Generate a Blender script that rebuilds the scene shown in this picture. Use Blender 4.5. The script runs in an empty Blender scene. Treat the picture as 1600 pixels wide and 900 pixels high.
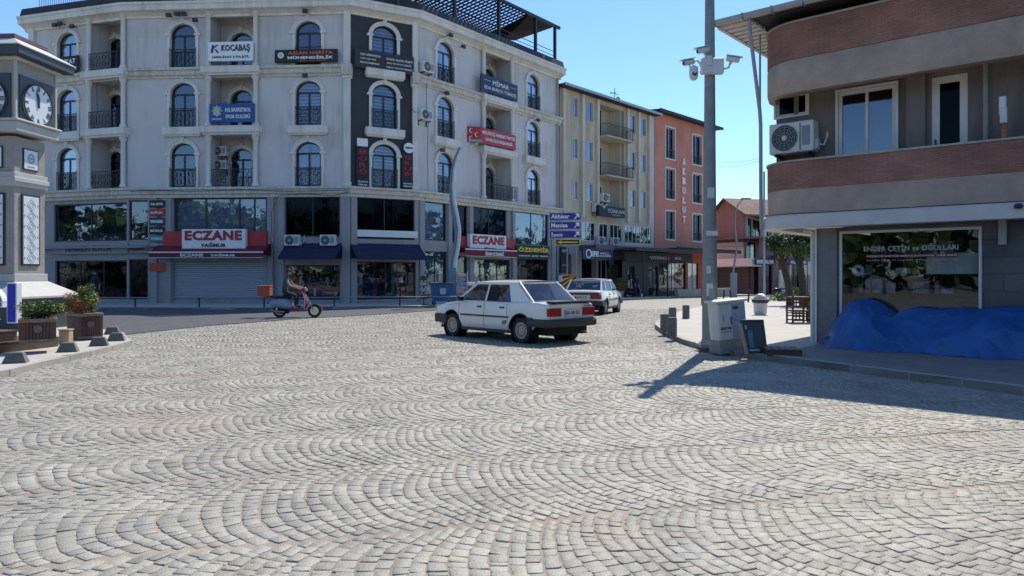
import bpy, math, random
import numpy as np
from mathutils import Matrix, Vector
random.seed(7); rng = np.random.default_rng(7)
S = bpy.context.scene
COL = S.collection
FP, HZ, CH = 1120.0, 428.0, 1.55          # focal length and horizon of the 1600 px wide photograph, eye height
# ---------------- camera, world, sun, exposure
cam_d = bpy.data.cameras.new('camera'); cam = bpy.data.objects.new('camera', cam_d); COL.objects.link(cam)
cam.location = (0, 0, CH); cam.rotation_euler = (math.radians(90), 0, 0)
cam_d.sensor_width = 36; cam_d.lens = 36 * FP / 1600; cam_d.shift_y = -(450 - HZ) / 1600
cam_d.clip_end = 3000; cam_d.clip_start = 0.1
S.camera = cam
SUN_EL, SUN_AZ = math.radians(52), math.radians(23.3)      # azimuth from +Y towards +X
w = bpy.data.worlds.new('World'); S.world = w; w.use_nodes = True
nt = w.node_tree; bg = nt.nodes['Background']
sky = nt.nodes.new('ShaderNodeTexSky'); sky.sky_type = 'NISHITA'; sky.sun_disc = False
sky.sun_elevation = SUN_EL; sky.sun_rotation = SUN_AZ; sky.altitude = 100; sky.air_density = 1.0; sky.dust_density = 0.1; sky.ozone_density = 3.0
tint = nt.nodes.new('ShaderNodeMix'); tint.data_type = 'RGBA'; tint.blend_type = 'MULTIPLY'; tint.inputs[0].default_value = 1; tint.inputs[7].default_value = (.80, .97, 1.14, 1)
nt.links.new(sky.outputs[0], tint.inputs[6]); nt.links.new(tint.outputs[2], bg.inputs[0]); bg.inputs[1].default_value = 0.125
sd = bpy.data.lights.new('sun', 'SUN'); sd.energy = 4.15; sd.angle = math.radians(0.53); sd.color = (1, .935, .83)
so = bpy.data.objects.new('sun', sd); COL.objects.link(so)
sdir = Vector((math.sin(SUN_AZ) * math.cos(SUN_EL), math.cos(SUN_AZ) * math.cos(SUN_EL), math.sin(SUN_EL)))
so.rotation_euler = sdir.to_track_quat('Z', 'Y').to_euler(); so.location = (0, 0, 60)
S.view_settings.view_transform = 'Standard'; S.view_settings.look = 'None'; S.view_settings.gamma = 1
S.view_settings.exposure = 0.5
S.cycles.max_bounces = 6; S.cycles.diffuse_bounces = 3; S.cycles.glossy_bounces = 3; S.cycles.transparent_max_bounces = 8
S.cycles.use_denoising = True

# ---------------- helpers
WM = {}
def gz(y):
    return -0.012 * min(max(0.0, y - 25), 65)
def frame(x, y, ang=0.0, z=0.0):
    return Matrix.Translation((x, y, z)) @ Matrix.Rotation(ang, 4, 'Z')
MATS = {}
def M(name): return MATS[name]
def mat(name, col, rough=.8, var=.12, scale=3.0, bump=0.0, bscale=40.0, metal=0.0, col2=None, spec=.5, streak=False, dirt=0.0):
    m = bpy.data.materials.new(name); m.use_nodes = True; n = m.node_tree; b = n.nodes['Principled BSDF']
    b.inputs['Roughness'].default_value = rough; b.inputs['Metallic'].default_value = metal
    b.inputs['Specular IOR Level'].default_value = spec
    if var > 0 or col2 is not None:
        tc = n.nodes.new('ShaderNodeTexCoord'); mp = n.nodes.new('ShaderNodeMapping')
        if streak: mp.inputs['Scale'].default_value = (1, 1, .15)
        n.links.new(tc.outputs['Object'], mp.inputs[0])
        no = n.nodes.new('ShaderNodeTexNoise'); no.inputs['Scale'].default_value = scale; no.inputs['Detail'].default_value = 6; no.inputs['Roughness'].default_value = .65
        n.links.new(mp.outputs[0], no.inputs[0])
        cr = n.nodes.new('ShaderNodeValToRGB')
        c2 = col2 if col2 is not None else tuple(min(1, c * (1 + var)) for c in col)
        c1 = tuple(c * (1 - var) for c in col) if col2 is None else col
        cr.color_ramp.elements[0].position = .3; cr.color_ramp.elements[1].position = .7
        cr.color_ramp.elements[0].color = (*c1, 1); cr.color_ramp.elements[1].color = (*c2, 1)
        n.links.new(no.outputs[0], cr.inputs[0]); last = cr.outputs[0]
        if streak:        # rain streaks and grime
            m3 = n.nodes.new('ShaderNodeMapping'); m3.inputs['Scale'].default_value = (1, 1, .07); n.links.new(tc.outputs['Object'], m3.inputs[0])
            n3 = n.nodes.new('ShaderNodeTexNoise'); n3.inputs['Scale'].default_value = 3.4; n3.inputs['Detail'].default_value = 8; n3.inputs['Roughness'].default_value = .7; n.links.new(m3.outputs[0], n3.inputs[0])
            n4 = n.nodes.new('ShaderNodeTexNoise'); n4.inputs['Scale'].default_value = .45; n4.inputs['Detail'].default_value = 5; n.links.new(tc.outputs['Object'], n4.inputs[0])
            ad = n.nodes.new('ShaderNodeMath'); ad.operation = 'ADD'; n.links.new(n3.outputs[0], ad.inputs[0]); n.links.new(n4.outputs[0], ad.inputs[1])
            c3 = n.nodes.new('ShaderNodeValToRGB'); c3.color_ramp.elements[0].position = .74; c3.color_ramp.elements[1].position = 1.0
            c3.color_ramp.elements[0].color = (.80, .775, .75, 1); c3.color_ramp.elements[1].color = (1, 1, 1, 1); n.links.new(ad.outputs[0], c3.inputs[0])
            mm = n.nodes.new('ShaderNodeMix'); mm.data_type = 'RGBA'; mm.blend_type = 'MULTIPLY'; mm.inputs[0].default_value = 1
            n.links.new(last, mm.inputs[6]); n.links.new(c3.outputs[0], mm.inputs[7]); last = mm.outputs[2]
        n.links.new(last, b.inputs['Base Color'])
    else: b.inputs['Base Color'].default_value = (*col, 1)
    if bump > 0:
        tc = n.nodes.new('ShaderNodeTexCoord'); no2 = n.nodes.new('ShaderNodeTexNoise'); no2.inputs['Scale'].default_value = bscale; no2.inputs['Detail'].default_value = 4
        n.links.new(tc.outputs['Object'], no2.inputs[0])
        bp = n.nodes.new('ShaderNodeBump'); bp.inputs['Strength'].default_value = bump; bp.inputs['Distance'].default_value = .02
        n.links.new(no2.outputs[0], bp.inputs['Height']); n.links.new(bp.outputs[0], b.inputs['Normal'])
    MATS[name] = m; return m
def glass(name, tint, refl=.25, rough=.02, opacity=.0):
    m = bpy.data.materials.new(name); m.use_nodes = True; n = m.node_tree; n.nodes.clear()
    out = n.nodes.new('ShaderNodeOutputMaterial'); mx = n.nodes.new('ShaderNodeMixShader')
    tr = n.nodes.new('ShaderNodeBsdfTransparent'); tr.inputs[0].default_value = (*tint, 1)
    gl = n.nodes.new('ShaderNodeBsdfGlossy'); gl.inputs['Roughness'].default_value = rough; gl.inputs[0].default_value = (.9, .93, 1, 1)
    fr = n.nodes.new('ShaderNodeLayerWeight'); fr.inputs[0].default_value = .25
    ad = n.nodes.new('ShaderNodeMath'); ad.operation = 'MULTIPLY_ADD'; ad.inputs[1].default_value = .3; ad.inputs[2].default_value = refl; ad.use_clamp = True
    tc = n.nodes.new('ShaderNodeTexCoord'); no = n.nodes.new('ShaderNodeTexNoise'); no.inputs['Scale'].default_value = 1.3
    bp = n.nodes.new('ShaderNodeBump'); bp.inputs['Strength'].default_value = .08; bp.inputs['Distance'].default_value = .05
    n.links.new(tc.outputs['Object'], no.inputs[0]); n.links.new(no.outputs[0], bp.inputs['Height']); n.links.new(bp.outputs[0], gl.inputs['Normal'])
    n.links.new(fr.outputs['Fresnel'], ad.inputs[0]); n.links.new(ad.outputs[0], mx.inputs[0])
    n.links.new(tr.outputs[0], mx.inputs[1]); n.links.new(gl.outputs[0], mx.inputs[2]); n.links.new(mx.outputs[0], out.inputs[0])
    MATS[name] = m
def brickmat(name, c1, c2, mortar, bw, bh, ms=.01, rough=.85, bump=.5):
    m = bpy.data.materials.new(name); m.use_nodes = True; n = m.node_tree; b = n.nodes['Principled BSDF']
    tc = n.nodes.new('ShaderNodeTexCoord'); sp = n.nodes.new('ShaderNodeSeparateXYZ'); cb = n.nodes.new('ShaderNodeCombineXYZ')
    ad = n.nodes.new('ShaderNodeMath'); ad.operation = 'ADD'
    n.links.new(tc.outputs['Object'], sp.inputs[0]); n.links.new(sp.outputs[0], ad.inputs[0]); n.links.new(sp.outputs[1], ad.inputs[1])
    n.links.new(ad.outputs[0], cb.inputs[0]); n.links.new(sp.outputs[2], cb.inputs[1])
    br = n.nodes.new('ShaderNodeTexBrick'); br.inputs['Scale'].default_value = 1; br.inputs['Brick Width'].default_value = bw; br.inputs['Row Height'].default_value = bh
    br.inputs['Mortar Size'].default_value = ms; br.inputs['Color1'].default_value = (*c1, 1); br.inputs['Color2'].default_value = (*c2, 1); br.inputs['Mortar'].default_value = (*mortar, 1)
    n.links.new(cb.outputs[0], br.inputs[0])
    no = n.nodes.new('ShaderNodeTexNoise'); no.inputs['Scale'].default_value = 1.5; no.inputs['Detail'].default_value = 5
    n.links.new(tc.outputs['Object'], no.inputs[0])
    mx = n.nodes.new('ShaderNodeMix'); mx.data_type = 'RGBA'; mx.blend_type = 'MULTIPLY'; mx.inputs[0].default_value = .7
    cr = n.nodes.new('ShaderNodeValToRGB'); cr.color_ramp.elements[0].color = (.62, .62, .62, 1); cr.color_ramp.elements[1].color = (1.2, 1.2, 1.2, 1); cr.color_ramp.elements[0].position = .35; cr.color_ramp.elements[1].position = .68
    n.links.new(no.outputs[0], cr.inputs[0]); n.links.new(br.outputs[0], mx.inputs[6]); n.links.new(cr.outputs[0], mx.inputs[7]); n.links.new(mx.outputs[2], b.inputs['Base Color'])
    bp = n.nodes.new('ShaderNodeBump'); bp.inputs['Strength'].default_value = bump; bp.inputs['Distance'].default_value = .01; bp.invert = True
    n.links.new(br.outputs['Fac'], bp.inputs['Height']); n.links.new(bp.outputs[0], b.inputs['Normal']); b.inputs['Roughness'].default_value = rough
    MATS[name] = m
def stripemat(name, c1, c2, period, duty=.5, rough=.7, axis=2, curtain=0):
    m = bpy.data.materials.new(name); m.use_nodes = True; n = m.node_tree; b = n.nodes['Principled BSDF']; b.inputs['Roughness'].default_value = rough
    tc = n.nodes.new('ShaderNodeTexCoord'); sp = n.nodes.new('ShaderNodeSeparateXYZ'); n.links.new(tc.outputs['Object'], sp.inputs[0])
    dv = n.nodes.new('ShaderNodeMath'); dv.operation = 'DIVIDE'; dv.inputs[1].default_value = period; n.links.new(sp.outputs[axis], dv.inputs[0])
    fr = n.nodes.new('ShaderNodeMath'); fr.operation = 'FRACT'; n.links.new(dv.outputs[0], fr.inputs[0])
    gt = n.nodes.new('ShaderNodeMath'); gt.operation = 'GREATER_THAN'; gt.inputs[1].default_value = duty; n.links.new(fr.outputs[0], gt.inputs[0])
    mx = n.nodes.new('ShaderNodeMix'); mx.data_type = 'RGBA'; mx.inputs[6].default_value = (*c1, 1); mx.inputs[7].default_value = (*c2, 1)
    n.links.new(gt.outputs[0], mx.inputs[0]); n.links.new(mx.outputs[2], b.inputs['Base Color'])
    MATS[name] = m

class MB:
    def __init__(s): s.v = []; s.f = []; s.m = []; s.mats = []
    def mi(s, m):
        if m not in s.mats: s.mats.append(m)
        return s.mats.index(m)
    def add(s, vs, fs, m):
        o = len(s.v); s.v += [tuple(p) for p in vs]; k = s.mi(m)
        for f in fs: s.f.append([i + o for i in f]); s.m.append(k)
        return s
    def box(s, x0, x1, y0, y1, z0, z1, m):
        if x0 > x1: x0, x1 = x1, x0
        if y0 > y1: y0, y1 = y1, y0
        if z0 > z1: z0, z1 = z1, z0
        return s.add([(x0,y0,z0),(x1,y0,z0),(x1,y1,z0),(x0,y1,z0),(x0,y0,z1),(x1,y0,z1),(x1,y1,z1),(x0,y1,z1)],
              [(0,3,2,1),(4,5,6,7),(0,1,5,4),(1,2,6,5),(2,3,7,6),(3,0,4,7)], m)
    def bbox(s, x0, x1, y0, y1, z0, z1, m, c=.01):      # box with chamfered edges on all 12 edges
        X = (x0, x1); Y = (y0, y1); Z = (z0, z1); vs = []; idx = {}
        for i in (0,1):
            for j in (0,1):
                for k in (0,1):
                    sx = 1 - 2*i; sy = 1 - 2*j; sz = 1 - 2*k
                    for a in range(3):
                        idx[(i,j,k,a)] = len(vs)
                        d = [sx*c, sy*c, sz*c]; d[a] = 0
                        vs.append((X[i]+d[0], Y[j]+d[1], Z[k]+d[2]))
        fs = []
        q = [(0,0),(1,0),(1,1),(0,1)]
        for a in range(3):
            for e in (0,1):
                f = []
                for (p, r) in q:
                    t = [0,0,0]; t[a] = e; t[(a+1)%3] = p; t[(a+2)%3] = r; f.append(idx[(*t, a)])
                fs.append(f if e else f[::-1])
        for a in range(3):           # edges parallel to axis a
            b1, b2 = (a+1)%3, (a+2)%3
            for (p, r) in q:
                t0 = [0,0,0]; t0[b1] = p; t0[b2] = r; t1 = list(t0); t1[a] = 1
                f = [idx[(*t0, b1)], idx[(*t1, b1)], idx[(*t1, b2)], idx[(*t0, b2)]]
                fs.append(f if (p + r) % 2 == 1 else f[::-1])
        for i in (0,1):
            for j in (0,1):
                for k in (0,1):
                    f = [idx[(i,j,k,0)], idx[(i,j,k,1)], idx[(i,j,k,2)]]
                    fs.append(f if (i+j+k) % 2 == 1 else f[::-1])
        return s.add(vs, fs, m)
    def cyl(s, p, q, r, m, n=10, r2=None, cap=True):
        p = Vector(p); q = Vector(q); r2 = r if r2 is None else r2
        d = (q - p).normalized(); a = d.orthogonal().normalized(); b = d.cross(a)
        vs = []
        for c, rr in ((p, r), (q, r2)):
            for i in range(n):
                t = 2*math.pi*i/n; vs.append(c + a*rr*math.cos(t) + b*rr*math.sin(t))
        fs = [(i, (i+1)%n, n+(i+1)%n, n+i) for i in range(n)]
        if cap: fs += [tuple(range(n))[::-1], tuple(range(n, 2*n))]
        return s.add(vs, fs, m)
    def tube(s, pts, r, m, n=8):
        pts = [Vector(p) for p in pts]; rs = r if isinstance(r, (list, tuple)) else [r]*len(pts)
        vs = []; a = None
        for i, p in enumerate(pts):
            d = (pts[min(i+1, len(pts)-1)] - pts[max(i-1, 0)]).normalized()
            a = d.orthogonal().normalized() if a is None else (a - d*a.dot(d)).normalized()
            b = d.cross(a)
            for k in range(n):
                t = 2*math.pi*k/n; vs.append(p + a*rs[i]*math.cos(t) + b*rs[i]*math.sin(t))
        fs = []
        for i in range(len(pts)-1):
            for k in range(n): fs.append((i*n+k, i*n+(k+1)%n, (i+1)*n+(k+1)%n, (i+1)*n+k))
        fs += [tuple(range(n))[::-1], tuple((len(pts)-1)*n + k for k in range(n))]
        return s.add(vs, fs, m)
    def lathe(s, prof, m, n=16, c=(0,0,0), axis='Z', cap=True):
        vs = []
        for r, h in prof:
            for k in range(n):
                t = 2*math.pi*k/n
                p = (r*math.cos(t), r*math.sin(t), h)
                if axis == 'Y': p = (r*math.cos(t), h, r*math.sin(t))
                if axis == 'X': p = (h, r*math.cos(t), r*math.sin(t))
                vs.append((p[0]+c[0], p[1]+c[1], p[2]+c[2]))
        fs = [(i*n+k, i*n+(k+1)%n, (i+1)*n+(k+1)%n, (i+1)*n+k) for i in range(len(prof)-1) for k in range(n)]
        if cap and prof[0] != prof[-1]: fs += [tuple(range(n))[::-1], tuple((len(prof)-1)*n+k for k in range(n))]
        return s.add(vs, fs, m)
    def prism(s, poly, y0, y1, m):            # poly in (x, z), extruded along y
        n = len(poly)
        vs = [(x, y0, z) for x, z in poly] + [(x, y1, z) for x, z in poly]
        fs = [tuple(range(n)), tuple(range(2*n-1, n-1, -1))] + [(i, n+i, n+(i+1)%n, (i+1)%n) for i in range(n)]
        return s.add(vs, fs, m)
    def vprism(s, poly, z0, z1, m):           # poly in (x, y), extruded up
        n = len(poly)
        vs = [(x, y, z0) for x, y in poly] + [(x, y, z1) for x, y in poly]
        fs = [tuple(range(n-1, -1, -1)), tuple(range(n, 2*n))] + [(i, (i+1)%n, n+(i+1)%n, n+i) for i in range(n)]
        return s.add(vs, fs, m)
    def ball(s, c, r, m, nu=12, nv=8):
        rx, ry, rz = r if isinstance(r, (tuple, list)) else (r, r, r)
        vs = [(c[0], c[1], c[2]-rz)]
        for j in range(1, nv):
            ph = math.pi*j/nv
            for i in range(nu):
                t = 2*math.pi*i/nu; vs.append((c[0]+rx*math.sin(ph)*math.cos(t), c[1]+ry*math.sin(ph)*math.sin(t), c[2]-rz*math.cos(ph)))
        vs.append((c[0], c[1], c[2]+rz)); L = len(vs)-1
        fs = [(0, 1+(i+1)%nu, 1+i) for i in range(nu)]
        for j in range(nv-2):
            for i in range(nu): fs.append((1+j*nu+i, 1+j*nu+(i+1)%nu, 1+(j+1)*nu+(i+1)%nu, 1+(j+1)*nu+i))
        fs += [(L, 1+(nv-2)*nu+i, 1+(nv-2)*nu+(i+1)%nu) for i in range(nu)]
        return s.add(vs, fs, m)
    def xf(s, mtx, start=0):
        for i in range(start, len(s.v)): s.v[i] = tuple(mtx @ Vector(s.v[i]))
        return s
    def text(s, txt, x0, x1, z0, z1, y, m, bold=.0, th=.012, fill=True):
        vs, fs = text_data(txt, bold, th)
        xs = [p[0] for p in vs]; zs = [p[1] for p in vs]
        ax, bx, az, bz = min(xs), max(xs), min(zs), max(zs)
        kx = (x1-x0)/max(1e-6, bx-ax); kz = (z1-z0)/max(1e-6, bz-az)
        if not fill: kx = min(kx, kz)
        return s.add([(x0+(p[0]-ax)*kx, y-p[2]-th, z0+(p[1]-az)*kz) for p in vs], fs, m)
TC = {}
def text_data(txt, bold, th):
    k = (txt, bold, th)
    if k not in TC:
        cu = bpy.data.curves.new('t', 'FONT'); cu.body = txt; cu.offset = bold; cu.extrude = th; cu.resolution_u = 2; cu.space_character = 1.0 + bold*2
        cu.align_x = 'CENTER'
        ob = bpy.data.objects.new('t', cu); COL.objects.link(ob)
        dg = bpy.context.evaluated_depsgraph_get(); me = ob.evaluated_get(dg).to_mesh()
        TC[k] = ([tuple(v.co) for v in me.vertices], [tuple(p.vertices) for p in me.polygons])
        ob.evaluated_get(dg).to_mesh_clear(); bpy.data.objects.remove(ob); bpy.data.curves.remove(cu)
    return TC[k]
def setprops(o, label=None, cat=None, group=None, kind=None):
    if label: o['label'] = label
    if cat: o['category'] = cat
    if group: o['group'] = group
    if kind: o['kind'] = kind
    return o
def place(o, mtx, parent=None):
    COL.objects.link(o); WM[o.name] = mtx.copy()
    if parent is not None:
        o.parent = parent; o.matrix_basis = WM[parent.name].inverted() @ mtx
    else: o.matrix_basis = mtx
    return o
def root(name, F, label, cat, group=None):
    o = bpy.data.objects.new(name, None); o.empty_display_size = .3
    place(o, F); return setprops(o, label, cat, group)
MC = {}
def to_mesh(name, mb, smooth=None):
    me = bpy.data.meshes.new(name)
    v = np.array(mb.v, dtype=float)
    lo, hi = v.min(0), v.max(0); c = np.array([(lo[0]+hi[0])/2, (lo[1]+hi[1])/2, lo[2]])
    me.from_pydata((v - c).tolist(), [], mb.f)
    for m in mb.mats: me.materials.append(M(m))
    me.polygons.foreach_set('material_index', mb.m)
    if smooth is not None:
        me.polygons.foreach_set('use_smooth', [True]*len(me.polygons))
        me.set_sharp_from_angle(angle=math.radians(smooth))
    me.update(); return me, Vector(c)
def add(name, mb, F, parent=None, label=None, cat=None, group=None, kind=None, smooth=None, key=None):
    if key is not None and key in MC: me, c = MC[key]
    else:
        if callable(mb): mb = mb()
        me, c = to_mesh(name, mb, smooth)
        if key is not None: MC[key] = (me, c)
    o = bpy.data.objects.new(name, me); place(o, F @ Matrix.Translation(c), parent)
    return setprops(o, label, cat, group, kind)
class Fr:                                          # a facade: local x along it (left to right), local y into it
    def __init__(s, p0, p1=None, ang=None, L=None):
        s.p = p0
        if p1 is not None:
            s.u = (p1[0]-p0[0], p1[1]-p0[1]); s.L = math.hypot(*s.u); s.u = (s.u[0]/s.L, s.u[1]/s.L)
        else: s.u = (math.cos(ang), math.sin(ang)); s.L = L
        s.n = (-s.u[1], s.u[0]); s.ang = math.atan2(s.u[1], s.u[0]); s.F = frame(p0[0], p0[1], s.ang)
    def s(s, px, off=0): raise NotImplementedError
    def S(s, px, off=0):
        k = (px-800)/FP; ax, ay = s.p[0]+off*s.n[0], s.p[1]+off*s.n[1]
        return (k*ay-ax)/(s.u[0]-k*s.u[1])
    def Y(s, px, off=0): return s.p[1] + off*s.n[1] + s.S(px, off)*s.u[1]
    def Z(s, px, py, off=0): return CH + (HZ-py)/FP*s.Y(px, off)
    def rect(s, x0, x1, y0, y1, off=0):
        m = (x0+x1)/2; return s.S(x0, off), s.S(x1, off), s.Z(m, y1, off), s.Z(m, y0, off)
    def at(s, x, off=0, z=0, rot=0): return s.F @ Matrix.Translation((x, off, z)) @ Matrix.Rotation(rot, 4, 'Z')
def pt(px, d): return ((px-800)/FP*d, d)
def G(px, py, z=0):
    d = 20.0
    for _ in range(30): d = FP*(CH-z-gz(d))/(py-HZ)
    return ((px-800)/FP*d, d)

# ---------------- materials
mat('plaster', (.58,.54,.525), .9, .07, .6, .15, 60, streak=True)
mat('trim', (.68,.635,.57), .85, .12, 2.5, .4, 25, streak=True)
mat('ledge', (.58,.53,.45), .9, .22, 5, .9, 14, streak=True)
mat('panel_dark', (.035,.036,.042), .7, .15, 1.2)
mat('frame_dark', (.018,.02,.026), .45, 0)
mat('frame_white', (.62,.60,.56), .5, .06, 4)
mat('iron', (.015,.015,.018), .5, 0)
mat('interior', (.03,.035,.042), .9, .5, 1.3)
mat('interior_warm', (.06,.055,.05), .9, .6, 2.5)
mat('curtain', (.42,.43,.46), .9, .12, 4)
mat('curtain_dark', (.07,.07,.085), .9, .3, 3)
stripemat('zebra', (.55,.56,.58), (.16,.18,.21), .19)
stripemat('shutter', (.42,.45,.49), (.25,.27,.30), .11, .62, .5)
stripemat('shutter_dark', (.10,.09,.10), (.05,.045,.05), .14, .6, .6)
glass('glass', (.72,.77,.84), .09)
glass('glass_dark', (.34,.36,.40), .0, .04)
glass('glass_shop', (.8,.84,.86), .03)
glass('glass_car', (.16,.18,.2), .10, .02)
mat('roof_dark', (.03,.028,.032), .7, .2, 2)
mat('grey_wall', (.34,.32,.31), .85, .1, 1, .2, 40, streak=True)
mat('white_paint', (.72,.72,.70), .6, .05, 3)
mat('band_grey', (.33,.32,.33), .8, .1, 2)
mat('red_sign', (.42,.02,.03), .45, .1, 2)
mat('red_text', (.36,.012,.03), .5, 0)
mat('maroon', (.16,.015,.028), .8, .15, 3)
mat('navy', (.018,.02,.06), .85, .15, 3)
mat('navy_sign', (.012,.03,.085), .5, .1, 2)
mat('blue_sign', (.015,.07,.25), .5, .1, 2)
mat('road_blue', (.012,.018,.22), .4, 0)
mat('white_text', (.78,.78,.76), .5, 0)
mat('grey_text', (.40,.42,.44), .5, 0)
mat('black_text', (.012,.012,.014), .5, 0)
mat('orange_text', (.75,.12,.03), .5, 0)
mat('yellow_text', (.75,.52,.03), .5, 0)
mat('teal', (.06,.22,.25), .5, .4, 2)
mat('black_sign', (.014,.015,.02), .6, .2, 2)
mat('plum', (.15,.07,.10), .6, .1, 3)
mat('ac_white', (.60,.60,.57), .5, .06, 4)
mat('ac_dark', (.03,.03,.035), .6, 0)
mat('steel', (.33,.34,.35), .45, .1, 6, metal=.7)
mat('galv', (.22,.23,.225), .55, .18, 3, .1, 20)
mat('grey_paint', (.22,.24,.26), .5, .1, 3)
mat('concrete', (.30,.285,.26), .9, .18, 3, .4, 30)
mat('concrete_band', (.47,.36,.28), .9, 0, 1.2, .3, 30, col2=(.28,.215,.17))
mat('dark_plaster', (.26,.215,.19), .9, 0, 1.3, .3, 30, col2=(.11,.095,.088), streak=True)
mat('canopy_white', (.55,.52,.49), .7, .10, 2)
mat('tile_dark', (.16,.165,.17), .6, .12, 6)
brickmat('brick', (.35,.165,.115), (.29,.135,.095), (.22,.12,.09), .21, .045, .006)
brickmat('slate', (.15,.125,.12), (.105,.105,.11), (.07,.065,.065), .62, .31, .006)
brickmat('rooftile', (.27,.16,.12), (.20,.12,.09), (.10,.05,.04), .25, .3, .03)
mat('beige_old', (.62,.53,.41), .9, 0, .8, .3, 30, col2=(.43,.35,.26), streak=True)
mat('beige_fin', (.62,.54,.43), .9, .12, 2, streak=True)
mat('orange_wall', (.58,.225,.155), .85, .08, .7, .15, 40, streak=True)
mat('orange_dark', (.50,.10,.05), .8, .1, 1)
mat('pink_wall', (.25,.155,.145), .9, .2, 1, streak=True)
mat('pink_pale', (.55,.46,.42), .9, .1, 1, streak=True)
mat('awning_dark', (.028,.03,.036), .8, .2, 3)
mat('awning_cream', (.55,.53,.47), .8, .1, 3)
mat('pavement', (.41,.385,.34), .85, .12, 1.2, .3, 20, col2=None)
mat('kerb', (.36,.33,.29), .85, .15, 3, .4, 25)
mat('shadow_paint', (.062,.065,.072), .9, .2, 1.5, .4, 60)  # flat dark tone of the painted shadow band
mat('tarp', (.014,.095,.30), .42, .25, 2.0, .2, 9)
mat('wood_dark', (.10,.052,.038), .7, .35, 6, .3, 20, streak=True)
mat('wood_mid', (.21,.145,.10), .75, .3, 5, .3, 20)
mat('wood_pale', (.42,.31,.19), .8, .2, 5)
mat('leaf_green', (.085,.15,.03), .6, .4, 9)
mat('leaf_lime', (.17,.20,.03), .6, .4, 9)
mat('leaf_rust', (.26,.11,.035), .6, .4, 9)
mat('leaf_dark', (.03,.06,.018), .6, .4, 9)
mat('bark', (.06,.048,.036), .9, .3, 8)
mat('soil', (.05,.035,.025), .95, .3, 8)
mat('tower_wall', (.33,.30,.265), .85, .12, 6, .2, 50)
mat('tower_pale', (.46,.45,.42), .8, .08, 4)
mat('tower_roof', (.50,.48,.44), .6, .08, 3)
mat('kiosk_dark', (.055,.065,.06), .6, .1, 3)
mat('clock_frame', (.05,.06,.07), .5, .1, 3)
mat('clock_white', (.70,.72,.72), .4, .04, 4)
mat('letter_blue', (.015,.025,.48), .35, 0)
mat('car_white', (.74,.72,.655), .28, .04, 2)
mat('car_grey', (.42,.43,.43), .3, .05, 3)
mat('bumper', (.038,.033,.040), .6, .15, 5)
mat('rubber', (.018,.018,.018), .8, .15, 8)
mat('rim', (.36,.36,.37), .35, .1, 8, metal=.6)
mat('tail_red', (.32,.012,.014), .2, .2, 30)
mat('black_gloss', (.012,.012,.014), .3, 0)
mat('underbody', (.012,.012,.012), .9, 0)
mat('scooter_red', (.26,.012,.035), .25, .05, 3)
mat('chrome', (.5,.5,.5), .2, 0, metal=1)
mat('seat_blue', (.25,.33,.42), .5, .1, 4)
mat('orange_box', (.34,.085,.04), .7, .2, 6)
mat('skin', (.36,.20,.14), .6, .05, 6)
mat('hair', (.012,.01,.009), .7, 0)
mat('shirt_teal', (.035,.075,.095), .85, .15, 6)
mat('trousers', (.02,.022,.028), .85, .15, 6)
mat('jeans', (.04,.06,.12), .85, .15, 6)
mat('dumpster_blue', (.015,.09,.24), .5, .15, 3)
mat('lamp_blue', (.12,.20,.27), .4, .1, 3)
mat('lamp_white', (.55,.57,.58), .4, .1, 3)
mat('cabinet', (.62,.61,.56), .7, .14, 5, .1, 30, streak=True)
mat('cabinet_side', (.33,.37,.43), .7, .15, 4)
mat('bin_white', (.55,.55,.52), .6, .1, 4)
mat('basalt', (.13,.13,.12), .85, .2, 6, .3, 30)
mat('post_red', (.30,.02,.03), .5, .1, 4)
mat('plate', (.6,.6,.6), .4, 0)

for n_ in ('car_white', 'scooter_red'):
    b_ = MATS[n_].node_tree.nodes['Principled BSDF']; b_.inputs['Coat Weight'].default_value = .8; b_.inputs['Coat Roughness'].default_value = .04
brickmat('slabs', (.24,.225,.20), (.20,.19,.17), (.12,.115,.10), .4, .4, .008)
mat('shop_shade_paint', (.215,.20,.18), .85, .15, 1.4, .3, 20)  # darker pavement tone with the shade painted in
# ---------------- ground and paving
def warp(x, y):
    x, y = x + .018*np.sin(5.3*y+2.1*x) + .012*np.sin(9.1*x-4.0*y), y + .020*np.sin(4.7*x-1.9*y) + .012*np.sin(8.3*y+5.1*x)
    return x + .20*np.sin(.42*y + .5) + .08*np.sin(1.1*x + .7*y), y + .26*np.sin(.33*x + 1.2) + .05*np.sin(.9*x - .6*y)
def stone_colour_nodes(n, b, facattr=True):
    geo = n.nodes.new('ShaderNodeNewGeometry')
    def noise(sc, det=5, src=None):
        q = n.nodes.new('ShaderNodeTexNoise'); q.inputs['Scale'].default_value = sc; q.inputs['Detail'].default_value = det
        n.links.new(geo.outputs['Position'], q.inputs[0]); return q
    def mix(a, bb, f, mode='MIX'):
        q = n.nodes.new('ShaderNodeMix'); q.data_type = 'RGBA'; q.blend_type = mode
        for s_, v in ((6, a), (7, bb)):
            if isinstance(v, tuple): q.inputs[s_].default_value = (*v, 1)
            else: n.links.new(v, q.inputs[s_])
        if isinstance(f, float): q.inputs[0].default_value = f
        else: n.links.new(f, q.inputs[0])
        return q.outputs[2]
    def ramp(src, stops):
        q = n.nodes.new('ShaderNodeValToRGB')
        while len(q.color_ramp.elements) < len(stops): q.color_ramp.elements.new(.5)
        for e, (p, c) in zip(q.color_ramp.elements, stops): e.position = p; e.color = (*c, 1)
        n.links.new(src, q.inputs[0]); return q.outputs[0]
    return geo, noise, mix, ramp
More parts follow.
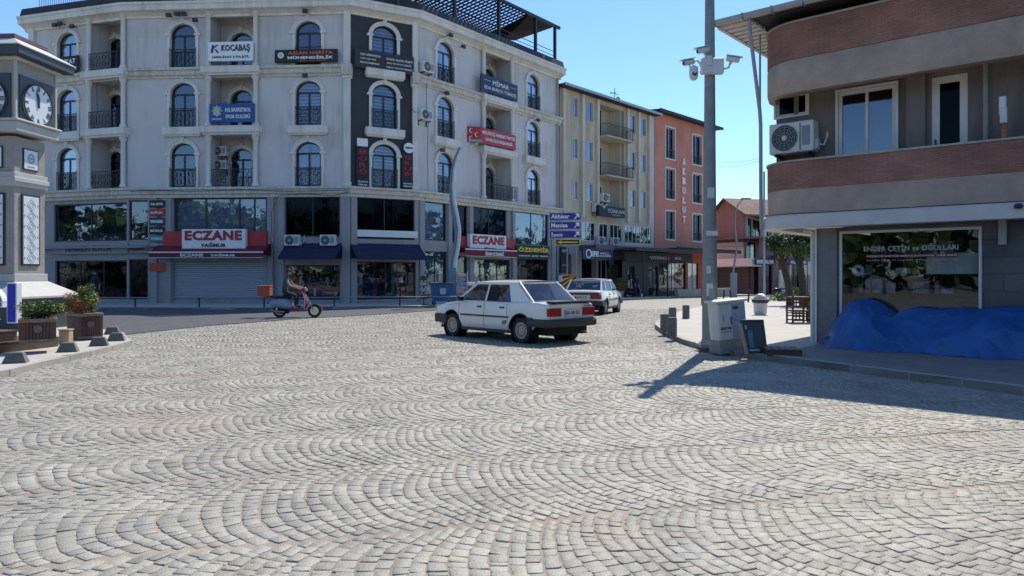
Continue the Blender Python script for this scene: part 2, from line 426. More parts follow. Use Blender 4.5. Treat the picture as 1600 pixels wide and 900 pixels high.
def stones_material():
    m = bpy.data.materials.new('stones'); m.use_nodes = True; n = m.node_tree; b = n.nodes['Principled BSDF']
    geo, noise, mix, ramp = stone_colour_nodes(n, b)
    at = n.nodes.new('ShaderNodeAttribute'); at.attribute_name = 'cr'
    base = ramp(at.outputs['Fac'], [(0, (.29,.278,.23)), (.3, (.325,.312,.262)), (.62, (.35,.336,.284)), (.86, (.38,.364,.31)), (.93, (.36,.32,.27)), (1, (.345,.34,.32))])
    big = noise(.33, 4); pk = ramp(big.outputs[0], [(.54, (0,0,0)), (.66, (1,1,1))])
    base = mix(base, (.345,.30,.25), pk)
    n2 = noise(1.7, 6); base = mix(base, ramp(n2.outputs[0], [(.3, (.76,.77,.78)), (.7, (1.12,1.11,1.08))]), 1.0, 'MULTIPLY')
    gr = noise(95, 4); base = mix(base, ramp(gr.outputs[0], [(.35, (.70,.70,.70)), (.65, (1.18,1.17,1.15))]), 1.0, 'MULTIPLY')
    n.links.new(base, b.inputs['Base Color'])
    b.inputs['Roughness'].default_value = .62; b.inputs['Specular IOR Level'].default_value = .35
    bp = n.nodes.new('ShaderNodeBump'); bp.inputs['Strength'].default_value = .9; bp.inputs['Distance'].default_value = .004
    g2 = noise(55, 5); n.links.new(g2.outputs[0], bp.inputs['Height']); n.links.new(bp.outputs[0], b.inputs['Normal'])
    MATS['stones'] = m
def ground_material():
    m = bpy.data.materials.new('ground'); m.use_nodes = True; n = m.node_tree; b = n.nodes['Principled BSDF']
    geo, noise, mix, ramp = stone_colour_nodes(n, b)
    sand = ramp(noise(.6, 5).outputs[0], [(.35, (.20,.17,.135)), (.65, (.33,.265,.205))])
    vo = n.nodes.new('ShaderNodeTexVoronoi'); vo.inputs['Scale'].default_value = 7.5; n.links.new(geo.outputs['Position'], vo.inputs[0]); vo.feature = 'DISTANCE_TO_EDGE'
    vc = n.nodes.new('ShaderNodeTexVoronoi'); vc.inputs['Scale'].default_value = 7.5; n.links.new(geo.outputs['Position'], vc.inputs[0])
    sp = n.nodes.new('ShaderNodeSeparateColor'); n.links.new(vc.outputs['Color'], sp.inputs[0])
    st = ramp(sp.outputs[0], [(0, (.28,.27,.228)), (1, (.385,.37,.315))])
    edge = ramp(vo.outputs['Distance'], [(.02, (.25,.22,.2)), (.06, (1,1,1))])
    pat = mix(st, edge, 1.0, 'MULTIPLY')
    sx = n.nodes.new('ShaderNodeSeparateXYZ'); n.links.new(geo.outputs['Position'], sx.inputs[0])
    def math_(op, a, c, d=None):
        q = n.nodes.new('ShaderNodeMath'); q.operation = op
        for i, v in enumerate((a, c, d)):
            if v is None: continue
            if isinstance(v, (int, float)): q.inputs[i].default_value = v
            else: n.links.new(v, q.inputs[i])
        return q.outputs[0]
    ax = math_('ABSOLUTE', sx.outputs[0], 0); lim = math_('MULTIPLY_ADD', sx.outputs[1], .78, 3.4)
    inx = math_('LESS_THAN', ax, lim); iny = math_('LESS_THAN', sx.outputs[1], 33.4); iny2 = math_('GREATER_THAN', sx.outputs[1], 1.7)
    f = math_('MULTIPLY', math_('MULTIPLY', inx, iny), iny2)
    n.links.new(mix(pat, sand, f), b.inputs['Base Color']); b.inputs['Roughness'].default_value = .85
    bp = n.nodes.new('ShaderNodeBump'); bp.inputs['Strength'].default_value = .5; bp.inputs['Distance'].default_value = .01
    n.links.new(noise(60, 4).outputs[0], bp.inputs['Height']); n.links.new(bp.outputs[0], b.inputs['Normal'])
    MATS['ground'] = m
stones_material(); ground_material()
def sheet(name, mtl, xs, ys, dz):
    mb = MB(); vs = [(x, y, gz(y)+dz) for y in ys for x in xs]; nx = len(xs)
    mb.add(vs, [(j*nx+i, j*nx+i+1, (j+1)*nx+i+1, (j+1)*nx+i) for j in range(len(ys)-1) for i in range(nx-1)], mtl)
    me = bpy.data.meshes.new(name); me.from_pydata(mb.v, [], mb.f); me.materials.append(M(mtl))
    o = bpy.data.objects.new(name, me); place(o, Matrix.Identity(4)); return setprops(o, kind='structure')
sheet('ground', 'ground', [-1200, -60, 60, 1200], [-900, 0, 25, 90, 1800], -.0048)
def cobbles():
    A = math.radians(13); W = 1.50; R = W*.72; TH = math.asin(.5/.72); P = .104; NI = 17
    ks = np.arange(-26, 29); js = np.arange(-380, 430)
    K, J = np.meshgrid(ks, js, indexing='ij'); K = K.ravel(); J = J.ravel(); NA = len(K)
    off = rng.uniform(0, P, len(ks))[K-ks[0]]
    cut = (np.arange(NI+1)[None, :] + np.pad(rng.uniform(-.30, .30, (NA, NI-1)), ((0,0),(1,1))))*2*TH/NI - TH
    th1 = cut[:, :-1]; th2 = cut[:, 1:]; thc = (th1+th2)/2; hth = (th2-th1)/2
    s0 = (J*P+off)[:, None] + rng.uniform(-.009, .009, (NA, 1)); t0 = (K*W)[:, None]
    def flat(a): return np.broadcast_to(a, thc.shape).ravel()
    s0, t0, thc, hth = flat(s0), flat(t0), flat(thc), flat(hth)
    ca, sa = math.cos(A), math.sin(A)
    rc = R - P*np.cos(thc)/2
    def world(th, r):
        s = s0 + R - r*np.cos(th); t = t0 + r*np.sin(th)
        x = s*ca - t*sa; y = s*sa + t*ca + 2.0
        return warp(x, y)
    cx, cy = world(thc, rc)
    keep = (cy > 1.7) & (cy < 33.6) & (np.abs(cx) < .78*cy+3.5)
    near = keep & (cy < 15); far = keep & ~(cy < 15)
    V = []; LV = []; LS = []; LT = []; CR = []; vo = 0; lo = 0
    for sel, shape in ((near, [(1,.80),(.78,1),(-.78,1),(-1,.80),(-1,-.80),(-.78,-1),(.78,-1),(1,-.80)]), (far, [(1,1),(-1,1),(-1,-1),(1,-1)])):
        s0s, t0s = s0, t0; idx = np.where(sel)[0]; N = len(idx); m = len(shape)
        gx, gy = cx[idx], cy[idx]; gap = np.abs(rng.normal(.0035, .003, N)) + .002 + .009*np.clip(np.sin(.9*gx+1.3*np.sin(.6*gy))*np.sin(.75*gy+.8*np.sin(.5*gx)+1) - .35, 0, 1)
        hu = hth[idx] - gap/2/R; hv = P*np.cos(thc[idx])/2 - gap/2
        top = rng.uniform(-.002, .003, N) ; tx = rng.normal(0, .022, N); ty = rng.normal(0, .022, N)
        hole = rng.random(N) < .006; top[hole] -= .012
        rot = rng.normal(0, .07, N)
        rings = [(1.0, -.016), (.995, -.0022), (.95, 0)] if m == 8 else [(1.0, -.008), (.975, 0)]
        ju = [rng.uniform(-.13, .09, N) for _ in shape]; jv = [rng.uniform(-.15, .08, N) for _ in shape]
        c0x, c0y = cx[idx], cy[idx]; pts = []
        for sc, dz in rings:
            for q, (u, v) in enumerate(shape):
                uu = u + (ju[q] if m == 8 else ju[q]*.6) ; vv = v + (jv[q] if m == 8 else jv[q]*.6)
                du, dv = uu*sc*hu*R, vv*sc*hv
                du, dv = du - rot*dv, dv + rot*du
                th = thc[idx] + du/R; r = rc[idx] + dv
                s = s0[idx] + R - r*np.cos(th); t = t0[idx] + r*np.sin(th)
                x, y = warp(s*ca - t*sa, s*sa + t*ca + 2.0)
                z = top + dz + (tx*(x-c0x) + ty*(y-c0y))*(1 if dz > -.015 else 0) - .012*np.maximum(0, y-25)
                pts.append(np.stack([x, y, z], 1))
        nv = len(rings)*m; V.append(np.stack(pts, 1).reshape(-1, 3))
        fl = []
        for rr in range(len(rings)-1):
            for q in range(m): fl.append([rr*m+q, rr*m+(q+1)%m, (rr+1)*m+(q+1)%m, (rr+1)*m+q])
        # orientation: decide by shape order (counter-clockwise seen from above or not)
        p0 = V[-1][:nv]; a = p0[(len(rings)-1)*m:]; area = sum(a[i][0]*a[(i+1)%m][1]-a[(i+1)%m][0]*a[i][1] for i in range(m))
        cap = [(len(rings)-1)*m+q for q in range(m)]
        fl.append(cap)
        if area < 0: fl = [f[::-1] for f in fl]
        pat = np.array(sum(fl, [])); sizes = np.array([len(f) for f in fl])
        LV.append((np.arange(N)[:, None]*nv + pat[None, :] + vo).ravel())
        st = np.concatenate([[0], np.cumsum(sizes)[:-1]])
        LS.append((np.arange(N)[:, None]*len(pat) + st[None, :] + lo).ravel()); LT.append(np.tile(sizes, N))
        CR.append(np.repeat(rng.random(N), len(fl)))
        vo += N*nv; lo += N*len(pat)
    V = np.concatenate(V); LV = np.concatenate(LV); LS = np.concatenate(LS); CR = np.concatenate(CR); LT = np.concatenate(LT)
    me = bpy.data.meshes.new('cobblestone_paving')
    me.vertices.add(len(V)); me.vertices.foreach_set('co', V.ravel().astype(np.float32))
    me.loops.add(len(LV)); me.loops.foreach_set('vertex_index', LV.astype(np.int32))
    me.polygons.add(len(LS)); me.polygons.foreach_set('loop_start', LS.astype(np.int32)); me.polygons.foreach_set('loop_total', LT.astype(np.int32))
    a = me.attributes.new('cr', 'FLOAT', 'FACE'); a.data.foreach_set('value', CR.astype(np.float32))
    me.update(calc_edges=True); me.validate(); me.materials.append(M('stones'))
    o = bpy.data.objects.new('cobblestone_paving', me); place(o, Matrix.Identity(4)); setprops(o, kind='structure')
cobbles()
def ground_poly(name, pts, z0, z1, mtl):
    import bmesh
    bm = bmesh.new(); f = bm.faces.new([bm.verts.new((x, y, 0)) for x, y in pts]); f.normal_update()
    if f.normal.z < 0: f.normal_flip()
    ext = bmesh.ops.extrude_face_region(bm, geom=[f]); tops = [g for g in ext['geom'] if isinstance(g, bmesh.types.BMVert)]
    for v in tops: v.co.z = 1
    bmesh.ops.bisect_plane(bm, geom=bm.verts[:]+bm.edges[:]+bm.faces[:], plane_co=(0, 25, 0), plane_no=(0, 1, 0))
    for v in bm.verts: v.co.z = gz(v.co.y) + (z1 if v.co.z > .5 else z0)
    bmesh.ops.recalc_face_normals(bm, faces=bm.faces[:])
    bmesh.ops.triangulate(bm, faces=bm.faces[:])
    me = bpy.data.meshes.new(name); bm.to_mesh(me); bm.free(); me.materials.append(M(mtl))
    o = bpy.data.objects.new(name, me); place(o, Matrix.Identity(4)); return setprops(o, kind='structure')
def ground_poly_flat(name, pts, z0, z1, mtl):              # a raised slab that follows the slope of the ground, pts seen from above
    mb = MB(); n = len(pts)
    vs = [(x, y, gz(y)+z0) for x, y in pts] + [(x, y, gz(y)+z1) for x, y in pts]
    ar = sum(pts[i][0]*pts[(i+1)%n][1]-pts[(i+1)%n][0]*pts[i][1] for i in range(n))
    fs = [tuple(range(n, 2*n))] + [(i, (i+1)%n, n+(i+1)%n, n+i) for i in range(n)]
    if ar < 0: fs = [f[::-1] for f in fs]
    mb.add(vs, fs, mtl); me = bpy.data.meshes.new(name); me.from_pydata(mb.v, [], mb.f); me.materials.append(M(mtl))
    o = bpy.data.objects.new(name, me); place(o, Matrix.Identity(4)); return setprops(o, kind='structure')
def kerb_line(name, pts, w, z0, z1, mtl='kerb'):
    mb = MB(); L = 0
    for i in range(len(pts)-1):
        a, b = Vector(pts[i]), Vector(pts[i+1]); d = b-a; n = max(1, round(d.length/.8)); nn = Vector((-d.y, d.x)).normalized()*w
        for k in range(n):
            p = a+d*(k/n)+d.normalized()*.006; q = a+d*((k+1)/n)-d.normalized()*.006
            jz = random.uniform(-.006, .006)
            qd = [(p.x,p.y),(q.x,q.y),(q.x+nn.x,q.y+nn.y),(p.x+nn.x,p.y+nn.y)]
            vs = [(x, y, gz(y)+z0) for x, y in qd] + [(x, y, gz(y)+z1+jz) for x, y in qd]
            mb.add(vs, [(0,3,2,1),(4,5,6,7),(0,1,5,4),(1,2,6,5),(2,3,7,6),(3,0,4,7)], mtl)
    me = bpy.data.meshes.new(name); me.from_pydata(mb.v, [], mb.f); me.materials.append(M(mtl))
    o = bpy.data.objects.new(name, me); place(o, Matrix.Identity(4)); return setprops(o, kind='structure')

# facades of the long block, from the far left to the right end
pA0, pA1, pB1, pC1, pD1 = pt(48, 42.4), pt(200, 40.3), pt(548, 39.5), pt(651, 41.4), pt(871, 52.7)
fA, fB, fC, fD = Fr(pA0, pA1), Fr(pA1, pB1), Fr(pB1, pC1), Fr(pC1, pD1)
fE = Fr(pt(875, 53.0), pt(1022, 63.0)); fO = Fr(pt(1022.5, 63.0), pt(1116, 71.0))
# dark sheet painting the block's shadow on the cobbles, pavement along the shops
shadow_edge = [G(-30, 560), G(120, 536), G(187, 524.5), G(318, 510), G(480, 497.6), G(560, 493.6), G(690, 485), G(800, 478), G(1000, 468.5), G(1060, 463.5)]
def offs(f, s, d): return (f.p[0]+f.u[0]*s-f.n[0]*d, f.p[1]+f.u[1]*s-f.n[1]*d)
pave = [offs(fA, -12, 7.4), offs(fA, fA.L, 7.4), offs(fB, fB.L-2, 7.4), offs(fC, fC.L, 6.5), offs(fD, 8, 5.6), offs(fD, fD.L, 5.0), offs(fE, fE.L, 4.6), offs(fO, fO.L, 4.4)]
ground_poly('block_shadow_sheet', shadow_edge + [(p[0], p[1]) for p in pave[::-1]], -.03, .018, 'shadow_paint')  # sheet coloured as cast shadow, laid over the cobbles
ground_poly('pavement_by_shops', pave + [offs(fO, fO.L, -1), offs(fE, fE.L, -1), offs(fD, fD.L, -1), offs(fC, fC.L, -1), offs(fB, fB.L, -1), offs(fA, fA.L, -1), offs(fA, -12, -1)], -.03, .12, 'pavement')
kerb_line('kerb_by_shops', pave, .16, -.03, .125)
# corner pavement on the right and the island round the lamp pole
Z1 = .11
cp = [G(1172,470.5), G(1110,477), G(1068,487.5), G(1036,499), G(1024,508), G(1024,514), G(1040,526), G(1068,538.5), G(1100,548), G(1150,557.5), G(1250,571), G(1420,594), G(1600,618), G(2100,684)]
ground_poly('corner_pavement', cp + [(30, 6), (60, 50), (40, 58), (20, 56)], -.03, Z1, 'pavement')
kerb_line('corner_kerb', cp, .14, -.03, Z1+.006)
# ---------------- windows and walls
def arch_pts(w, h, rise, n=12, inset=0):
    a = w/2 - inset; r = rise - inset
    pts = [(-a, inset if inset else 0), (-a, h-rise)]
    pts = [(-a, 0 + inset)] + [(-a*math.cos(math.pi*i/n), h-rise + r*math.sin(math.pi*i/n)) for i in range(n+1)] + [(a, 0 + inset)]
    return pts
def ring_prism(mb, outer, inner, y0, y1, m, closed=True):
    n = len(outer); L = n if closed else n-1
    vs = [(x, y0, z) for x, z in outer] + [(x, y0, z) for x, z in inner] + [(x, y1, z) for x, z in outer] + [(x, y1, z) for x, z in inner]
    fs = []
    for i in range(L):
        j = (i+1) % n
        fs += [(i, n+i, n+j, j), (2*n+i, 2*n+j, 3*n+j, 3*n+i), (i, j, 2*n+j, 2*n+i), (n+i, 3*n+i, 3*n+j, n+j)]
    if not closed: fs += [(0, 2*n, 3*n, n), (n-1, 2*n-1, 4*n-1, 3*n-1)]
    mb.add(vs, fs, m)
def wall(mb, s0, s1, z0, z1, holes, depth, m, mr=None, y=0, n=12):
    mr = mr or m
    xs = sorted({s0, s1, *[h[0] for h in holes], *[h[1] for h in holes]}); zs = sorted({z0, z1, *[h[2] for h in holes], *[h[3] for h in holes]})
    for i in range(len(xs)-1):
        for j in range(len(zs)-1):
            cx, cz = (xs[i]+xs[i+1])/2, (zs[j]+zs[j+1])/2
            if any(h[0] < cx < h[1] and h[2] < cz < h[3] for h in holes): continue
            mb.add([(xs[i],y,zs[j]),(xs[i+1],y,zs[j]),(xs[i+1],y,zs[j+1]),(xs[i],y,zs[j+1])], [(0,1,2,3)], m)
    for h in holes:
        a, b, c, d, rise = h[:5]; dp = h[5] if len(h) > 5 else depth
        if rise:
            cx = (a+b)/2; arc = [(cx-(b-a)/2*math.cos(math.pi*i/n), d-rise+rise*math.sin(math.pi*i/n)) for i in range(n+1)]
            for i in range(n):
                mb.add([(arc[i][0],y,arc[i][1]),(arc[i+1][0],y,arc[i+1][1]),(arc[i+1][0],y,d),(arc[i][0],y,d)], [(0,1,2,3)], m)
            out = [(a, c)] + arc + [(b, c)]
        else: out = [(a, c), (a, d), (b, d), (b, c)]
        for i in range(len(out)):
            p, q = out[i], out[(i+1) % len(out)]
            mb.add([(p[0],y,p[1]),(q[0],y,q[1]),(q[0],y+dp,q[1]),(p[0],y+dp,p[1])], [(3,2,1,0)], mr)
RISE = .62
def arch_window(F, par, x, z, w=1.46, h=2.45, style='zebra', rail=True, surround=True, sill=False, dep=0.0, trim='trim'):
    L = F @ Matrix.Translation((x, dep, z)); W = 1 if w < .01 else w
    def fr():
        mb = MB(); o = arch_pts(w, h, RISE); i = arch_pts(w, h, RISE, inset=.075)
        ring_prism(mb, o, i, .13, .21, 'frame_dark')
        mb.box(-w/2+.07, w/2-.07, .135, .2, h-RISE-.05, h-RISE+.05, 'frame_dark')
        mb.box(-.05, .05, .14, .195, .07, h-RISE-.05, 'frame_dark')
        mb.box(-w/2+.07, -w/2+.13, .145, .19, .07, h-RISE-.05, 'frame_dark'); mb.box(w/2-.13, w/2-.07, .145, .19, .07, h-RISE-.05, 'frame_dark')
        return mb
    wn = add('window', fr, L, par, key=('aw', w, h))
    add('pane', lambda: MB().prism(arch_pts(w, h, RISE, inset=.07), .165, .172, 'glass'), L, wn, key=('ap', w, h))
    bm = {'zebra': 'zebra', 'curtain': 'curtain', 'dark': 'interior', 'half': 'curtain'}[style]
    def bl():
        mb = MB()
        if style == 'half':
            mb.prism(arch_pts(w, h, RISE, inset=.02), .50, .52, 'interior'); mb.box(-w/2+.03, -.02, .26, .28, .05, h-RISE, 'curtain')
        elif style == 'dark': mb.prism(arch_pts(w, h, RISE, inset=-.15), .85, .87, 'interior')
        else:
            mb.prism(arch_pts(w, h, RISE, inset=.0), .50, .52, 'interior')
            if style == 'zebra':
                z0 = .55 if w > 1.3 else .1
                mb.prism([(p[0], max(p[1], .08)) for p in arch_pts(w, h, RISE, inset=.02)], .27, .28, 'zebra')
            else: 
                n = 16
                for k in range(n):
                    a = -w/2+.02+(w-.04)*k/n; b = -w/2+.02+(w-.04)*(k+1)/n
                    if abs((a+b)/2) < .12: continue
                    zt = h-RISE+RISE*math.sqrt(max(0, 1-((a+b)/w)**2))*.95
                    yy = .27+.02*(k % 2); mb.add([(a,yy,.05),(b,.29-.02*(k%2)+.0,.05),(b,.29-.02*(k%2),zt),(a,yy,zt)], [(0,1,2,3)], 'curtain')
        return mb
    add('blind' if style in ('zebra', 'curtain') else 'interior', bl, L, wn, key=('ab', w, h, style))
    if surround:
        def su():
            mb = MB(); o = arch_pts(w+.34, h+.17, RISE+.17); i = arch_pts(w, h, RISE)
            ring_prism(mb, o, i, -.09, .0, trim, closed=False)
            o2 = arch_pts(w+.44, h+.22, RISE+.22); i2 = arch_pts(w+.32, h+.16, RISE+.16)
            ring_prism(mb, [p for p in o2[1:-1]], [p for p in i2[1:-1]], -.13, .0, trim, closed=False)
            for sx in (-1, 1):
                mb.box(sx*(w/2+.12)-.17, sx*(w/2+.12)+.17, -.14, 0, h-RISE-.06, h-RISE+.06, trim)
            mb.prism([(-.07,h+.01),(-.1,h+.33),(.1,h+.33),(.07,h+.01)], -.15, 0, trim)
            return mb
        add('window_surround', su, L, wn, key=('as', w, h, trim))
    if rail:
        def ra():
            mb = MB(); a = w/2+.03; y = -.07
            mb.box(-a, a, y-.02, y+.02, .98, 1.03, 'iron'); mb.box(-a, a, y-.015, y+.015, .06, .09, 'iron')
            nb = 13
            for k in range(nb+1):
                xx = -a+2*a*k/nb; mb.box(xx-.01, xx+.01, y-.01, y+.01, .07, 1.0, 'iron')
            for k in (-1, 0, 1):
                for q in (-1, 1):
                    c = k*a*.62 ; mb.lathe([(.13, y-.012), (.155, y-.012), (.155, y+.012), (.13, y+.012), (.13, y-.012)], 'iron', 10, (c, 0, .52+q*.19), 'Y')
            for sx in (-1, 1): mb.box(sx*a-.02, sx*a+.02, y-.02, .1, .04, 1.12, 'iron')
            return mb
        add('window_railing', ra, L, wn, key=('ar', w, h))
    if sill:
        add('window_sill', lambda: MB().bbox(-w/2-.42, w/2+.42, -.30, 0, -.48, -.04, trim, .03).box(-w/2-.34, w/2+.34, -.22, 0, -.56, -.47, trim), L, wn, key=('asl', w, h, trim))
    return wn
def rect_window(F, par, s0, s1, z0, z1, nx, dep=.12, fm='frame_dark', gm='glass', back='interior', bdep=.6, fw=.06, nz=1, key=None, railing=False, blind=None, name='window', trimw=0, trimm='frame_white', splits=None):
    w, h = s1-s0, z1-z0; L = F @ Matrix.Translation((s0, 0, z0))
    def fr():
        mb = MB(); d0, d1 = dep-.03, dep+.05
        mb.box(0, fw, d0, d1, 0, h, fm); mb.box(w-fw, w, d0, d1, 0, h, fm); mb.box(fw, w-fw, d0, d1, h-fw, h, fm); mb.box(fw, w-fw, d0, d1, 0, fw, fm)
        xs = splits or [k/nx for k in range(1, nx)]
        for k in xs: mb.box(w*k-fw*.4, w*k+fw*.4, d0+.01, d1-.01, fw, h-fw, fm)
        for k in range(1, nz): mb.box(fw, w-fw, d0+.012, d1-.012, h*k/nz-fw*.4, h*k/nz+fw*.4, fm)
        return mb
    wn = add(name, fr, L, par, key=key and (key, 'f'))
    add('pane', lambda: MB().box(fw*.5, w-fw*.5, dep+.004, dep+.014, fw*.5, h-fw*.5, gm), L, wn, key=key and (key, 'p'))
    add('interior', lambda: MB().box(-.1, w+.1, bdep, bdep+.02, -.1, h+.1, back), L, wn, key=key and (key, 'b', back))
    if blind:
        b0, b1, bmtl = blind
        add('blind', lambda: MB().box(fw, w-fw, dep+.07, dep+.085, h*b0, h*b1, bmtl), L, wn, key=key and (key, 'bl', blind))
    if trimw:
        add('window_surround', lambda: MB().box(-trimw, 0, -.05, .02, -trimw, h+trimw, trimm).box(w, w+trimw, -.05, .02, -trimw, h+trimw, trimm).box(0, w, -.05, .02, h, h+trimw, trimm).box(-.001, w, -.07, .02, -trimw, 0, trimm), L, wn, key=key and (key, 't'))
    if railing:
        def ra():
            mb = MB(); mb.box(-.02, w+.02, -.07, -.04, .75, .79, 'iron')
            mb.box(-.02, w+.02, -.065, -.045, .1, .13, 'iron')
            for k in range(int(w/.12)+1): mb.box(k*.12, k*.12+.018, -.062, -.047, .1, .76, 'iron')
            return mb
        add('window_railing', ra, L, wn, key=key and (key, 'r'))
    return wn
def balcony_rail(F, par, s0, s1, y, z, h=1.0, ret=0.0, m='iron', fancy=True, name='balcony_railing'):
    w = s1-s0
    def ra():
        mb = MB(); mb.box(0, w, -.02, .02, h-.04, h, m); mb.box(0, w, -.015, .015, .08, .11, m)
        n = max(2, int(w/.14))
        for k in range(n+1): mb.box(w*k/n-.009, w*k/n+.009, -.009, .009, .1, h-.03, m)
        if fancy:
            for k in range(int(w/.42)):
                c = w*(k+.5)/int(w/.42)
                for q in (.36, .70): mb.lathe([(.12, -.014), (.145, -.014), (.145, .014), (.12, .014), (.12, -.014)], m, 10, (c, 0, q), 'Y')
        if ret:
            for sx in (0, w):
                mb.box(sx-.02, sx+.02, 0, ret, h-.04, h-.002, m); mb.box(sx-.015, sx+.015, 0, ret, .08, .108, m)
                for k in range(1, int(ret/.14)): mb.box(sx-.009, sx+.009, k*.14-.009, k*.14+.009, .1, h-.03, m)
        return mb
    return add(name, ra, F @ Matrix.Translation((s0, y, z)), par)
def ac_unit(F, x, y, z, label, w=.86, group='air conditioner units on the walls', deep=.32):
    L = F @ Matrix.Translation((x, y, z)) @ Matrix.Scale(w/.86, 4)
    r = root('air_conditioner', L, label, 'air conditioner', group)
    add('casing', lambda: MB().bbox(0, .86, -.32, 0, 0, .60, 'ac_white', .018).box(.60, .62, -.324, -.31, .04, .56, 'ac_dark').box(.64, .80, -.323, -.31, .12, .5, 'grey_paint').box(.86, .90, -.2, -.06, .05, .24, 'ac_white'), L, r, key='ac1')
    def fan():
        mb = MB(); mb.lathe([(.245, -.323), (.245, -.33), (.01, -.33)], 'ac_dark', 24, (.31, 0, .3), 'Y')
        for rr in (.06, .11, .16, .21, .25): mb.lathe([(rr-.006, -.332), (rr-.006, -.342), (rr+.006, -.342), (rr+.006, -.332)], 'grey_paint', 20, (.31, 0, .3), 'Y', cap=False)
        for k in range(6):
            t = math.pi*k/6; mb.box(-.25, .25, -.338, -.333, -.005, .005, 'grey_paint').xf(Matrix.Translation((.31,0,.3)) @ Matrix.Rotation(t, 4, 'Y'), len(mb.v)-8)
        mb.lathe([(.045, -.334), (.045, -.35), (.02, -.352)], 'ac_white', 12, (.31, 0, .3), 'Y'); return mb
    add('fan_grille', fan, L, r, key='ac2')
    add('bracket', lambda: MB().box(.1,.14,-.3,.12,-.05,-.002,'ac_dark').box(.72,.76,-.3,.12,-.05,-.002,'ac_dark').box(.1,.14,.02,.12,-.3,-.05,'ac_dark').box(.72,.76,.02,.12,-.3,-.05,'ac_dark').tube([(.9,-.1,.15),(.98,-.08,.12),(1.0,.05,.3),(.99,.12,.6)], .02, 'ac_white'), L, r, key='ac3')
    return r
# ---------------- the long cream block with its dark corner bay
ZL, ZT = 6.35, 16.15                      # top of the ledge over the shops, underside of the cornice
ROWS = [6.40, 9.77, 13.07]
bld = root('apartment_building', fB.F, 'long cream five storey block with arched windows and a dark corner bay, shops below', 'building')
styles = ['zebra', 'curtain', 'half', 'dark']
def uppers(f, wins, bays, mt, tr='trim', ledge3=True, ext=(0, 0), sillr=(1,), key=0):
    """wins: centre s of arched windows; bays: (s0, s1, window centre, window w)"""
    mb = MB(); holes = []
    for c in wins:
        for z in ROWS: holes.append((c-.73, c+.73, z, z+2.45, RISE, .25))
    for b in bays: holes.append((b[0], b[1], ZL, ZT, 0, 1.35))
    wall(mb, 0, f.L, 5.85, ZT+.3, holes, .25, mt)
    for b in bays:
        hb = [(b[2]-.66, b[2]+.66, z, z+2.35, RISE, .25) for z in ROWS]
        wall(mb, b[0], b[1], ZL, ZT, hb, .25, mt, y=1.35)
    add('wall', mb, f.F, bld)
    for i, c in enumerate(wins):
        for r, z in enumerate(ROWS):
            arch_window(f.F, bld, c, z, style=random.choice(['zebra', 'zebra', 'curtain', 'half', 'dark']) if not (f is fC) else 'zebra', sill=(r in sillr), trim=tr, rail=not (f is fC and r == 2))
    for b in bays:
        for r, z in enumerate(ROWS):
            arch_window(f.F, bld, b[2], z, w=1.32, h=2.35, style=random.choice(['half', 'dark', 'dark', 'zebra']), rail=False, dep=1.35)
            if r: add('balcony_slab', MB().bbox(b[0]-.32, b[1]+.32, -.48, 1.35, z-.42, z-.03, 'trim', .03).box(b[0]-.24, b[1]+.24, -.38, 0, z-.52, z-.415, 'trim'), f.F, bld)
        for sx in (b[0], b[1]):
            for r, z in enumerate(ROWS):
                zt = (ROWS[r+1]-.52) if r < 2 else ZT
                add('column', lambda: MB().lathe([(.19, 0), (.19, .12), (.13, .2), (.125, zt-z-.32), (.17, zt-z-.22), (.2, zt-z-.1), (.2, zt-z)], 'trim', 14), f.F @ Matrix.Translation((sx, -.16, z)), bld, smooth=40, key=('col', round(zt-z, 2)))
# window centres from the photograph
A_w = [fA.S(106)]; A_bay = [(fA.S(143), fA.S(196), fA.S(181, 1.35), 1.3)]
B_w = [fB.S(286.5), fB.S(482)]; B_bay = [(fB.S(328), fB.S(401), fB.S(378, 1.35), 1.3)]
C_w = [fC.S(600.5)]
D_w = [fD.S(695.5), fD.S(833)]; D_bay = [(fD.S(753), fD.S(797), fD.S(763, 1.35), 1.3)]
uppers(fA, A_w, A_bay, 'plaster'); uppers(fB, B_w, B_bay, 'plaster'); uppers(fC, C_w, [], 'panel_dark', sillr=(1, 2)); uppers(fD, D_w, D_bay, 'plaster')
# ledges, cornice, corner pilasters
def along(f0, f1, name, z0, z1, out, m, c=.02):
    pass
def polyoff(d, first=0, last=4):
    fs = [fA, fB, fC, fD][first:last]; pts = []
    for i, f in enumerate(fs):
        if i == 0: pts.append(offs(f, -.0 if first else -.35, d))
        else:
            g = fs[i-1]; n0 = Vector((-g.n[0], -g.n[1])); n1 = Vector((-f.n[0], -f.n[1])); b = (n0+n1).normalized(); k = d/b.dot(n1)
            pts.append((f.p[0]+b.x*k, f.p[1]+b.y*k))
    pts.append(offs(fs[-1], fs[-1].L+(.3 if last == 4 else 0), d)); return pts
def mould(name, prof, m, first=0, last=4):        # prof: list of (out, z), swept round the block
    mb = MB(); rows = [[(x, y, z) for x, y in polyoff(o, first, last)] for o, z in prof]; n = len(rows[0])
    vs = [p for r in rows for p in r]; k = len(rows)
    fs = [(j*n+i, j*n+i+1, ((j+1) % k)*n+i+1, ((j+1) % k)*n+i) for j in range(k) for i in range(n-1)]
    fs += [tuple(j*n for j in range(k))[::-1], tuple(j*n+n-1 for j in range(k))]
    mb.add(vs, fs, m); return add(name, mb, Matrix.Identity(4), bld)
mould('lower_ledge', [(-.1, 5.80), (.14, 5.80), (.14, 5.95), (.26, 6.0), (.26, 6.2), (.38, 6.24), (.38, 6.36), (-.1, 6.36)], 'ledge')
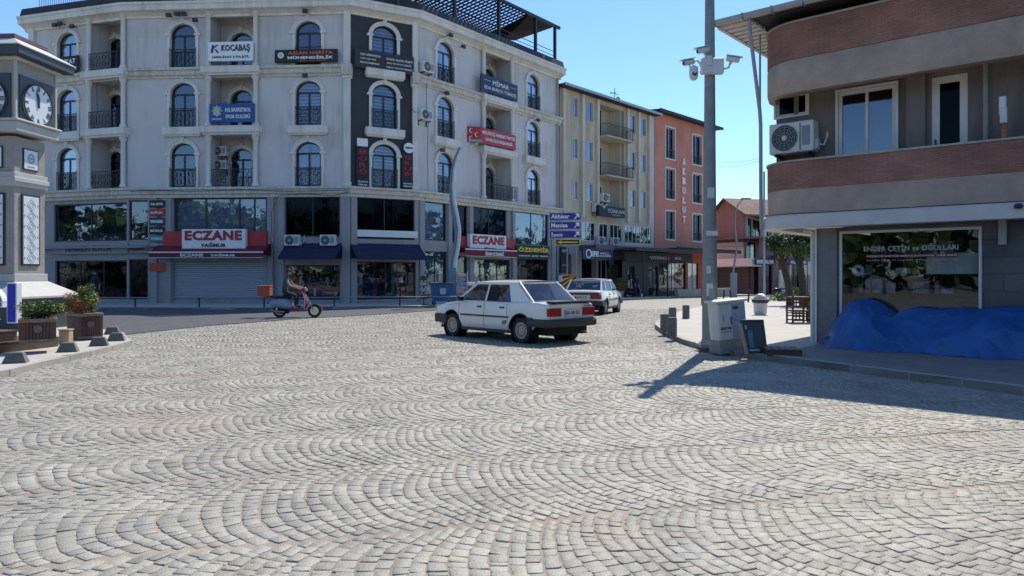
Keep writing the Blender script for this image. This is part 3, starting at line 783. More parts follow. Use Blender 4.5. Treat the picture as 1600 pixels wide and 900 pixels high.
for a, b in ((0, 2), (3, 4)):
    mould('upper_ledge', [(-.1, 12.48), (.08, 12.48), (.08, 12.58), (.2, 12.64), (.2, 12.86), (.32, 12.9), (.32, 13.03), (-.1, 13.03)], 'ledge', a, b)
mould('cornice', [(-.1, 15.86), (.10, 15.86), (.10, 15.98), (.32, 16.1), (.55, 16.16), (.55, 16.42), (.62, 16.46), (.62, 16.6), (-.1, 16.6)], 'trim')
mould('parapet', [(-.4, 16.6), (.45, 16.6), (.28, 17.15), (-.4, 17.15)], 'roof_dark')
def pilaster(f, s, w, zt=ZT, z0=6.36, m='trim', out=.16):
    add('pilaster', MB().box(s-w/2, s+w/2, -out, .05, z0, zt, m).box(s-w/2-.07, s+w/2+.07, -out-.07, .05, 12.3, 12.46, m).box(s-w/2-.05, s+w/2+.05, -out-.05, .05, z0, z0+.25, m).bbox(s-w/2-.1, s+w/2+.1, -out-.22, .05, 12.46, 13.08, 'ledge', .02), f.F, bld)
pilaster(fB, fB.L-.18, .36); pilaster(fC, fC.L-.14, .30); pilaster(fA, .2, .4)
# core, roof and end walls so that the block is closed
cx = [offs(fA, .3, -1.9), offs(fA, fA.L, -1.9), offs(fB, fB.L, -1.9), offs(fC, fC.L, -1.9), offs(fD, fD.L-.3, -1.9), (-3, 62), (-32, 62)]
add('core_wall', MB().vprism(cx, -.3, 16.5, 'interior'), Matrix.Identity(4), bld)
rf = polyoff(-.05) + [(-4, 62), (-32, 62)]
add('roof', MB().vprism(rf, 16.45, 16.58, 'roof_dark'), Matrix.Identity(4), bld)
ph = [offs(fA, 2, -2.2), offs(fA, fA.L, -2.2), offs(fB, fB.L, -2.4), offs(fC, fC.L-.5, -2.4), (-6, 60), (-30, 60)]
add('shadow_storey', MB().vprism(ph, 16.6, 21.2, 'plaster'), Matrix.Identity(4), bld)  # unseen storey, added to lengthen the block's cast shadow
add('end_wall', MB().box(0, .12, 0, 2.2, -.3, 16.5, 'plaster'), fA.F, bld); add('end_wall', MB().box(fD.L-.12, fD.L, .001, 14, -.3, 16.5, 'plaster'), fD.F, bld)
# lower storeys: walls with shop and mezzanine openings, the windows set into them
def lower(f, openings, mt='grey_wall'):
    mb = MB(); hs = []
    for o in openings:
        s0, s1, z0, z1 = f.rect(*o['r']); hs.append((max(.05, s0), min(f.L-.05, s1), z0 if z0 > .3 else .12, z1, 0, .3)); o['h'] = hs[-1]
    wall(mb, 0, f.L, -.35, 5.85, hs, .3, mt); add('wall', mb, f.F, bld)
    for o in openings:
        s0, s1, z0, z1 = o['h'][:4]
        k = dict(nx=o.get('nx', 1), dep=o.get('dep', .14), bdep=o.get('bdep', 1.5), back=o.get('back', 'interior'), gm=o.get('gm', 'glass_dark'), splits=o.get('sp'), blind=o.get('blind'), name=o.get('name', 'shop_window'), fm=o.get('fm', 'frame_dark'), fw=o.get('fw', .07))
        if o.get('shutter'):
            def sh(mm=o['shutter']):
                m2 = MB(); hh = z1-z0; n = int(hh/.12); prof = []
                for i in range(n):
                    za = z0+hh*i/n; zb = z0+hh*(i+1)/n
                    prof += [(.16, za), (.125, za+.2*(zb-za)), (.125, za+.75*(zb-za)), (.16, zb)]
                vs = [(s0, y, z) for y, z in prof] + [(s1, y, z) for y, z in prof]; L = len(prof)
                m2.add(vs, [(i, L+i, L+i+1, i+1) for i in range(L-1)], mm); m2.box(s0, s1, .12, .18, z0, z0+.1, 'galv')
                return m2
            add('roller_shutter', sh(), f.F, bld)
        else: rect_window(f.F, bld, s0, s1, z0, z1, **k)
        if o.get('goods'):
            m3 = MB(); cols = o['goods']; z = z0 + .2
            for lev in range(o.get('lev', 3)):
                x = s0+.1
                if lev: m3.box(s0+.1, s1-.1, .32, .62, z-.03, z, 'frame_dark')
                while x < s1-.4:
                    ww = random.uniform(.12, .4); hh = random.uniform(.15, .52)
                    if random.random() < .8: m3.box(x, x+ww, .34+random.uniform(0, .1), .58, z, z+hh, random.choice(cols))
                    x += ww+random.uniform(.02, .15)
                z += .72
            q = add('display', m3, f.F, bld, kind='stuff')
MIX = ['teal', 'white_text', 'grey_text', 'red_sign', 'navy_sign', 'wood_pale', 'blue_sign', 'cabinet_side']
lower(fA, [dict(r=(84, 198, 318, 377), nx=2, gm='glass', name='window', blind=(.0, .22, 'curtain_dark')), dict(r=(86, 198, 407, 474), nx=3, goods=['grey_text', 'curtain_dark', 'teal', 'wood_mid'])])
lower(fB, [dict(r=(201, 231, 313, 375), nx=1, gm='glass', name='window'), dict(r=(201, 231, 405, 472), nx=1, goods=['curtain_dark', 'white_text']),
           dict(r=(271, 417, 308, 364), sp=[.34, .70, .86], gm='glass', back='curtain', bdep=.3, name='window', fw=.11),
           dict(r=(270, 417, 409, 464.5), shutter='shutter'),
           dict(r=(445, 531, 306, 370), nx=2, back='curtain_dark', bdep=.35, name='window'),
           dict(r=(447, 531, 414, 466), nx=1, gm='glass_shop', goods=MIX, lev=3)])
lower(fC, [dict(r=(553, 648, 309, 374), nx=2, shutter=None, back='plum', bdep=.22, name='window'), dict(r=(554, 652, 409, 468), nx=2, gm='glass_shop', goods=MIX, lev=2)])
lower(fD, [dict(r=(664, 698, 316, 376), nx=1, back='cabinet_side', bdep=.25, gm='glass', name='window'), dict(r=(664, 699, 393, 467), nx=2, back='teal', bdep=.3, gm='glass'),
           dict(r=(706, 731, 321, 380), nx=2, back='zebra', bdep=.25, name='window'), dict(r=(707, 731, 400, 465), nx=1, gm='glass_shop', goods=MIX),
           dict(r=(738, 792, 323, 368), nx=2, back='shutter', bdep=.2, name='window'), dict(r=(741, 797, 405, 464), nx=3, gm='glass_shop', goods=MIX),
           dict(r=(805, 857, 331, 383), nx=2, back='teal', bdep=.8, name='window', gm='glass'), dict(r=(808, 857, 404, 463), nx=2, goods=MIX)])
for f, xs in ((fB, [240, 262, 424, 440, 541]), (fC, [552]), (fD, [658, 702, 735, 801, 864])):
    for x in xs:
        s = f.S(x); w_ = .5 if x in (240, 262, 541, 864) else .34
        s = min(max(s, w_/2), f.L-w_/2)
        add('shop_pillar', MB().bbox(s-w_/2, s+w_/2, -.12, .05, -.3, 5.8, 'grey_wall', .02), f.F, bld)
add('floor_band', MB().box(fC.S(553), fC.S(652), -.06, .0, 3.62, 4.0, 'white_paint'), fC.F, bld)
# balcony railings where the photo shows them
for f, b, rows in ((fA, A_bay[0], (0, 1, 2)), (fB, B_bay[0], (0,)), (fD, D_bay[0], (0,))):
    for r in rows: balcony_rail(f.F, bld, b[0]+.12, b[1]-.12+(.6 if f is fD else 0), -.3 if r or f is fD else -.14, ROWS[r]-.02, 1.0)
balcony_rail(fA.F, bld, .2, 4.2, .4, 17.15, .9, fancy=False, name='roof_railing')
# small flood lamps over windows
for f, x, z in ((fA, 96, 15.9), (fA, 104, 15.95), (fA, 123, 15.7), (fB, 270, 15.9), (fB, 283, 15.95), (fB, 293, 15.95), (fB, 311, 15.6), (fB, 481, 15.95), (fB, 481, 12.42), (fD, 696, 15.9), (fD, 690, 12.35), (fD, 683, 8.9), (fD, 833, 12.3), (fD, 716, 15.5)):
    add('flood_lamp', lambda: MB().box(-.03, .03, -.3, 0, 0, .04, 'ac_dark').bbox(-.14, .14, -.42, -.28, -.12, .08, 'ac_dark', .01), f.F @ Matrix.Translation((f.S(x), -.1, z)), bld, key='flood')
# cables clipped to the wall
def cab(f, pts, y=-.2): add('cable', MB().tube([(f.S(a, y), y, f.Z(a, b, y)) for a, b in pts], .016, 'iron', 5), f.F, bld)
cab(fB, [(204, 299), (240, 297.5), (300, 299), (380, 296.5), (450, 299), (546, 297)], -.42); cab(fB, [(545, 300), (520, 306), (480, 303), (436, 305), (424, 330), (425, 372)], -.3)
cab(fC, [(628, 148), (634, 160), (645, 172), (650, 176)], -.3); cab(fD, [(653, 176), (662, 178), (668, 186)], -.2); cab(fD, [(668, 118), (666, 140), (667, 175)], -.18); cab(fD, [(669, 192), (668, 240), (669, 300), (664, 312)], -.18)
cab(fA, [(150, 192), (152, 170), (151, 130), (153, 118)], -.05); cab(fD, [(800, 312), (801, 360), (800, 395), (802, 440)], -.2); cab(fB, [(422, 372), (428, 392), (426, 430), (430, 466)], -.2)
add('downpipe', MB().tube([(fD.L-.15, -.14, 15.9), (fD.L-.15, -.14, .2)], .07, 'band_grey'), fD.F, bld)
# rooftop pergola over the right wing
per = root('rooftop_pergola', fD.at(0, 0, 16.6), 'dark steel pergola with a slatted canopy on the roof terrace above the cream block', 'pergola')
zc = 19.55
for i, s in enumerate([-1.5, 3.2, 7.5, 11.6, fD.L-.35]):
    q = add('post', MB().box(s-.09, s+.09, -.1, .08, 16.6, zc, 'iron'), fD.F, per)
for s in (1.0, 7.0, 12.5): add('post', MB().box(s-.09, s+.09, 4.9, 5.1, 16.6, 18.9, 'iron'), fD.F, per)
add('beam', MB().box(-2, fD.L+.2, -.14, .02, zc, zc+.2, 'iron'), fD.F, per); add('beam', MB().box(-2, fD.L-.5, 4.9, 5.1, 18.9, 19.1, 'iron'), fD.F, per)
m_ = MB()
for k in range(42):
    a = -2+(fD.L+1.0)*k/42; m_.add([(a, 0, zc+.21), (a+.345, 0, zc+.27), (a+.345, 5, 19.19), (a, 5, 19.13)], [(0,1,2,3), (3,2,1,0)], 'roof_dark')
for k in range(12): m_.box(-2, fD.L-1, k*.42, k*.42+.08, zc+.18-.036*k-.04, zc+.18-.036*k, 'iron')
add('canopy', m_, fD.F, per)
add('awning_cloth', MB().add([(fD.L-3.4, 0, zc+.2), (fD.L-.3, 0, zc+.1), (fD.L-.6, 3.5, zc-.3), (fD.L-3.2, 4.5, 19.0), (fD.L-5.2, .6, 17.6)], [(0,1,2,3), (0,3,4), (3,2,1,0), (4,3,0)], 'roof_dark'), fD.F, per)
add('guard_rail', MB().box(-1, fD.L-.4, -.04, 0, 17.75, 17.79, 'iron').box(-1, fD.L-.4, -.04, 0, 17.45, 17.48, 'iron'), fD.F, per)
# dark awning in front of the parapet (upper left) is the roof edge of the terrace
# ---------------- signs, awnings and units on the block
def sign(f, r, m, label, lines, off=-.25, th=.12, name='shop_sign', cat='sign', group=None, extra=None, z=None, s=None):
    s0, s1, z0, z1 = f.rect(*r, off) if s is None else s
    mb = MB().bbox(s0, s1, off, off+th, z0, z1, m, .015)
    o = add(name, mb, f.F, None, label, cat, group)
    w, h = s1-s0, z1-z0; t = MB(); okk = False
    for (txt, x0, x1, y0, y1, tm, bold) in lines:
        t.text(txt, s0+w*x0, s0+w*x1, z0+h*y0, z0+h*y1, off-.004, tm, bold); okk = True
    if extra: extra(t, s0, s1, z0, z1, off); okk = True
    if okk: add('lettering', t, f.F, o)
    return o
W_ = 'white_text'
def kmark(t, s0, s1, z0, z1, o):
    x = s0+.12; h = z1-z0
    t.prism([(x,z0+h*.58),(x+.12,z0+h*.58),(x+.48,z0+h*.84),(x+.34,z0+h*.84)], o-.016, o-.004, 'navy_sign').prism([(x+.1,z0+h*.84),(x+.22,z0+h*.84),(x+.16,z0+h*.42),(x+.04,z0+h*.42)], o-.017, o-.004, 'navy_sign').prism([(x+.24,z0+h*.62),(x+.34,z0+h*.62),(x+.52,z0+h*.42),(x+.40,z0+h*.42)], o-.018, o-.004, 'navy_sign')
sign(fB, (325, 395, 65, 95), W_, 'white balcony sign with dark lettering KOCABAŞ on the top floor', [('KOCABAŞ', .30, .94, .42, .86, 'navy_sign', .03), ('NAKLİYAT LTD.ŞTİ.', .10, .92, .12, .29, 'navy_sign', .02)], off=-.62, extra=kmark)
def disc(t, s0, s1, z0, z1, o, m1=W_, m2='black_sign', xx=.10):
    h = z1-z0; c = (s0+(s1-s0)*xx, 0, z0+h*.56); t.lathe([(h*.24, o-.004), (h*.24, o-.014), (.001, o-.014)], m1, 20, c, 'Y'); t.lathe([(h*.15, o-.015), (h*.15, o-.02), (.001, o-.02)], 'grey_text', 16, c, 'Y')
sign(fB, (429, 527, 77, 97), 'black_sign', 'black sign with orange and white lettering ASLAN HARİTA below a top floor window', [('ASLAN HARİTA', .22, .93, .60, .92, 'orange_text', .03), ('MÜHENDİSLİK', .21, .94, .24, .52, W_, .04), ('0236 313 58 58', .40, .82, .06, .16, 'orange_text', .01)], extra=disc, off=-.3)
def crest(t, s0, s1, z0, z1, o):
    h = z1-z0; c = s0+(s1-s0)*.17; t.prism([(c-.2,z0+h*.45),(c-.2,z0+h*.72),(c,z0+h*.9),(c+.2,z0+h*.72),(c+.2,z0+h*.45),(c,z0+h*.3)], o-.014, o-.004, 'grey_text').lathe([(.11, o-.016), (.11, o-.022), (.001, o-.022)], 'yellow_text', 14, (c, 0, z0+h*.6), 'Y').text('GENÇLİK', c-.28, c+.28, z0+h*.12, z0+h*.24, o-.004, W_, .02)
    for k in range(8): t.prism([(c-.02+.27*math.cos(k*.785),z0+h*.6+.27*math.sin(k*.785)-.02),(c-.02+.27*math.cos(k*.785),z0+h*.6+.27*math.sin(k*.785)+.06),(c+.05+.27*math.cos(k*.785),z0+h*.6+.27*math.sin(k*.785)+.02)], o-.013, o-.004, W_)
sign(fB, (327, 397, 161.5, 191), 'blue_sign', 'blue balcony sign with a crest and white lettering HG BASKETBOL SPOR KULÜBÜ', [('HG BASKETBOL', .36, .93, .55, .76, W_, .02), ('SPOR KULÜBÜ', .37, .91, .20, .44, W_, .02)], off=-.62, extra=crest)
sign(fA, (84, 122, 88, 113), 'black_sign', 'black sign with white lettering AVUKAT under the top floor window beside the clock tower', [('AVUKAT', .08, .9, .5, .8, W_, .02), ('AV. BÜRO AVCI', .14, .92, .12, .3, W_, .01)], off=-.3)
sign(fC, (555, 647, 82, 111), 'panel_dark', 'dark grey balcony panel with small white lines of text on the dark bay', [('ÖZEL TURİZM BÜROSU', .08, .42, .68, .82, W_, .01), ('YURT DIŞI VİZE', .08, .34, .46, .58, W_, .01), ('EMLAK DANIŞMANLIK', .08, .4, .24, .36, W_, .01), ('SİGORTA ARACILIK HİZMETİ', .52, .97, .62, .76, W_, .01), ('ARAÇ VE KONUT KREDİSİ', .52, .95, .40, .53, W_, .01), ('İNŞAAT TAAHHÜT MİMARLIK', .52, .98, .18, .30, W_, .01)], off=-.28)
for (a, b, lb) in ((557, 577, 'left'), (628, 646, 'right')):
    y0, y1 = (228, 293) if lb == 'left' else (238, 295)
    cx_ = [(c, .2, .8, .80-.155*i, .91-.155*i, 'red_text', .03) for i, c in enumerate('BÜRO')] if lb == 'left' else [(c, .2, .8, .80-.155*i, .91-.155*i, 'red_text', .03) for i, c in enumerate('GRUP')]
    sign(fC, (a, b, y0, y1), 'black_sign', f'upright black sign with red letters {lb} of the dark bay\'s lowest window', cx_ + [('SİGORTA', .1, .9, .12, .17, W_, .02), ('EMLAK', .15, .85, .05, .09, W_, .02)], off=-.15, th=.06)
sign(fC, (558, 575, 216, 229), W_, 'small white plate above the left red lettered upright sign on the dark bay', [], off=-.15, th=.05)
s_ = add('round_sign', MB().lathe([(.3, -.2), (.3, -.12), (.29, -.12)], W_, 20, (fC.S(637), 0, fC.Z(637, 232)), 'Y'), fC.F, None, 'white oval plate with blue writing on the dark corner bay', 'sign')
add('lettering', MB().text('ANADOLU', fC.S(637)-.22, fC.S(637)+.22, fC.Z(637, 232)-.06, fC.Z(637, 232)+.06, -.204, 'navy_sign', .02), fC.F, s_)
sign(fD, (752, 809, 124, 150), 'navy_sign', 'navy balcony sign with white lettering MİMAR on the right wing top floor', [('MİMAR', .30, .74, .52, .88, W_, .0), ('EDA BURCU TÜRKEŞ', .08, .94, .14, .42, W_, .0)], off=-.55, extra=lambda t, a, b, c, d, o: t.box(a+.25, a+(b-a)*.25, o-.01, o-.004, c+(d-c)*.7, c+(d-c)*.72, W_).box(a+(b-a)*.79, b-.2, o-.01, o-.004, c+(d-c)*.7, c+(d-c)*.72, W_))
ms = sign(fD, (751, 806, 205, 229), 'red_sign', 'red wrap-around balcony sign with white crescents and white lettering on the right wing', [('MİLLİYETÇİ HAREKET PARTİSİ', .04, .96, .56, .86, W_, .02), ('ÇAYIRLI İLÇE BAŞKANLIĞI', .12, .88, .16, .46, W_, .02)], off=-.55)
s0_, s1_, z0_, z1_ = fD.rect(751, 806, 205, 229, -.55)
FS = fD.F @ Matrix.Translation((s0_-.002, -.56, 0)) @ Matrix.Rotation(math.radians(-38), 4, 'Z')      # left return of the red sign, turned to the street
m_ = MB().bbox(-.85, 0, 0, .06, z0_, z1_, 'red_sign', .01); add('sign_return', m_, FS, ms)
m_ = MB()
for cx_, cz_ in ((-.60, .26), (-.60, .74), (-.24, .5)):
    zz = z0_+(z1_-z0_)*cz_; n = 20; out = [(cx_+.14*math.cos(t), zz+.14*math.sin(t)) for t in [math.radians(55+250*i/n) for i in range(n+1)]]
    inn = [(cx_+.035+.118*math.cos(t), zz+.118*math.sin(t)) for t in [math.radians(50+260*i/n) for i in range(n+1)]]
    ring_prism(m_, out, inn, -.012, -.002, W_, closed=False)
add('emblem', m_, FS, ms)
# shop fronts
o_ = sign(fA, (82, 199, 380, 397), 'band_grey', 'long grey fascia with dark red raised lettering over the leftmost dark shop', [('HAMZA KAYA', .18, .80, .25, .78, 'plum', .05)], off=-.18)
sign(fB, (201, 231, 379, 396), 'band_grey', 'short grey fascia with dark red raised lettering SALONU beside the stacked plates', [('SALONU', .0, .8, .25, .78, 'plum', .04)], off=-.18)
add('awning', MB().prism([(0, 0), (0, .12), (fA.L+fB.S(231)-.4, .12), (fA.L+fB.S(231)-.4, 0)], -.5, 0, 'grey_paint'), fA.at(.8, 0, 3.0), None, 'thin grey canopy strip over the leftmost dark shop', 'canopy')
stack = [((233, 257, 313, 324), 'black_sign', 'ÖZEL EĞİTİM', 'black plate with white text at the top of the plate stack'), ((233, 257, 326.5, 337), 'red_sign', 'SAĞLIK', 'dark red plate with white text, second in the plate stack'), ((233, 257, 340, 352), 'navy_sign', 'MUHASEBE', 'navy plate with white text in the plate stack above the black one'), ((233, 257, 354.5, 366), 'black_sign', 'BÜRO', 'black plate with white text in the middle of the plate stack'), ((233, 257, 368, 378), 'teal', 'AVUKAT', 'teal plate near the bottom of the plate stack'), ((233, 258, 380, 392), 'band_grey', 'YAĞMUR', 'grey plate with black text at the foot of the plate stack')]
for r, m, tx, lb in stack: sign(fB, r, m, lb, [(tx, .1, .9, .3, .7, W_ if m != 'band_grey' else 'black_text', .03)], off=-.2, th=.06, group='name plates stacked beside the left pharmacy')
def awning(f, r, zb, m, label, val=.3, out=1.3, text=None, stripe=False, top=None):
    s0, s1 = f.S(r[0], -out*.6), f.S(r[1], -out*.6); z1 = zb+(.8 if top is None else top)
    rt = root('awning', f.at((s0+s1)/2, 0, zb), label, 'awning', 'fabric awnings over the shops')
    n = 14; m_ = MB()
    for k in range(n):                     # slightly sagging cloth in strips with thickness
        a, b = s0+(s1-s0)*k/n, s0+(s1-s0)*(k+1)/n
        pr = [(0, z1), (-out*.5, (z1+zb)/2-.05), (-out, zb)]
        for (y0, za), (y1, zb_) in zip(pr, pr[1:]):
            m_.add([(a,y0,za),(b,y0,za),(b,y1,zb_),(a,y1,zb_),(a,y0,za-.02),(b,y0,za-.02),(b,y1,zb_-.02),(a,y1,zb_-.02)], [(0,3,2,1),(4,5,6,7)], m)
    add('cloth', m_, f.F, rt)
    v_ = MB().box(s0, s1, -out-.012, -out, zb-val, zb+.0, m)
    if stripe: v_.box(s0, s1, -out-.05, -out+.01, zb-.03, zb+.04, 'white_paint').box(s0, s1, -out-.02, -out-.013, zb-val, zb-val+.025, 'white_paint')
    vv = add('valance', v_, f.F, rt)
    for sx in (s0, s1): add('side_cloth', MB().add([(sx, 0, z1), (sx, -out, zb), (sx, -out, zb-val*.5), (sx, 0, zb-val*.5)], [(0,1,2,3), (3,2,1,0)], m), f.F, rt)
    if text:
        t_ = MB()
        for (tx, a, b) in text: t_.text(tx, s0+(s1-s0)*a, s0+(s1-s0)*b, zb-val+.07, zb-.07, -out-.014, W_, .03)
        add('lettering', t_, f.F, vv)
    return rt
awning(fB, (240, 417), 2.72, 'maroon', 'wide maroon awning with a white edge over the closed roller shutter', .30, 1.2, [('ECZANE', .28, .48), ('YAĞMUR', .54, .76)], True, .55)
awning(fB, (440, 529), 2.45, 'navy', 'navy cloth awning left of the corner pillar, below the two air conditioners', .12, 1.3)
awning(fC, (553, 662), 2.45, 'navy', 'navy cloth awning below the pale band of the dark corner bay', .12, 1.3)
awning(fD, (720, 801), 3.05, 'maroon', 'maroon awning with a white edge below the right pharmacy sign', .42, .9, [('SİNEM ECZANESİ', .36, .72)], True, .35)
sign(fB, (255, 416, 361.5, 385), 'red_sign', 'long red pharmacy fascia behind the left white sign', [], off=-.3, th=.2)
sign(fB, (284, 383, 358, 388.5), W_, 'white pharmacy sign with ECZANE in dark red and YAĞMUR below, left one', [('ECZANE', .05, .95, .42, .93, 'red_text', .05), ('YAĞMUR', .30, .70, .08, .32, 'black_text', .03)], off=-.62, th=.3)
sign(fD, (718, 806, 371, 391), 'red_sign', 'red pharmacy fascia behind the right white sign', [], off=-.2, th=.15)
sign(fD, (735, 791, 367, 395), W_, 'white pharmacy sign with ECZANE in dark red and SİNEM below, right one', [('ECZANE', .06, .94, .45, .92, 'red_text', .05), ('SİNEM', .36, .70, .1, .33, 'black_text', .03)], off=-.5, th=.28)
sign(fD, (807, 859, 384, 395.5), 'black_sign', 'black shop sign with yellow lettering ÖZDEMİR', [('ÖZDEMİR', .05, .98, .12, .88, 'yellow_text', .05)], off=-.3, th=.12)
sign(fD, (807, 859, 396.5, 403.5), 'black_sign', 'narrow dark strip with white text below the yellow lettering', [('TUHAFİYE  ÇEYİZ  TEKSTİL', .05, .95, .25, .75, W_, .02)], off=-.25, th=.1)
sign(fB, (233, 258, 411, 424), 'orange_dark', 'faded orange plate on the grey pillar left of the roller shutter', [], off=-.18, th=.03)
for px, py, f, lb, dd in ((444.5, 384, fB, 'left air conditioner of the pair above the navy awning', .86), (500.5, 384, fB, 'right air conditioner of the pair above the navy awning', .86), (659.5, 111, fD, 'air conditioner on the right wing beside the top floor corner pilaster', .9), (656.5, 186, fD, 'air conditioner on the right wing beside the second floor corner pilaster', .9)):
    ac_unit(f.F, f.S(px, -.3), -.08, f.Z(px, py, -.3), lb, dd)
for k, zz in enumerate((7.45, 8.25)): ac_unit(fB.F, fB.S(335, .9), .95, zz, ('lower' if k == 0 else 'upper') + ' air conditioner of the two hung inside the lowest balcony', .8)
# ---------------- old beige block
be = root('apartment_building', fE.F, 'tall weathered beige block with narrow windows and two stacked balconies', 'building')
EZ = fE.Z(876, 136); rows_e = [(fE.Z(899, 312), fE.Z(899, 282)), (fE.Z(899, 248), fE.Z(899, 216)), (fE.Z(899, 184), fE.Z(899, 152))]
bs0, bs1 = fE.S(937), fE.S(975)
cols_e = [(fE.S(894), fE.S(903)), (fE.S(915), fE.S(926)), (fE.S(984), fE.S(993)), (fE.S(1000), fE.S(1009))]
MZ0, MZ1 = fE.Z(975, 380), fE.Z(975, 352)
mez = [(fE.S(909), fE.S(930)), (fE.S(936), fE.S(950)), (fE.S(953), fE.S(972)), (fE.S(976), fE.S(1018))]
mb = MB(); hs = [(a, b, z0, z1, 0, .18) for a, b in cols_e for z0, z1 in rows_e] + [(bs0, bs1, rows_e[0][0]-.9, EZ-.35, 0, 1.1)] + [(a, b, MZ0, MZ1, 0, .15) for a, b in mez]
wall(mb, 0, fE.L, 3.7, EZ, hs, .18, 'beige_old'); wall(mb, bs0, bs1, rows_e[0][0]-.9, EZ-.35, [(bs0+.35, bs0+1.9, z0-.7, z1+.1, 0, .1) for z0, z1 in rows_e], .1, 'beige_old', y=1.1)
mb.box(0, fE.L, .2, 9, EZ-.2, EZ, 'beige_old').box(0, .1, .01, 9, -.6, EZ-.2, 'beige_old').box(.1, fE.L, 1.6, 1.7, -.6, EZ-.2, 'interior')
add('wall', mb, fE.F, be)
for i, (a, b) in enumerate(cols_e):
    for j, (z0, z1) in enumerate(rows_e):
        rect_window(fE.F, be, a, b, z0, z1, 2 if i == 0 else 1, dep=.08, fm='frame_white', gm='glass', back='curtain' if (i+j) % 2 == 0 else 'interior', bdep=.3, fw=.06, key=('we', i, j), trimw=.05, trimm='beige_fin')
for a, b in mez: rect_window(fE.F, be, a, b, MZ0, MZ1, max(1, round((b-a)/.62)), dep=.05, fm='frame_white', gm='glass', back='interior', bdep=.4, fw=.07)
for j, (z0, z1) in enumerate(rows_e):
    rect_window(fE.F @ Matrix.Translation((0, 1.1, 0)), be, bs0+.35, bs0+1.9, z0-.7, z1+.1, 2, dep=.03, fm='frame_white', gm='glass_dark', back='interior', bdep=.4, name='balcony_door')
    if j:
        zz = z0-.95
        add('balcony_slab', MB().bbox(bs0-.25, bs1+.25, -.9, 1.1, zz-.12, zz, 'beige_old', .02), fE.F, be)
        balcony_rail(fE.F, be, bs0-.2, bs1+.2, -.85, zz, .95, .85, 'iron', False)
    add('partition', MB().box(bs1-.5, bs1-.42, 0, 1.1, z0-.9, z1+.6, 'beige_fin'), fE.F, be)
for x in (fE.S(880)-.1, fE.S(909), fE.S(932), fE.S(979)+.02, fE.S(996.5), fE.S(1013)):
    add('pilaster', MB().box(x-.16, x+.16, -.22, .02, 5.9, EZ-.1, 'beige_fin'), fE.F, be, key=None)
add('roof_edge', MB().box(-.4, fE.L+.1, -.75, .3, EZ, EZ+.10, 'roof_dark').box(-.4, fE.L+.1, -.8, -.7, EZ-.03, EZ+.16, 'steel'), fE.F, be)
add('roof', MB().add([(-.4,-.75,EZ+.1),(fE.L+.1,-.75,EZ+.1),(fE.L+.1,9,EZ+.5),(-.4,9,EZ+.5)], [(0,1,2,3)], 'rooftile'), fE.F, be)
add('aerial', MB().cyl((fE.S(984), 1.5, EZ), (fE.S(984), 1.5, EZ+2.0), .03, 'iron', 6).box(fE.S(984)-.7, fE.S(984)+.5, 1.48, 1.52, EZ+1.5, EZ+1.54, 'iron').box(fE.S(984)-.3, fE.S(984)-.26, 1.2, 1.8, EZ+1.5, EZ+1.54, 'iron').lathe([(.02, 1.3), (.35, 1.2), (.33, 1.24)], 'grey_paint', 12, (fE.S(984)+.1, 0, EZ+.9), 'Y'), fE.F, be)
add('end_strip', MB().box(fE.L-.9, fE.L-.02, -.012, .0, 5.6, EZ-.05, 'plaster'), fE.F, be)
add('downpipe', MB().tube([(.25, -.2, EZ-.1), (.25, -.2, 3.0)], .07, 'beige_fin'), fE.F, be)
# ground floor of the beige block
mb = MB(); sh = [(fE.S(880), fE.S(893), 0, 3.0, 0, .4), (fE.S(909), fE.S(932), 0, 2.7, 0, .6), (fE.S(935), fE.S(957), 0, 2.7, 0, .3), (fE.S(960), fE.S(990), 0, 2.7, 0, .5), (fE.S(993), fE.S(1019), 0, 2.7, 0, .5)]
sh = [(a, b, -.44, d, e, g) for a, b, c, d, e, g in sh]
wall(mb, 0, fE.L, -.7, 3.69, sh, .4, 'grey_wall'); add('wall', mb, fE.F, be)
for k, (a, b, z0, z1, _, dp) in enumerate(sh):
    rect_window(fE.F, be, a, b, z0, z1, 1 if k == 0 else 3, dep=dp-.1, fm='frame_dark' if k != 2 else 'frame_white', gm='glass_dark' if k != 2 else 'glass', back='interior_warm' if k % 2 else 'interior', bdep=1.2, name='shop_window')
add('canopy', MB().bbox(fE.S(905), fE.L, -1.6, .0, 3.35, 3.75, 'plum', .03), fE.F, be)
sign(fE, (911, 958, 389, 405), 'navy_sign', 'blue fascia sign with white lettering EFE over the open shop in the beige block', [('EFE', .25, .50, .25, .75, W_, .04), ('MOBİLYA', .55, .85, .5, .7, W_, .01), ('HALI PERDE', .53, .92, .25, .42, W_, .01)], off=-1.75, th=.14, extra=lambda t, a, b, c, d, o: t.lathe([(.34, o-.004), (.34, o-.014), (.25, o-.014), (.25, o-.004)], W_, 16, (a+.7, 0, (c+d)/2), 'Y', cap=False))
sign(fE, (877, 889, 386, 444), 'black_sign', 'tall narrow dark sign board with white text at the left end of the beige block', [('EFE', .1, .9, .86, .93, 'grey_text', .03), ('GİYİM', .1, .9, .5, .54, 'grey_text', .02)], off=-.5)
sign(fE, (936, 977, 323, 339), 'black_sign', 'black sign with white lettering TÜRKAN on the beige block', [('TÜRKAN', .30, .96, .38, .82, 'grey_text', .02), ('MODA', .5, .8, .12, .27, 'grey_text', .01)], off=-.7, th=.3, extra=lambda t, a, b, c, d, o: t.prism([(a+.4, c+.9), (a+.65, c+.55), (a+1.25, c+1.05), (a+.65, c+.8)], o-.014, o-.004, 'grey_text'))
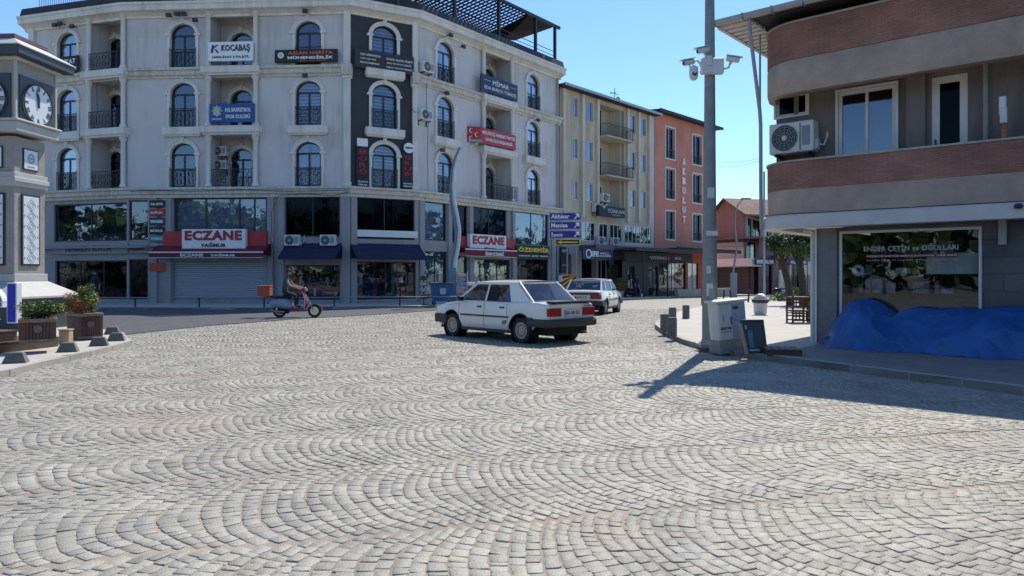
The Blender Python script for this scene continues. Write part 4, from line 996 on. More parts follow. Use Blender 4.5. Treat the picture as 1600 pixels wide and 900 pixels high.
for px, py, lb, dd in ((928.5, 331, 'air conditioner left of the black sign on the beige block', .95), (940.5, 315, 'air conditioner above the black sign on the beige block', .95), (934.5, 382, 'left air conditioner of the pair above the blue fascia', .9), (957, 383, 'right air conditioner of the pair above the blue fascia', .9)):
    ac_unit(fE.F, fE.S(px, -.3), -.06, fE.Z(px, py, -.3), lb, dd)
# dark glazed canopy and shop in front of the orange block
dc = root('shop_pavilion', fE.at(fE.S(978), -2.2, gz(58)), 'dark grey shop front extension with a long dark canopy between the beige and orange blocks', 'shop front')
FP_ = Fr(fE.at(fE.S(972, -2.0), -2.0).translation.xy, fO.at(fO.S(1082, -2.2), -2.2).translation.xy)
gl_ = gz(62)
a1, b1, c1, d1 = FP_.S(978), FP_.S(1012), FP_.S(1030), FP_.S(1074)
mb = MB(); wall(mb, 0, FP_.L-1.2, gl_, 3.3, [(a1+.3, FP_.S(992), gl_+.1, 2.2, 0, .3), (FP_.S(1014), FP_.S(1028), gl_+.1, 2.2, 0, .3), (c1, d1-.3, gl_+.5, 2.5, 0, .3)], .3, 'panel_dark')
add('wall', mb, FP_.F, dc); add('fascia', MB().bbox(0, FP_.L-.4, -.25, -.05, 2.55, 3.3, 'awning_dark', .02), FP_.F, dc)
for a, b, z1, bk in ((a1+.3, FP_.S(992), 2.2, 'interior_warm'), (FP_.S(1014), FP_.S(1028), 2.2, 'teal'), (c1, d1-.3, 2.5, 'interior')):
    rect_window(FP_.F, dc, a, b, gl_+(.1 if z1 < 2.4 else .5), z1, 2, dep=.1, gm='glass_shop', back=bk, bdep=1.6, name='shop_window')
add('canopy', MB().box(-.5, FP_.L-.1, -1.6, .6, 3.4, 3.52, 'roof_dark').box(-.5, FP_.L-.1, -1.64, -1.58, 3.3, 3.56, 'roof_dark'), FP_.F, dc)
for s in (FP_.S(1018), FP_.S(980)): add('post', MB().cyl((s, -1.5, gl_), (s, -1.5, 3.4), .06, 'iron', 8), FP_.F, dc)
add('lettering', MB().text('VİTRİNLİK', FP_.S(1011), FP_.S(1042), 2.75, 3.05, -.26, 'grey_text', .02).text('MODA', FP_.S(1050), FP_.S(1060), 2.75, 3.0, -.26, 'grey_text', .02), FP_.F, dc)
pl_ = add('low_wall', MB().bbox(0, FO_L if False else (FP_.S(1108)-FP_.S(1020)), -.15, .15, 0, .75, 'concrete', .02), FP_.at(FP_.S(1020), -2.2, gl_), None, 'low grey terrace wall in front of the orange block', 'wall')
# ---------------- orange block
ob = root('apartment_building', fO.F, 'narrow orange block with white framed windows and vertical lettering', 'building')
OZ = fO.Z(1070, 189); oc = [(fO.S(1040), fO.S(1054)), (fO.S(1082), fO.S(1096))]
orow = [(fO.Z(1047, 374), fO.Z(1047, 330)), (fO.Z(1047, 311), fO.Z(1047, 264)), (fO.Z(1047, 248), fO.Z(1047, 200))]
mb = MB(); wall(mb, 0, fO.L, 3.6, OZ, [(a, b, z0, z1, 0, .25) for a, b in oc for z0, z1 in orow], .25, 'orange_wall')
mb.box(0, fO.L, .3, 10, OZ-.2, OZ, 'orange_wall').box(.1, fO.L, 1.6, 1.7, -.6, OZ-.2, 'interior').box(fO.L-.1, fO.L, .01, 10, -.6, OZ-.2, 'orange_wall').box(0, .1, -.01, 9, OZ-2.5, OZ, 'orange_wall')
add('wall', mb, fO.F, ob)
for a, b in oc:
    for z0, z1 in orow: rect_window(fO.F, ob, a, b, z0, z1, 2, dep=.16, fm='frame_white', gm='glass_dark', back='interior', bdep=.6, nz=1, key=('wo', round(b-a, 2), round(z1-z0, 2)), trimw=.12, trimm='frame_white', railing=True, blind=(.62, .97, 'curtain_dark'))
add('roof_edge', MB().box(-.2, fO.L+.5, -.7, .3, OZ, OZ+.14, 'roof_dark').box(-.2, fO.L+.5, -.74, -.68, OZ-.06, OZ+.2, 'roof_dark'), fO.F, ob)
add('roof', MB().add([(-.2,-.7,OZ+.14),(fO.L+.5,-.7,OZ+.14),(fO.L+.5,10,OZ+.9),(-.2,10,OZ+.9)], [(0,1,2,3)], 'rooftile'), fO.F, ob)
m_ = MB()
for i, ch in enumerate('AKBULUT'):
    zc_ = fO.Z(1067, 253+i*15); m_.text(ch, fO.S(1067)-.26, fO.S(1067)+.26, zc_-.32, zc_+.32, -.05, W_, .03, th=.05)
add('lettering', m_, fO.F, ob)
mb = MB(); g_ = gz(66); wall(mb, 0, fO.L, g_-.2, 3.6, [(fO.S(1075), fO.S(1091), g_+.12, 2.6, 0, .3), (fO.S(1098), fO.L-.3, g_+.12, 2.6, 0, .3), (.5, fO.S(1056), g_+.12, 2.6, 0, .3)], .3, 'orange_dark'); add('wall', mb, fO.F, ob)
for a, b, bk in ((fO.S(1075), fO.S(1091), 'curtain'), (fO.S(1098), fO.L-.3, 'interior'), (.5, fO.S(1056), 'interior')): rect_window(fO.F, ob, a, b, g_+.12, 2.6, 2, dep=.1, gm='glass', back=bk, bdep=1.0, name='shop_window')
add('canopy', MB().box(-.3, fO.L+.8, -2.4, 0, 3.62, 3.78, 'awning_dark').box(-.3, fO.L+.8, -2.45, -2.38, 3.5, 3.85, 'awning_dark'), fO.F, ob)
# ---------------- pink houses far behind
fPk = Fr(pt(1104, 80), pt(1162, 76)); fP2 = Fr(pt(1162, 76), pt(1215, 92)); g_ = gz(80)
ph_ = root('house', fPk.F, 'pink two storey house with a red tiled roof behind the lamp pole', 'house')
pz = fPk.Z(1140, 337); mid = fPk.Z(1140, 381)
add('wall', MB().prism([(0, mid), (0, pz-.7), (fPk.S(1134), fPk.Z(1134, 312)), (fPk.L, pz), (fPk.L, mid)], 0, .3, 'pink_wall').box(0, fPk.L, .002, .3, g_-.2, mid-.3, 'pink_pale'), fPk.F, ph_)
add('floor_slab', MB().box(-.4, fPk.L+.3, -.5, .3, mid-.29, mid+.12, 'band_grey'), fPk.F, ph_)
mb = MB(); z2 = fP2.Z(1180, 343)
wh = [(fP2.S(1168.5), fP2.S(1174), fP2.Z(1175, 372), z2, 0, .2), (fP2.S(1176), fP2.S(1188), fP2.Z(1175, 372), z2, 0, .2), (fP2.S(1191), fP2.S(1200), fP2.Z(1175, 372), z2, 0, .2), (fP2.S(1166), fP2.S(1180), fP2.Z(1175, 405), fP2.Z(1175, 378), 0, .2), (fP2.S(1186), fP2.S(1200), fP2.Z(1175, 405), fP2.Z(1175, 378), 0, .2)]
wall(mb, 0, fP2.L, g_-.3, pz, wh, .2, 'pink_pale'); add('wall', mb, fP2.F, ph_)
for h in wh: rect_window(fP2.F, ph_, h[0], h[1], h[2], h[3], 2, dep=.08, fm='frame_dark', gm='glass_dark', bdep=.5)
balcony_rail(fP2.F, ph_, fP2.S(1170), fP2.L, -1.0, fP2.Z(1175, 384), 1.0, 1.0, 'iron', False)
add('roof', MB().add([(-.6, -.5, pz-.9), (fPk.S(1134), -.5, fPk.Z(1134, 310)), (fPk.L+.5, -.5, pz), (fPk.L+3, 18, pz+.1), (fPk.S(1134)+1.5, 18, fPk.Z(1134, 310)+.6), (-.6, 18, pz-.9), (fPk.L+.5,-.5,pz-.2), (fPk.L+3,18,pz-.1)], [(0,1,4,5), (1,2,3,4), (2,6,7,3)], 'rooftile'), fPk.F, ph_)
add('roller_shutter', MB().box(fPk.S(1120), fPk.L, -.04, 0, g_, fPk.Z(1140, 418), 'shutter_dark').box(fP2.S(1163), fP2.S(1182), -.04, 0, g_, fP2.Z(1170, 418), 'shutter_dark'), fPk.F, ph_)
aw = add('awning', MB().bbox(0, fPk.S(1177, -1.5)-fPk.S(1108, -1.5), -1.7, 0, 0, .85, 'white_paint', .05), fPk.at(fPk.S(1108, -1.5), -.05, fPk.Z(1140, 417)), None, 'pale cream box awning on the front of the pink house', 'awning', 'cream awnings of the far shops')
h2 = Fr(pt(1186, 74), pt(1300, 84)); hr = root('shop_row', h2.F, 'dark row of shops with black and red signs seen under the overhang', 'building')
mb = MB(); wall(mb, 0, h2.L, g_-.3, 5.2, [(h2.S(1190+k*22), h2.S(1207+k*22), g_, 3.0, 0, .4) for k in range(4)], .4, 'plum'); add('wall', mb, h2.F, hr)
for k in range(4): rect_window(h2.F, hr, h2.S(1190+k*22), h2.S(1207+k*22), g_, 3.0, 2, dep=.2, gm='glass_dark', bdep=1.4, back='interior_warm', name='shop_window')
add('roof', MB().box(-.5, h2.L+.5, -1.0, 9, 5.2, 5.4, 'rooftile'), h2.F, hr)
sign(h2, (1181, 1210, 404, 414), 'black_sign', 'black fascia with white lettering left of the red sign in the far shop row', [('BERBER SALONU', .05, .95, .2, .8, W_, .02)], off=-.4)
sign(h2, (1212, 1232, 398, 411), 'red_sign', 'red sign with white text in the far shop row', [('MARKET', .1, .9, .3, .7, W_, .02)], off=-.5)
sign(h2, (1233, 1262, 405, 414), 'navy_sign', 'navy fascia with white lettering right of the red sign in the far shop row', [('KUAFÖR', .1, .9, .2, .8, W_, .02)], off=-.4)

# ---------------- the brick banded building on the right
R_ = Fr((5.17, 15.31), ang=math.atan2(-.657, .754), L=13)
rb = root('brick_building', R_.F, 'dark two storey corner building with curved red brick bands and a shop below', 'building')
def curve_path(s1, r=.9, back=9, off=0):
    pts = [(0-off, back)] + [(r-(r+off)*math.cos(math.radians(a)), r-(r+off)*math.sin(math.radians(a))) for a in range(0, 91, 6)] + [(s1, -off)]
    return pts
def band(name, prof, m, s1=13, back=9):       # prof: list of (outward, z)
    rows = [[(x, y, z) for x, y in curve_path(s1, off=o, back=back)] for o, z in prof]; n = len(rows[0]); k = len(rows)
    mb = MB(); mb.add([p for r in rows for p in r], [(j*n+i, j*n+i+1, ((j+1) % k)*n+i+1, ((j+1) % k)*n+i) for j in range(k) for i in range(n-1)] + [tuple(j*n+n-1 for j in range(k))], m)
    return add(name, mb, R_.F, rb, smooth=35)
band('brick_band', [(-.14, 5.98), (.0, 5.98), (0, 6.72), (-.14, 6.72)], 'brick')
band('coping', [(-.16, 6.722), (.03, 6.722), (.03, 6.76), (-.16, 6.76)], 'kerb')
band('concrete_band', [(-.16, 5.30), (-.03, 5.30), (.0, 5.42), (.0, 5.90), (-.02, 5.976), (-.16, 5.976)], 'concrete_band')
band('brick_band', [(-.14, 3.30), (.0, 3.30), (0, 3.86), (-.14, 3.86)], 'brick')
band('coping', [(-.16, 3.863), (.025, 3.863), (.025, 3.90), (-.16, 3.90)], 'kerb')
band('concrete_band', [(-.18, 2.78), (-.01, 2.80), (.0, 3.296), (-.18, 3.296)], 'concrete_band')
band('canopy_edge', [(-.3, 2.50), (.10, 2.50), (.10, 2.74), (.06, 2.776), (-.3, 2.776)], 'canopy_white')
add('ceiling_slab', MB().vprism([(x, y) for x, y in curve_path(13, off=-.25, back=9)] + [(13, 9)], 2.60, 2.75, 'white_paint'), R_.F, rb)
add('balcony_floor', MB().vprism([(x, y) for x, y in curve_path(13, off=-.17, back=9)] + [(13, 9)], 2.80, 3.0, 'concrete'), R_.F, rb)
add('balcony_ceiling', MB().vprism([(x, y) for x, y in curve_path(13, off=-.17, back=9)] + [(13, 9)], 5.45, 5.6, 'concrete_band'), R_.F, rb)
# recessed upper wall
RC = .95
wA = R_.rect(1310, 1400, 138, 246, RC); wD = R_.rect(1456, 1512, 118, 238, RC); wH = R_.rect(1213, 1262, 147, 181, RC)
mb = MB(); zb = 3.0
wall(mb, 0.5, 13, zb, 5.5, [(wA[0], wA[1], max(3.05, wA[2]), wA[3], 0, .14), (wD[0], wD[1], 3.05, wD[3], 0, .14), (wH[0], wH[1], wH[2], wH[3], 0, .14)], .14, 'dark_plaster', y=RC)
mb.box(.5, .6, RC+.002, 9, zb, 5.5, 'dark_plaster'); add('wall', mb, R_.F, rb)
add('brick_panel', MB().box(R_.S(1311, RC), R_.S(1398, RC), RC-.02, RC, wA[3]+.08, 5.46, 'brick'), R_.F, rb)
L_ = R_.F @ Matrix.Translation((0, RC, 0))
rect_window(L_, rb, wA[0], wA[1], max(3.05, wA[2]), wA[3], 2, dep=.04, fm='frame_white', gm='glass', back='interior', bdep=.5, fw=.07, trimw=.05, name='window')
dw = rect_window(L_, rb, wD[0], wD[1], 3.05, wD[3], 1, dep=.04, fm='frame_white', gm='glass_dark', back='interior', bdep=.5, fw=.13, name='balcony_door')
add('door_handle', MB().box(wD[0]+.05, wD[0]+.08, -.03, .0, 3.95, 4.15, 'ac_dark'), L_, dw)
rect_window(L_, rb, wH[0], wH[1], wH[2], wH[3], 1, dep=.04, fm='frame_white', gm='glass_dark', back='interior', bdep=.3, fw=.055, name='hatch_window', trimw=.04)
for px in (1432,): add('pilaster', MB().box(R_.S(1418, RC), R_.S(1448, RC), RC-.14, RC, zb, 5.46, 'dark_plaster'), R_.F, rb)
add('drain_pipe', MB().tube([(R_.S(1540, RC-.1), RC-.1, 3.0), (R_.S(1540, RC-.1), RC-.1, 5.45)], .045, 'concrete'), R_.F, rb)
add('meter_box', MB().bbox(R_.S(1562, .1), R_.S(1573, .1), .0, .14, R_.Z(1567, 181, .1), R_.Z(1567, 152, .1), 'ac_white', .01).bbox(R_.S(1564, .1), R_.S(1575, .1), -.05, .1, R_.Z(1567, 194, .1), R_.Z(1567, 170, .1), 'bin_white', .01).cyl((R_.S(1570, .1), .05, 3.88), (R_.S(1570, .1), .05, R_.Z(1567, 194, .1)), .05, 'brick', 8), R_.F, rb)
add('back_wall', MB().box(1.0, 13, 5, 5.2, 0, 6.8, 'interior').box(12.8, 13, .3, 5, 0, 6.8, 'dark_plaster'), R_.F, rb)
q4 = [R_.F @ Vector((a, b, 0)) for a, b in ((1.2, .9), (13, .9))]
kp = [G(2100, 684), G(1600, 618), G(1420, 594), G(1250, 571), G(1205, 565)]
ground_poly('shop_shade_sheet', [(v.x, v.y) for v in q4] + [(a+.13, b+.15) for a, b in kp], Z1-.02, Z1+.005, 'shop_shade_paint')  # darker overlay paints the building's shade onto the pavement
# roof slab with overhanging eaves, slatted soffit and gutter
RZ = 6.86
add('roof_slab', MB().box(-.62, 13.3, -.28, 9.6, RZ+.08, RZ+.2, 'roof_dark'), R_.F, rb)
m_ = MB()
for k in range(24): m_.box(-.66, .05, -.3+k*.26, -.3+k*.26+.17, RZ-.0, RZ+.075, 'canopy_white')
m_.box(-.68, -.60, -.3, 6.0, RZ-.02, RZ+.16, 'canopy_white'); add('soffit_slats', m_, R_.F, rb)
m_ = MB()
pr = [(-.10, .0), (-.085, -.07), (-.04, -.11), (.02, -.11), (.06, -.08), (.07, .0), (.055, .0), (.04, -.07), (.01, -.095), (-.035, -.095), (-.07, -.06), (-.085, .0)]
vs = [(x, -.38+a, RZ+.14+b) for x in (-.75, 13.3) for a, b in pr]; n = len(pr)
m_.add(vs, [(i, (i+1) % n, n+(i+1) % n, n+i) for i in range(n)] + [tuple(range(n))[::-1], tuple(range(n, 2*n))], 'steel')
for k in range(22): m_.box(-.7+k*.62, -.68+k*.62, -.49, -.28, RZ+.02, RZ+.16, 'steel')
add('gutter', m_, R_.F, rb)
def RP(px, y, z): return (R_.S(px, y), y, z)
add('downpipe', MB().tube([RP(1171, -.34, RZ+.03), RP(1171, -.32, RZ-.12), RP(1187, .10, 5.05), RP(1188.5, .2, 4.75), RP(1189, .25, 3.0), RP(1190, .28, 2.5)], .04, 'band_grey', 10).tube([RP(1187.5, .5, 6.8), RP(1187.5, .5, 4.4)], .025, 'band_grey'), R_.F, rb)
ac_unit(R_.F, R_.S(1204, RC-.32)+.0, RC-.06, R_.Z(1235, 240, RC-.3), 'large dusty air conditioner on the balcony of the brick banded building', .94)
# ground floor shop
GR = .55
gw = R_.rect(1311, 1534, 352, 482, GR)
s_p = R_.S(1276, GR); zt = 2.50
mb = MB(); wall(mb, s_p, 13, 0, zt, [(gw[0], gw[1], .55, 2.42, 0, .2)], .2, 'slate', y=GR)
add('wall', mb, R_.F, rb)
add('corner_pillar', MB().box(s_p-.01, R_.S(1308, GR), GR-.03, GR+.5, .1, zt, 'tile_dark').box(s_p-.01, s_p+.1, GR+.5, 6, .1, zt, 'tile_dark'), R_.F, rb)
add('corner_pipe', MB().tube([(s_p-.07, GR-.02, .1), (s_p-.07, GR-.02, 2.42), (s_p-.25, GR-.02, 2.47)], .05, 'bin_white', 10).box(s_p-.02, s_p+.02, GR-.06, GR-.03, .1, 2.5, 'frame_white'), R_.F, rb)
add('light_box', MB().bbox(R_.S(1561, GR), R_.S(1574, GR), GR-.12, GR, R_.Z(1567, 383, GR), R_.Z(1567, 334, GR), 'band_grey', .01), R_.F, rb)
L_ = R_.F @ Matrix.Translation((0, GR, 0))
rect_window(L_, rb, gw[0], gw[1], .55, 2.42, 1, dep=.04, fm='frame_white', gm='glass_shop', back='interior', bdep=3.2, fw=.05, name='shop_window')
m_ = MB(); x = gw[0]+.1
m_.box(gw[0], gw[1], 1.0+GR, 1.05+GR, .1, 1.15, 'wood_mid')
for lev, zz in enumerate((1.15, 1.55, 2.0)):
    m_.box(gw[0]+.1, gw[1]-.1, .75+GR+lev*.5, 1.15+GR+lev*.5, zz-.03, zz, 'frame_dark'); x = gw[0]+.15
    while x < gw[1]-.3:
        ww = random.uniform(.08, .3); hh = random.uniform(.08, .3); m_.bbox(x, x+ww, .8+GR+lev*.5, 1.1+GR+lev*.5, zz, zz+hh, random.choice(['ac_dark', 'grey_text', 'cabinet', 'yellow_text', 'black_gloss', 'leaf_lime', 'steel', 'grey_paint', 'white_text']), .01)
        x += ww+random.uniform(.02, .12)
sx = gw[0]+.28; m_.lathe([(.12, .3+GR), (.12, .36+GR), (.05, .36+GR), (.05, .3+GR), (.12, .3+GR)], 'ac_white', 16, (sx, 0, 1.62), 'Y')
m_.box(gw[1]-.95, gw[1]-.1, .3+GR, .5+GR, 1.55, 1.95, 'cabinet'); add('display', m_, R_.F, rb, kind='stuff')
add('window_lettering', MB().text('ENDER ÇETİN ve OĞULLARI', R_.S(1349, GR), R_.S(1497, GR), 1.98, 2.13, GR+.04, 'grey_text', .015, th=.003)
    .box(R_.S(1352, GR), R_.S(1497, GR), GR+.035, GR+.038, 1.87, 1.935, 'maroon').text('OTOMOTİV ELEKTRİK BOBİNAJ ELEKTRONİK TAMİR BAKIM', R_.S(1354, GR), R_.S(1495, GR), 1.88, 1.925, GR+.034, W_, .01, th=.002)
    .text('Tel: 0236 313 41 25  Cep: 0532 415 36 27  0542 345 16 28', R_.S(1352, GR), R_.S(1497, GR), 1.80, 1.835, GR+.04, 'grey_text', .01, th=.002), R_.F, rb)
cctv_ = add('security_camera', MB().lathe([(.05, 0), (.07, .03), (.05, .08), (.01, .09)], 'ac_dark', 12), R_.at(R_.S(1592, -.1), -.15, R_.Z(1592, 326, -.1)), None, 'small black dome camera on the white canopy edge at the far right', 'camera')
# blue tarpaulin over a heap by the shop
from mathutils import noise as tnoise
def tarp():
    nx, ny = 150, 60; s0, s1 = R_.S(1262, -.6), R_.S(1660, -.6); y1 = GR-.06
    vs = []; rr = np.random.default_rng(3); ph = rr.uniform(0, 6.28, 12)
    for j in range(ny+1):
        for i in range(nx+1):
            u = i/nx; v = j/ny; s = s0+(s1-s0)*u
            front = 1.0+.12*math.sin(3.1*s+1)+.05*math.sin(9*s); 
            front *= min(1, .35+u*6)
            y = y1-(front)*v
            # height profile of the heap along s
            h = .84*min(1, (u/.15)**.75) - .16*math.exp(-((u-.34)/.05)**2) + .06*math.sin(7*u+1) - .25*max(0, u-.80)*2
            h += .07*math.exp(-((u-.22)/.05)**2)
            vv = v**2.2; prof = (1-vv)**.9*(1 if v < .999 else 0)
            z = .115+h*prof
            nn = lambda a, b, c: tnoise.noise(Vector((a, b, c)))
            w1 = 1-abs(nn(s*1.1+v*1.6, v*1.3-s*.5, 1.7))*2; w2 = 1-abs(nn(s*2.6-v*2.2, v*3.1+s*.8, 5.1))*2; w3 = nn(s*5.5, v*7, 9.3)
            fold = .075*w1**3*(1 if w1 > 0 else 0) + .05*max(0, w2)**3 + .022*w3 - .03
            z = max(.118+.012*abs(nn(s*4, 0, 0)), z+fold*(.25+.75*math.sin(math.pi*min(1, v))))
            y += (.10*nn(s*1.7, v*2, 3.3) + .07*max(0, w2)**2 - .10*max(0, w1)**2)*v
            vs.append((s+.04*math.sin(8*v+5*s), y, z))
    mb = MB(); mb.add(vs, [(j*(nx+1)+i, (j+1)*(nx+1)+i, (j+1)*(nx+1)+i+1, j*(nx+1)+i+1) for j in range(ny) for i in range(nx)], 'tarp')
    return mb
add('tarpaulin', tarp(), R_.F, None, 'crumpled bright blue tarpaulin thrown over a waist high heap below the shop window', 'tarpaulin', smooth=24)
mat('chevron', (.70,.30,.02), .5, 0)
# ---------------- foliage helper
def foliage(mb, c, r, n, size, mats, squash=1.0, seed=1, clumps=9):
    q = random.Random(seed); cl = []
    for _ in range(clumps):
        while True:
            p = [q.uniform(-1, 1) for _ in range(3)]
            if sum(a*a for a in p) < 1: break
        cl.append((c[0]+p[0]*r[0]*.72, c[1]+p[1]*r[1]*.72, c[2]+p[2]*r[2]*.72, q.uniform(.28, .5), q.choice(mats)))
    for _ in range(n):
        k = q.choice(cl); d = Vector((q.gauss(0, 1), q.gauss(0, 1), q.gauss(0, 1))).normalized()*(q.random()**.35)
        p = Vector((k[0]+d.x*r[0]*k[3], k[1]+d.y*r[1]*k[3], k[2]+d.z*r[2]*k[3]))
        a = Vector((q.gauss(0, 1), q.gauss(0, 1), q.gauss(0, .6))).normalized(); b = a.orthogonal().normalized()
        b = (Matrix.Rotation(q.uniform(0, 6.28), 3, a) @ b); s = size*q.uniform(.6, 1.3)
        mb.add([p-a*s, p+b*s*.45, p+a*s, p-b*s*.45], [(0,1,2,3)], k[4])
    return mb
# ---------------- cars
def lerp(t, pts):
    for (a, va), (b, vb) in zip(pts, pts[1:]):
        if t <= b: return va+(vb-va)*max(0, (t-a))/(b-a) if b > a else vb
    return pts[-1][1]
def car(F, label, paint, glassm, plate, spec):
    """car front at +x; length 4.06, centred on y, wheels on z=0"""
    r = root('car', F, label, 'car', 'white saloon cars crossing the square')
    Lh, HW = 4.06, .815; xr, xf = .82, .82+2.477       # axle positions
    ax = (xr, xf); WR = .29
    top = spec['top']; 
    def ztop(x): return lerp(x, top)
    def hw(x): return HW*lerp(x, [(0, .90), (.12, .955), (.5, .99), (1.2, 1.0), (2.9, 1.0), (3.6, .975), (3.9, .93), (4.06, .86)])
    xs = sorted(set([round(i*.07, 3) for i in range(59)] + [0, .02, .05, .12, 4.06, 4.03] + [round(a+.37*math.cos(math.radians(t)), 4) for a in ax for t in range(0, 181, 12)]))
    def zbot(x):
        z = lerp(x, [(0, .42), (.35, .40), (.55, .24), (3.5, .22), (3.85, .30), (4.06, .40)])
        for a in ax:
            if abs(x-a) < .37: z = max(z, .29+math.sqrt(.37**2-(x-a)**2))
        return z
    def yprof(x, z):
        zt = max(ztop(x), .6); b = 1-.10*max(0, (.42-z)/.22)**1.5 - .055*max(0, (z-.52)/(zt-.5))**1.6
        return hw(x)*b
    rows = 11; mb = MB(); vs = []; ncol = 0
    for x in xs:
        zb, zt = zbot(x), ztop(x); col = []
        for k in range(rows):
            f = k/(rows-1); z = zb+(zt-.035-zb)*f; col.append((x, yprof(x, z), z))
        e = yprof(x, zt)
        col += [(x, e-.012, zt-.012), (x, e-.05, zt), (x, e*.6, zt+.012), (x, 0, zt+.02)]
        vs += col + [(p[0], -p[1], p[2]) for p in col[-2::-1]]; ncol = len(col)*2-1
    fs = [(i*ncol+k, (i+1)*ncol+k, (i+1)*ncol+k+1, i*ncol+k+1) for i in range(len(xs)-1) for k in range(ncol-1)]
    fs += [tuple(range(ncol)), tuple((len(xs)-1)*ncol+k for k in range(ncol))[::-1]]
    mb.add(vs, fs, paint); body = add('body', mb, F, r, smooth=32)
    # underside
    add('underbody', MB().box(.1, 3.95, -.62, .62, .2, .5, 'underbody').box(1.25, 2.9, -.76, .76, .23, .45, 'underbody').box(.45, 1.22, -.6, .6, .3, .66, 'underbody'), F, r)
    for a in ax:
        for sy in (-1, 1): add('wheel_arch', MB().lathe([(.001, .55), (.36, .551), (.36, .775)], 'underbody', 20, (a, 0, .29), 'Y', cap=False).xf(Matrix.Scale(sy, 4, (0,1,0))), F, r)
    # cabin: belt outline and roof outline
    g = spec
    def cab(x, z): # half width of the cabin side at height z
        t = (z-.86)/(1.40-.86); return .755-.135*t - (.02 if x < .9 else 0)
    B0, B1 = g['belt']; T0, T1 = g['roof']; ZB, ZR = .90, 1.36
    side_outline = [(B0, ZB-.04), (B1, ZB-.04), (T1, ZR), (T0, ZR)]
    def at_z(xb, xt, z): return xb+(xt-xb)*(z-ZB)/(ZR-ZB)
    def edge_f(z): return at_z(B1, T1, z)
    def edge_r(z): return at_z(B0, T0, z)
    wins = g['wins']     # list of polygons (x, z)
    # pillars/side frame: strips around windows built as polygons between window polygons
    zl, zh = ZB+.02, ZR-.055
    segs = [edge_r] + [(lambda z, a=a, b=b: at_z(a, b, z)) for a, b in g['cuts']] + [edge_f]
    m_ = MB(); gl = []
    for sy in (1, -1):
        def P(x, z, o=0): return (x, sy*(cab(x, z)+o), z)
        def quad(x0, x1, x2, x3, z0, z1, m, o=0, flip=False):
            f = (0,1,2,3) if sy < 0 else (3,2,1,0); m_.add([P(x0, z0, o), P(x1, z0, o), P(x2, z1, o), P(x3, z1, o)], [f], m)
        # lower & upper rails
        quad(edge_r(ZB-.06)-.02, edge_f(ZB-.06)+.02, edge_f(zl), edge_r(zl), ZB-.06, zl, paint); quad(edge_r(zh), edge_f(zh), edge_f(ZR), edge_r(ZR), zh, ZR, paint)
        if g.get('cp'): quad(edge_r(zl), segs[1](zl), segs[1](zh), edge_r(zh), zl, zh, paint)
        for i, s_ in enumerate(segs):
            if g.get('cp') and i == 0: continue
            wl, wr = g['pw'][i]
            quad(s_(zl)-wl, s_(zl)+wr, s_(zh)+wr, s_(zh)-wl, zl, zh, paint)
    add('cabin_frame', m_, F, body)
    for sy in (1, -1):
        for i in range(1 if g.get('cp') else 0, len(segs)-1):
            a, b = segs[i], segs[i+1]; wl = g['pw'][i][1]; wr = g['pw'][i+1][0]; o = -.012
            def P(x, z): return (x, sy*(cab(x, z)+o), z)
            f = (0,1,2,3) if sy < 0 else (3,2,1,0)
            if b(zl)-wr-(a(zl)+wl) < .08: continue
            add('side_window', MB().add([P(a(zl)+wl, zl), P(b(zl)-wr, zl), P(b(zh)-wr, zh), P(a(zh)+wl, zh)], [f], glassm), F, r)
            add('window_seal', MB().tube([P(a(zl)+wl, zl), P(b(zl)-wr, zl), P(b(zh)-wr, zh), P(a(zh)+wl, zh), P(a(zl)+wl, zl)], .011, 'black_gloss', 5), F, r)
    # roof: crowned surface with rounded rim
    nx, ny = 10, 8; vs = []
    for i in range(nx+1):
        for j in range(ny+1):
            u = i/nx; v = -1+2*j/ny; x = T0-.03+(T1-T0+.06)*u; e = cab(1.5, ZR)
            z = ZR+.055*(1-v**4)*math.sin(math.pi*(.12+.76*u))**.6 ; y = v*e
            vs.append((x, y, z))
    fs = [(i*(ny+1)+j, (i+1)*(ny+1)+j, (i+1)*(ny+1)+j+1, i*(ny+1)+j+1) for i in range(nx) for j in range(ny)]
    add('roof', MB().add(vs, fs, paint).add([vs[0]]+vs[1:ny+1]+[(T0-.01, -cab(1, ZR), ZR-.03)][::-1], [(0,1,2)], paint), F, body, smooth=60)
    # windscreen and rear window with painted surround
    for nm, xb, xt, m in (('windscreen', B1, T1, glassm), ('rear_window', B0, T0, g['rear_glass'])):
        sg = 1 if xb > xt else -1; zb_ = ZB-.02 if nm == 'windscreen' else g.get('rzb', ZB-.02)
        pts = [(at_z(xb, xt, zb_), .70, zb_), (at_z(xb, xt, ZR), .615, ZR+.02)]
        def W(i, fy, dz, o=0): 
            x, y, z = pts[i]; return (x+sg*o, y*fy, z+dz)
        v = [W(0, -.93, .05, .02), W(0, .93, .05, .02), W(1, .94, -.045, .02), W(1, -.94, -.045, .02)]
        bow = []; n = 6
        for j in range(n+1):
            t = -1+2*j/n; k = (1-t*t)*.045*sg
            bow.append((pts[0][0]+sg*.0+k, .66*t, zb_+.05)); 
        for j in range(n+1):
            t = -1+2*j/n; k = (1-t*t)*.045*sg
            bow.append((at_z(xb, xt, ZR-.03)+k, .585*t, ZR-.02))
        fsx = [(j, j+1, n+2+j, n+1+j) for j in range(n)]
        if sg > 0: fsx = [f[::-1] for f in fsx][::1]
        fsx = [f[::-1] for f in fsx]
        wn = add(nm, MB().add(bow, fsx, m), F, r, smooth=60)
        L0, L1 = pts[0], (at_z(xb, xt, ZR), .615, ZR)
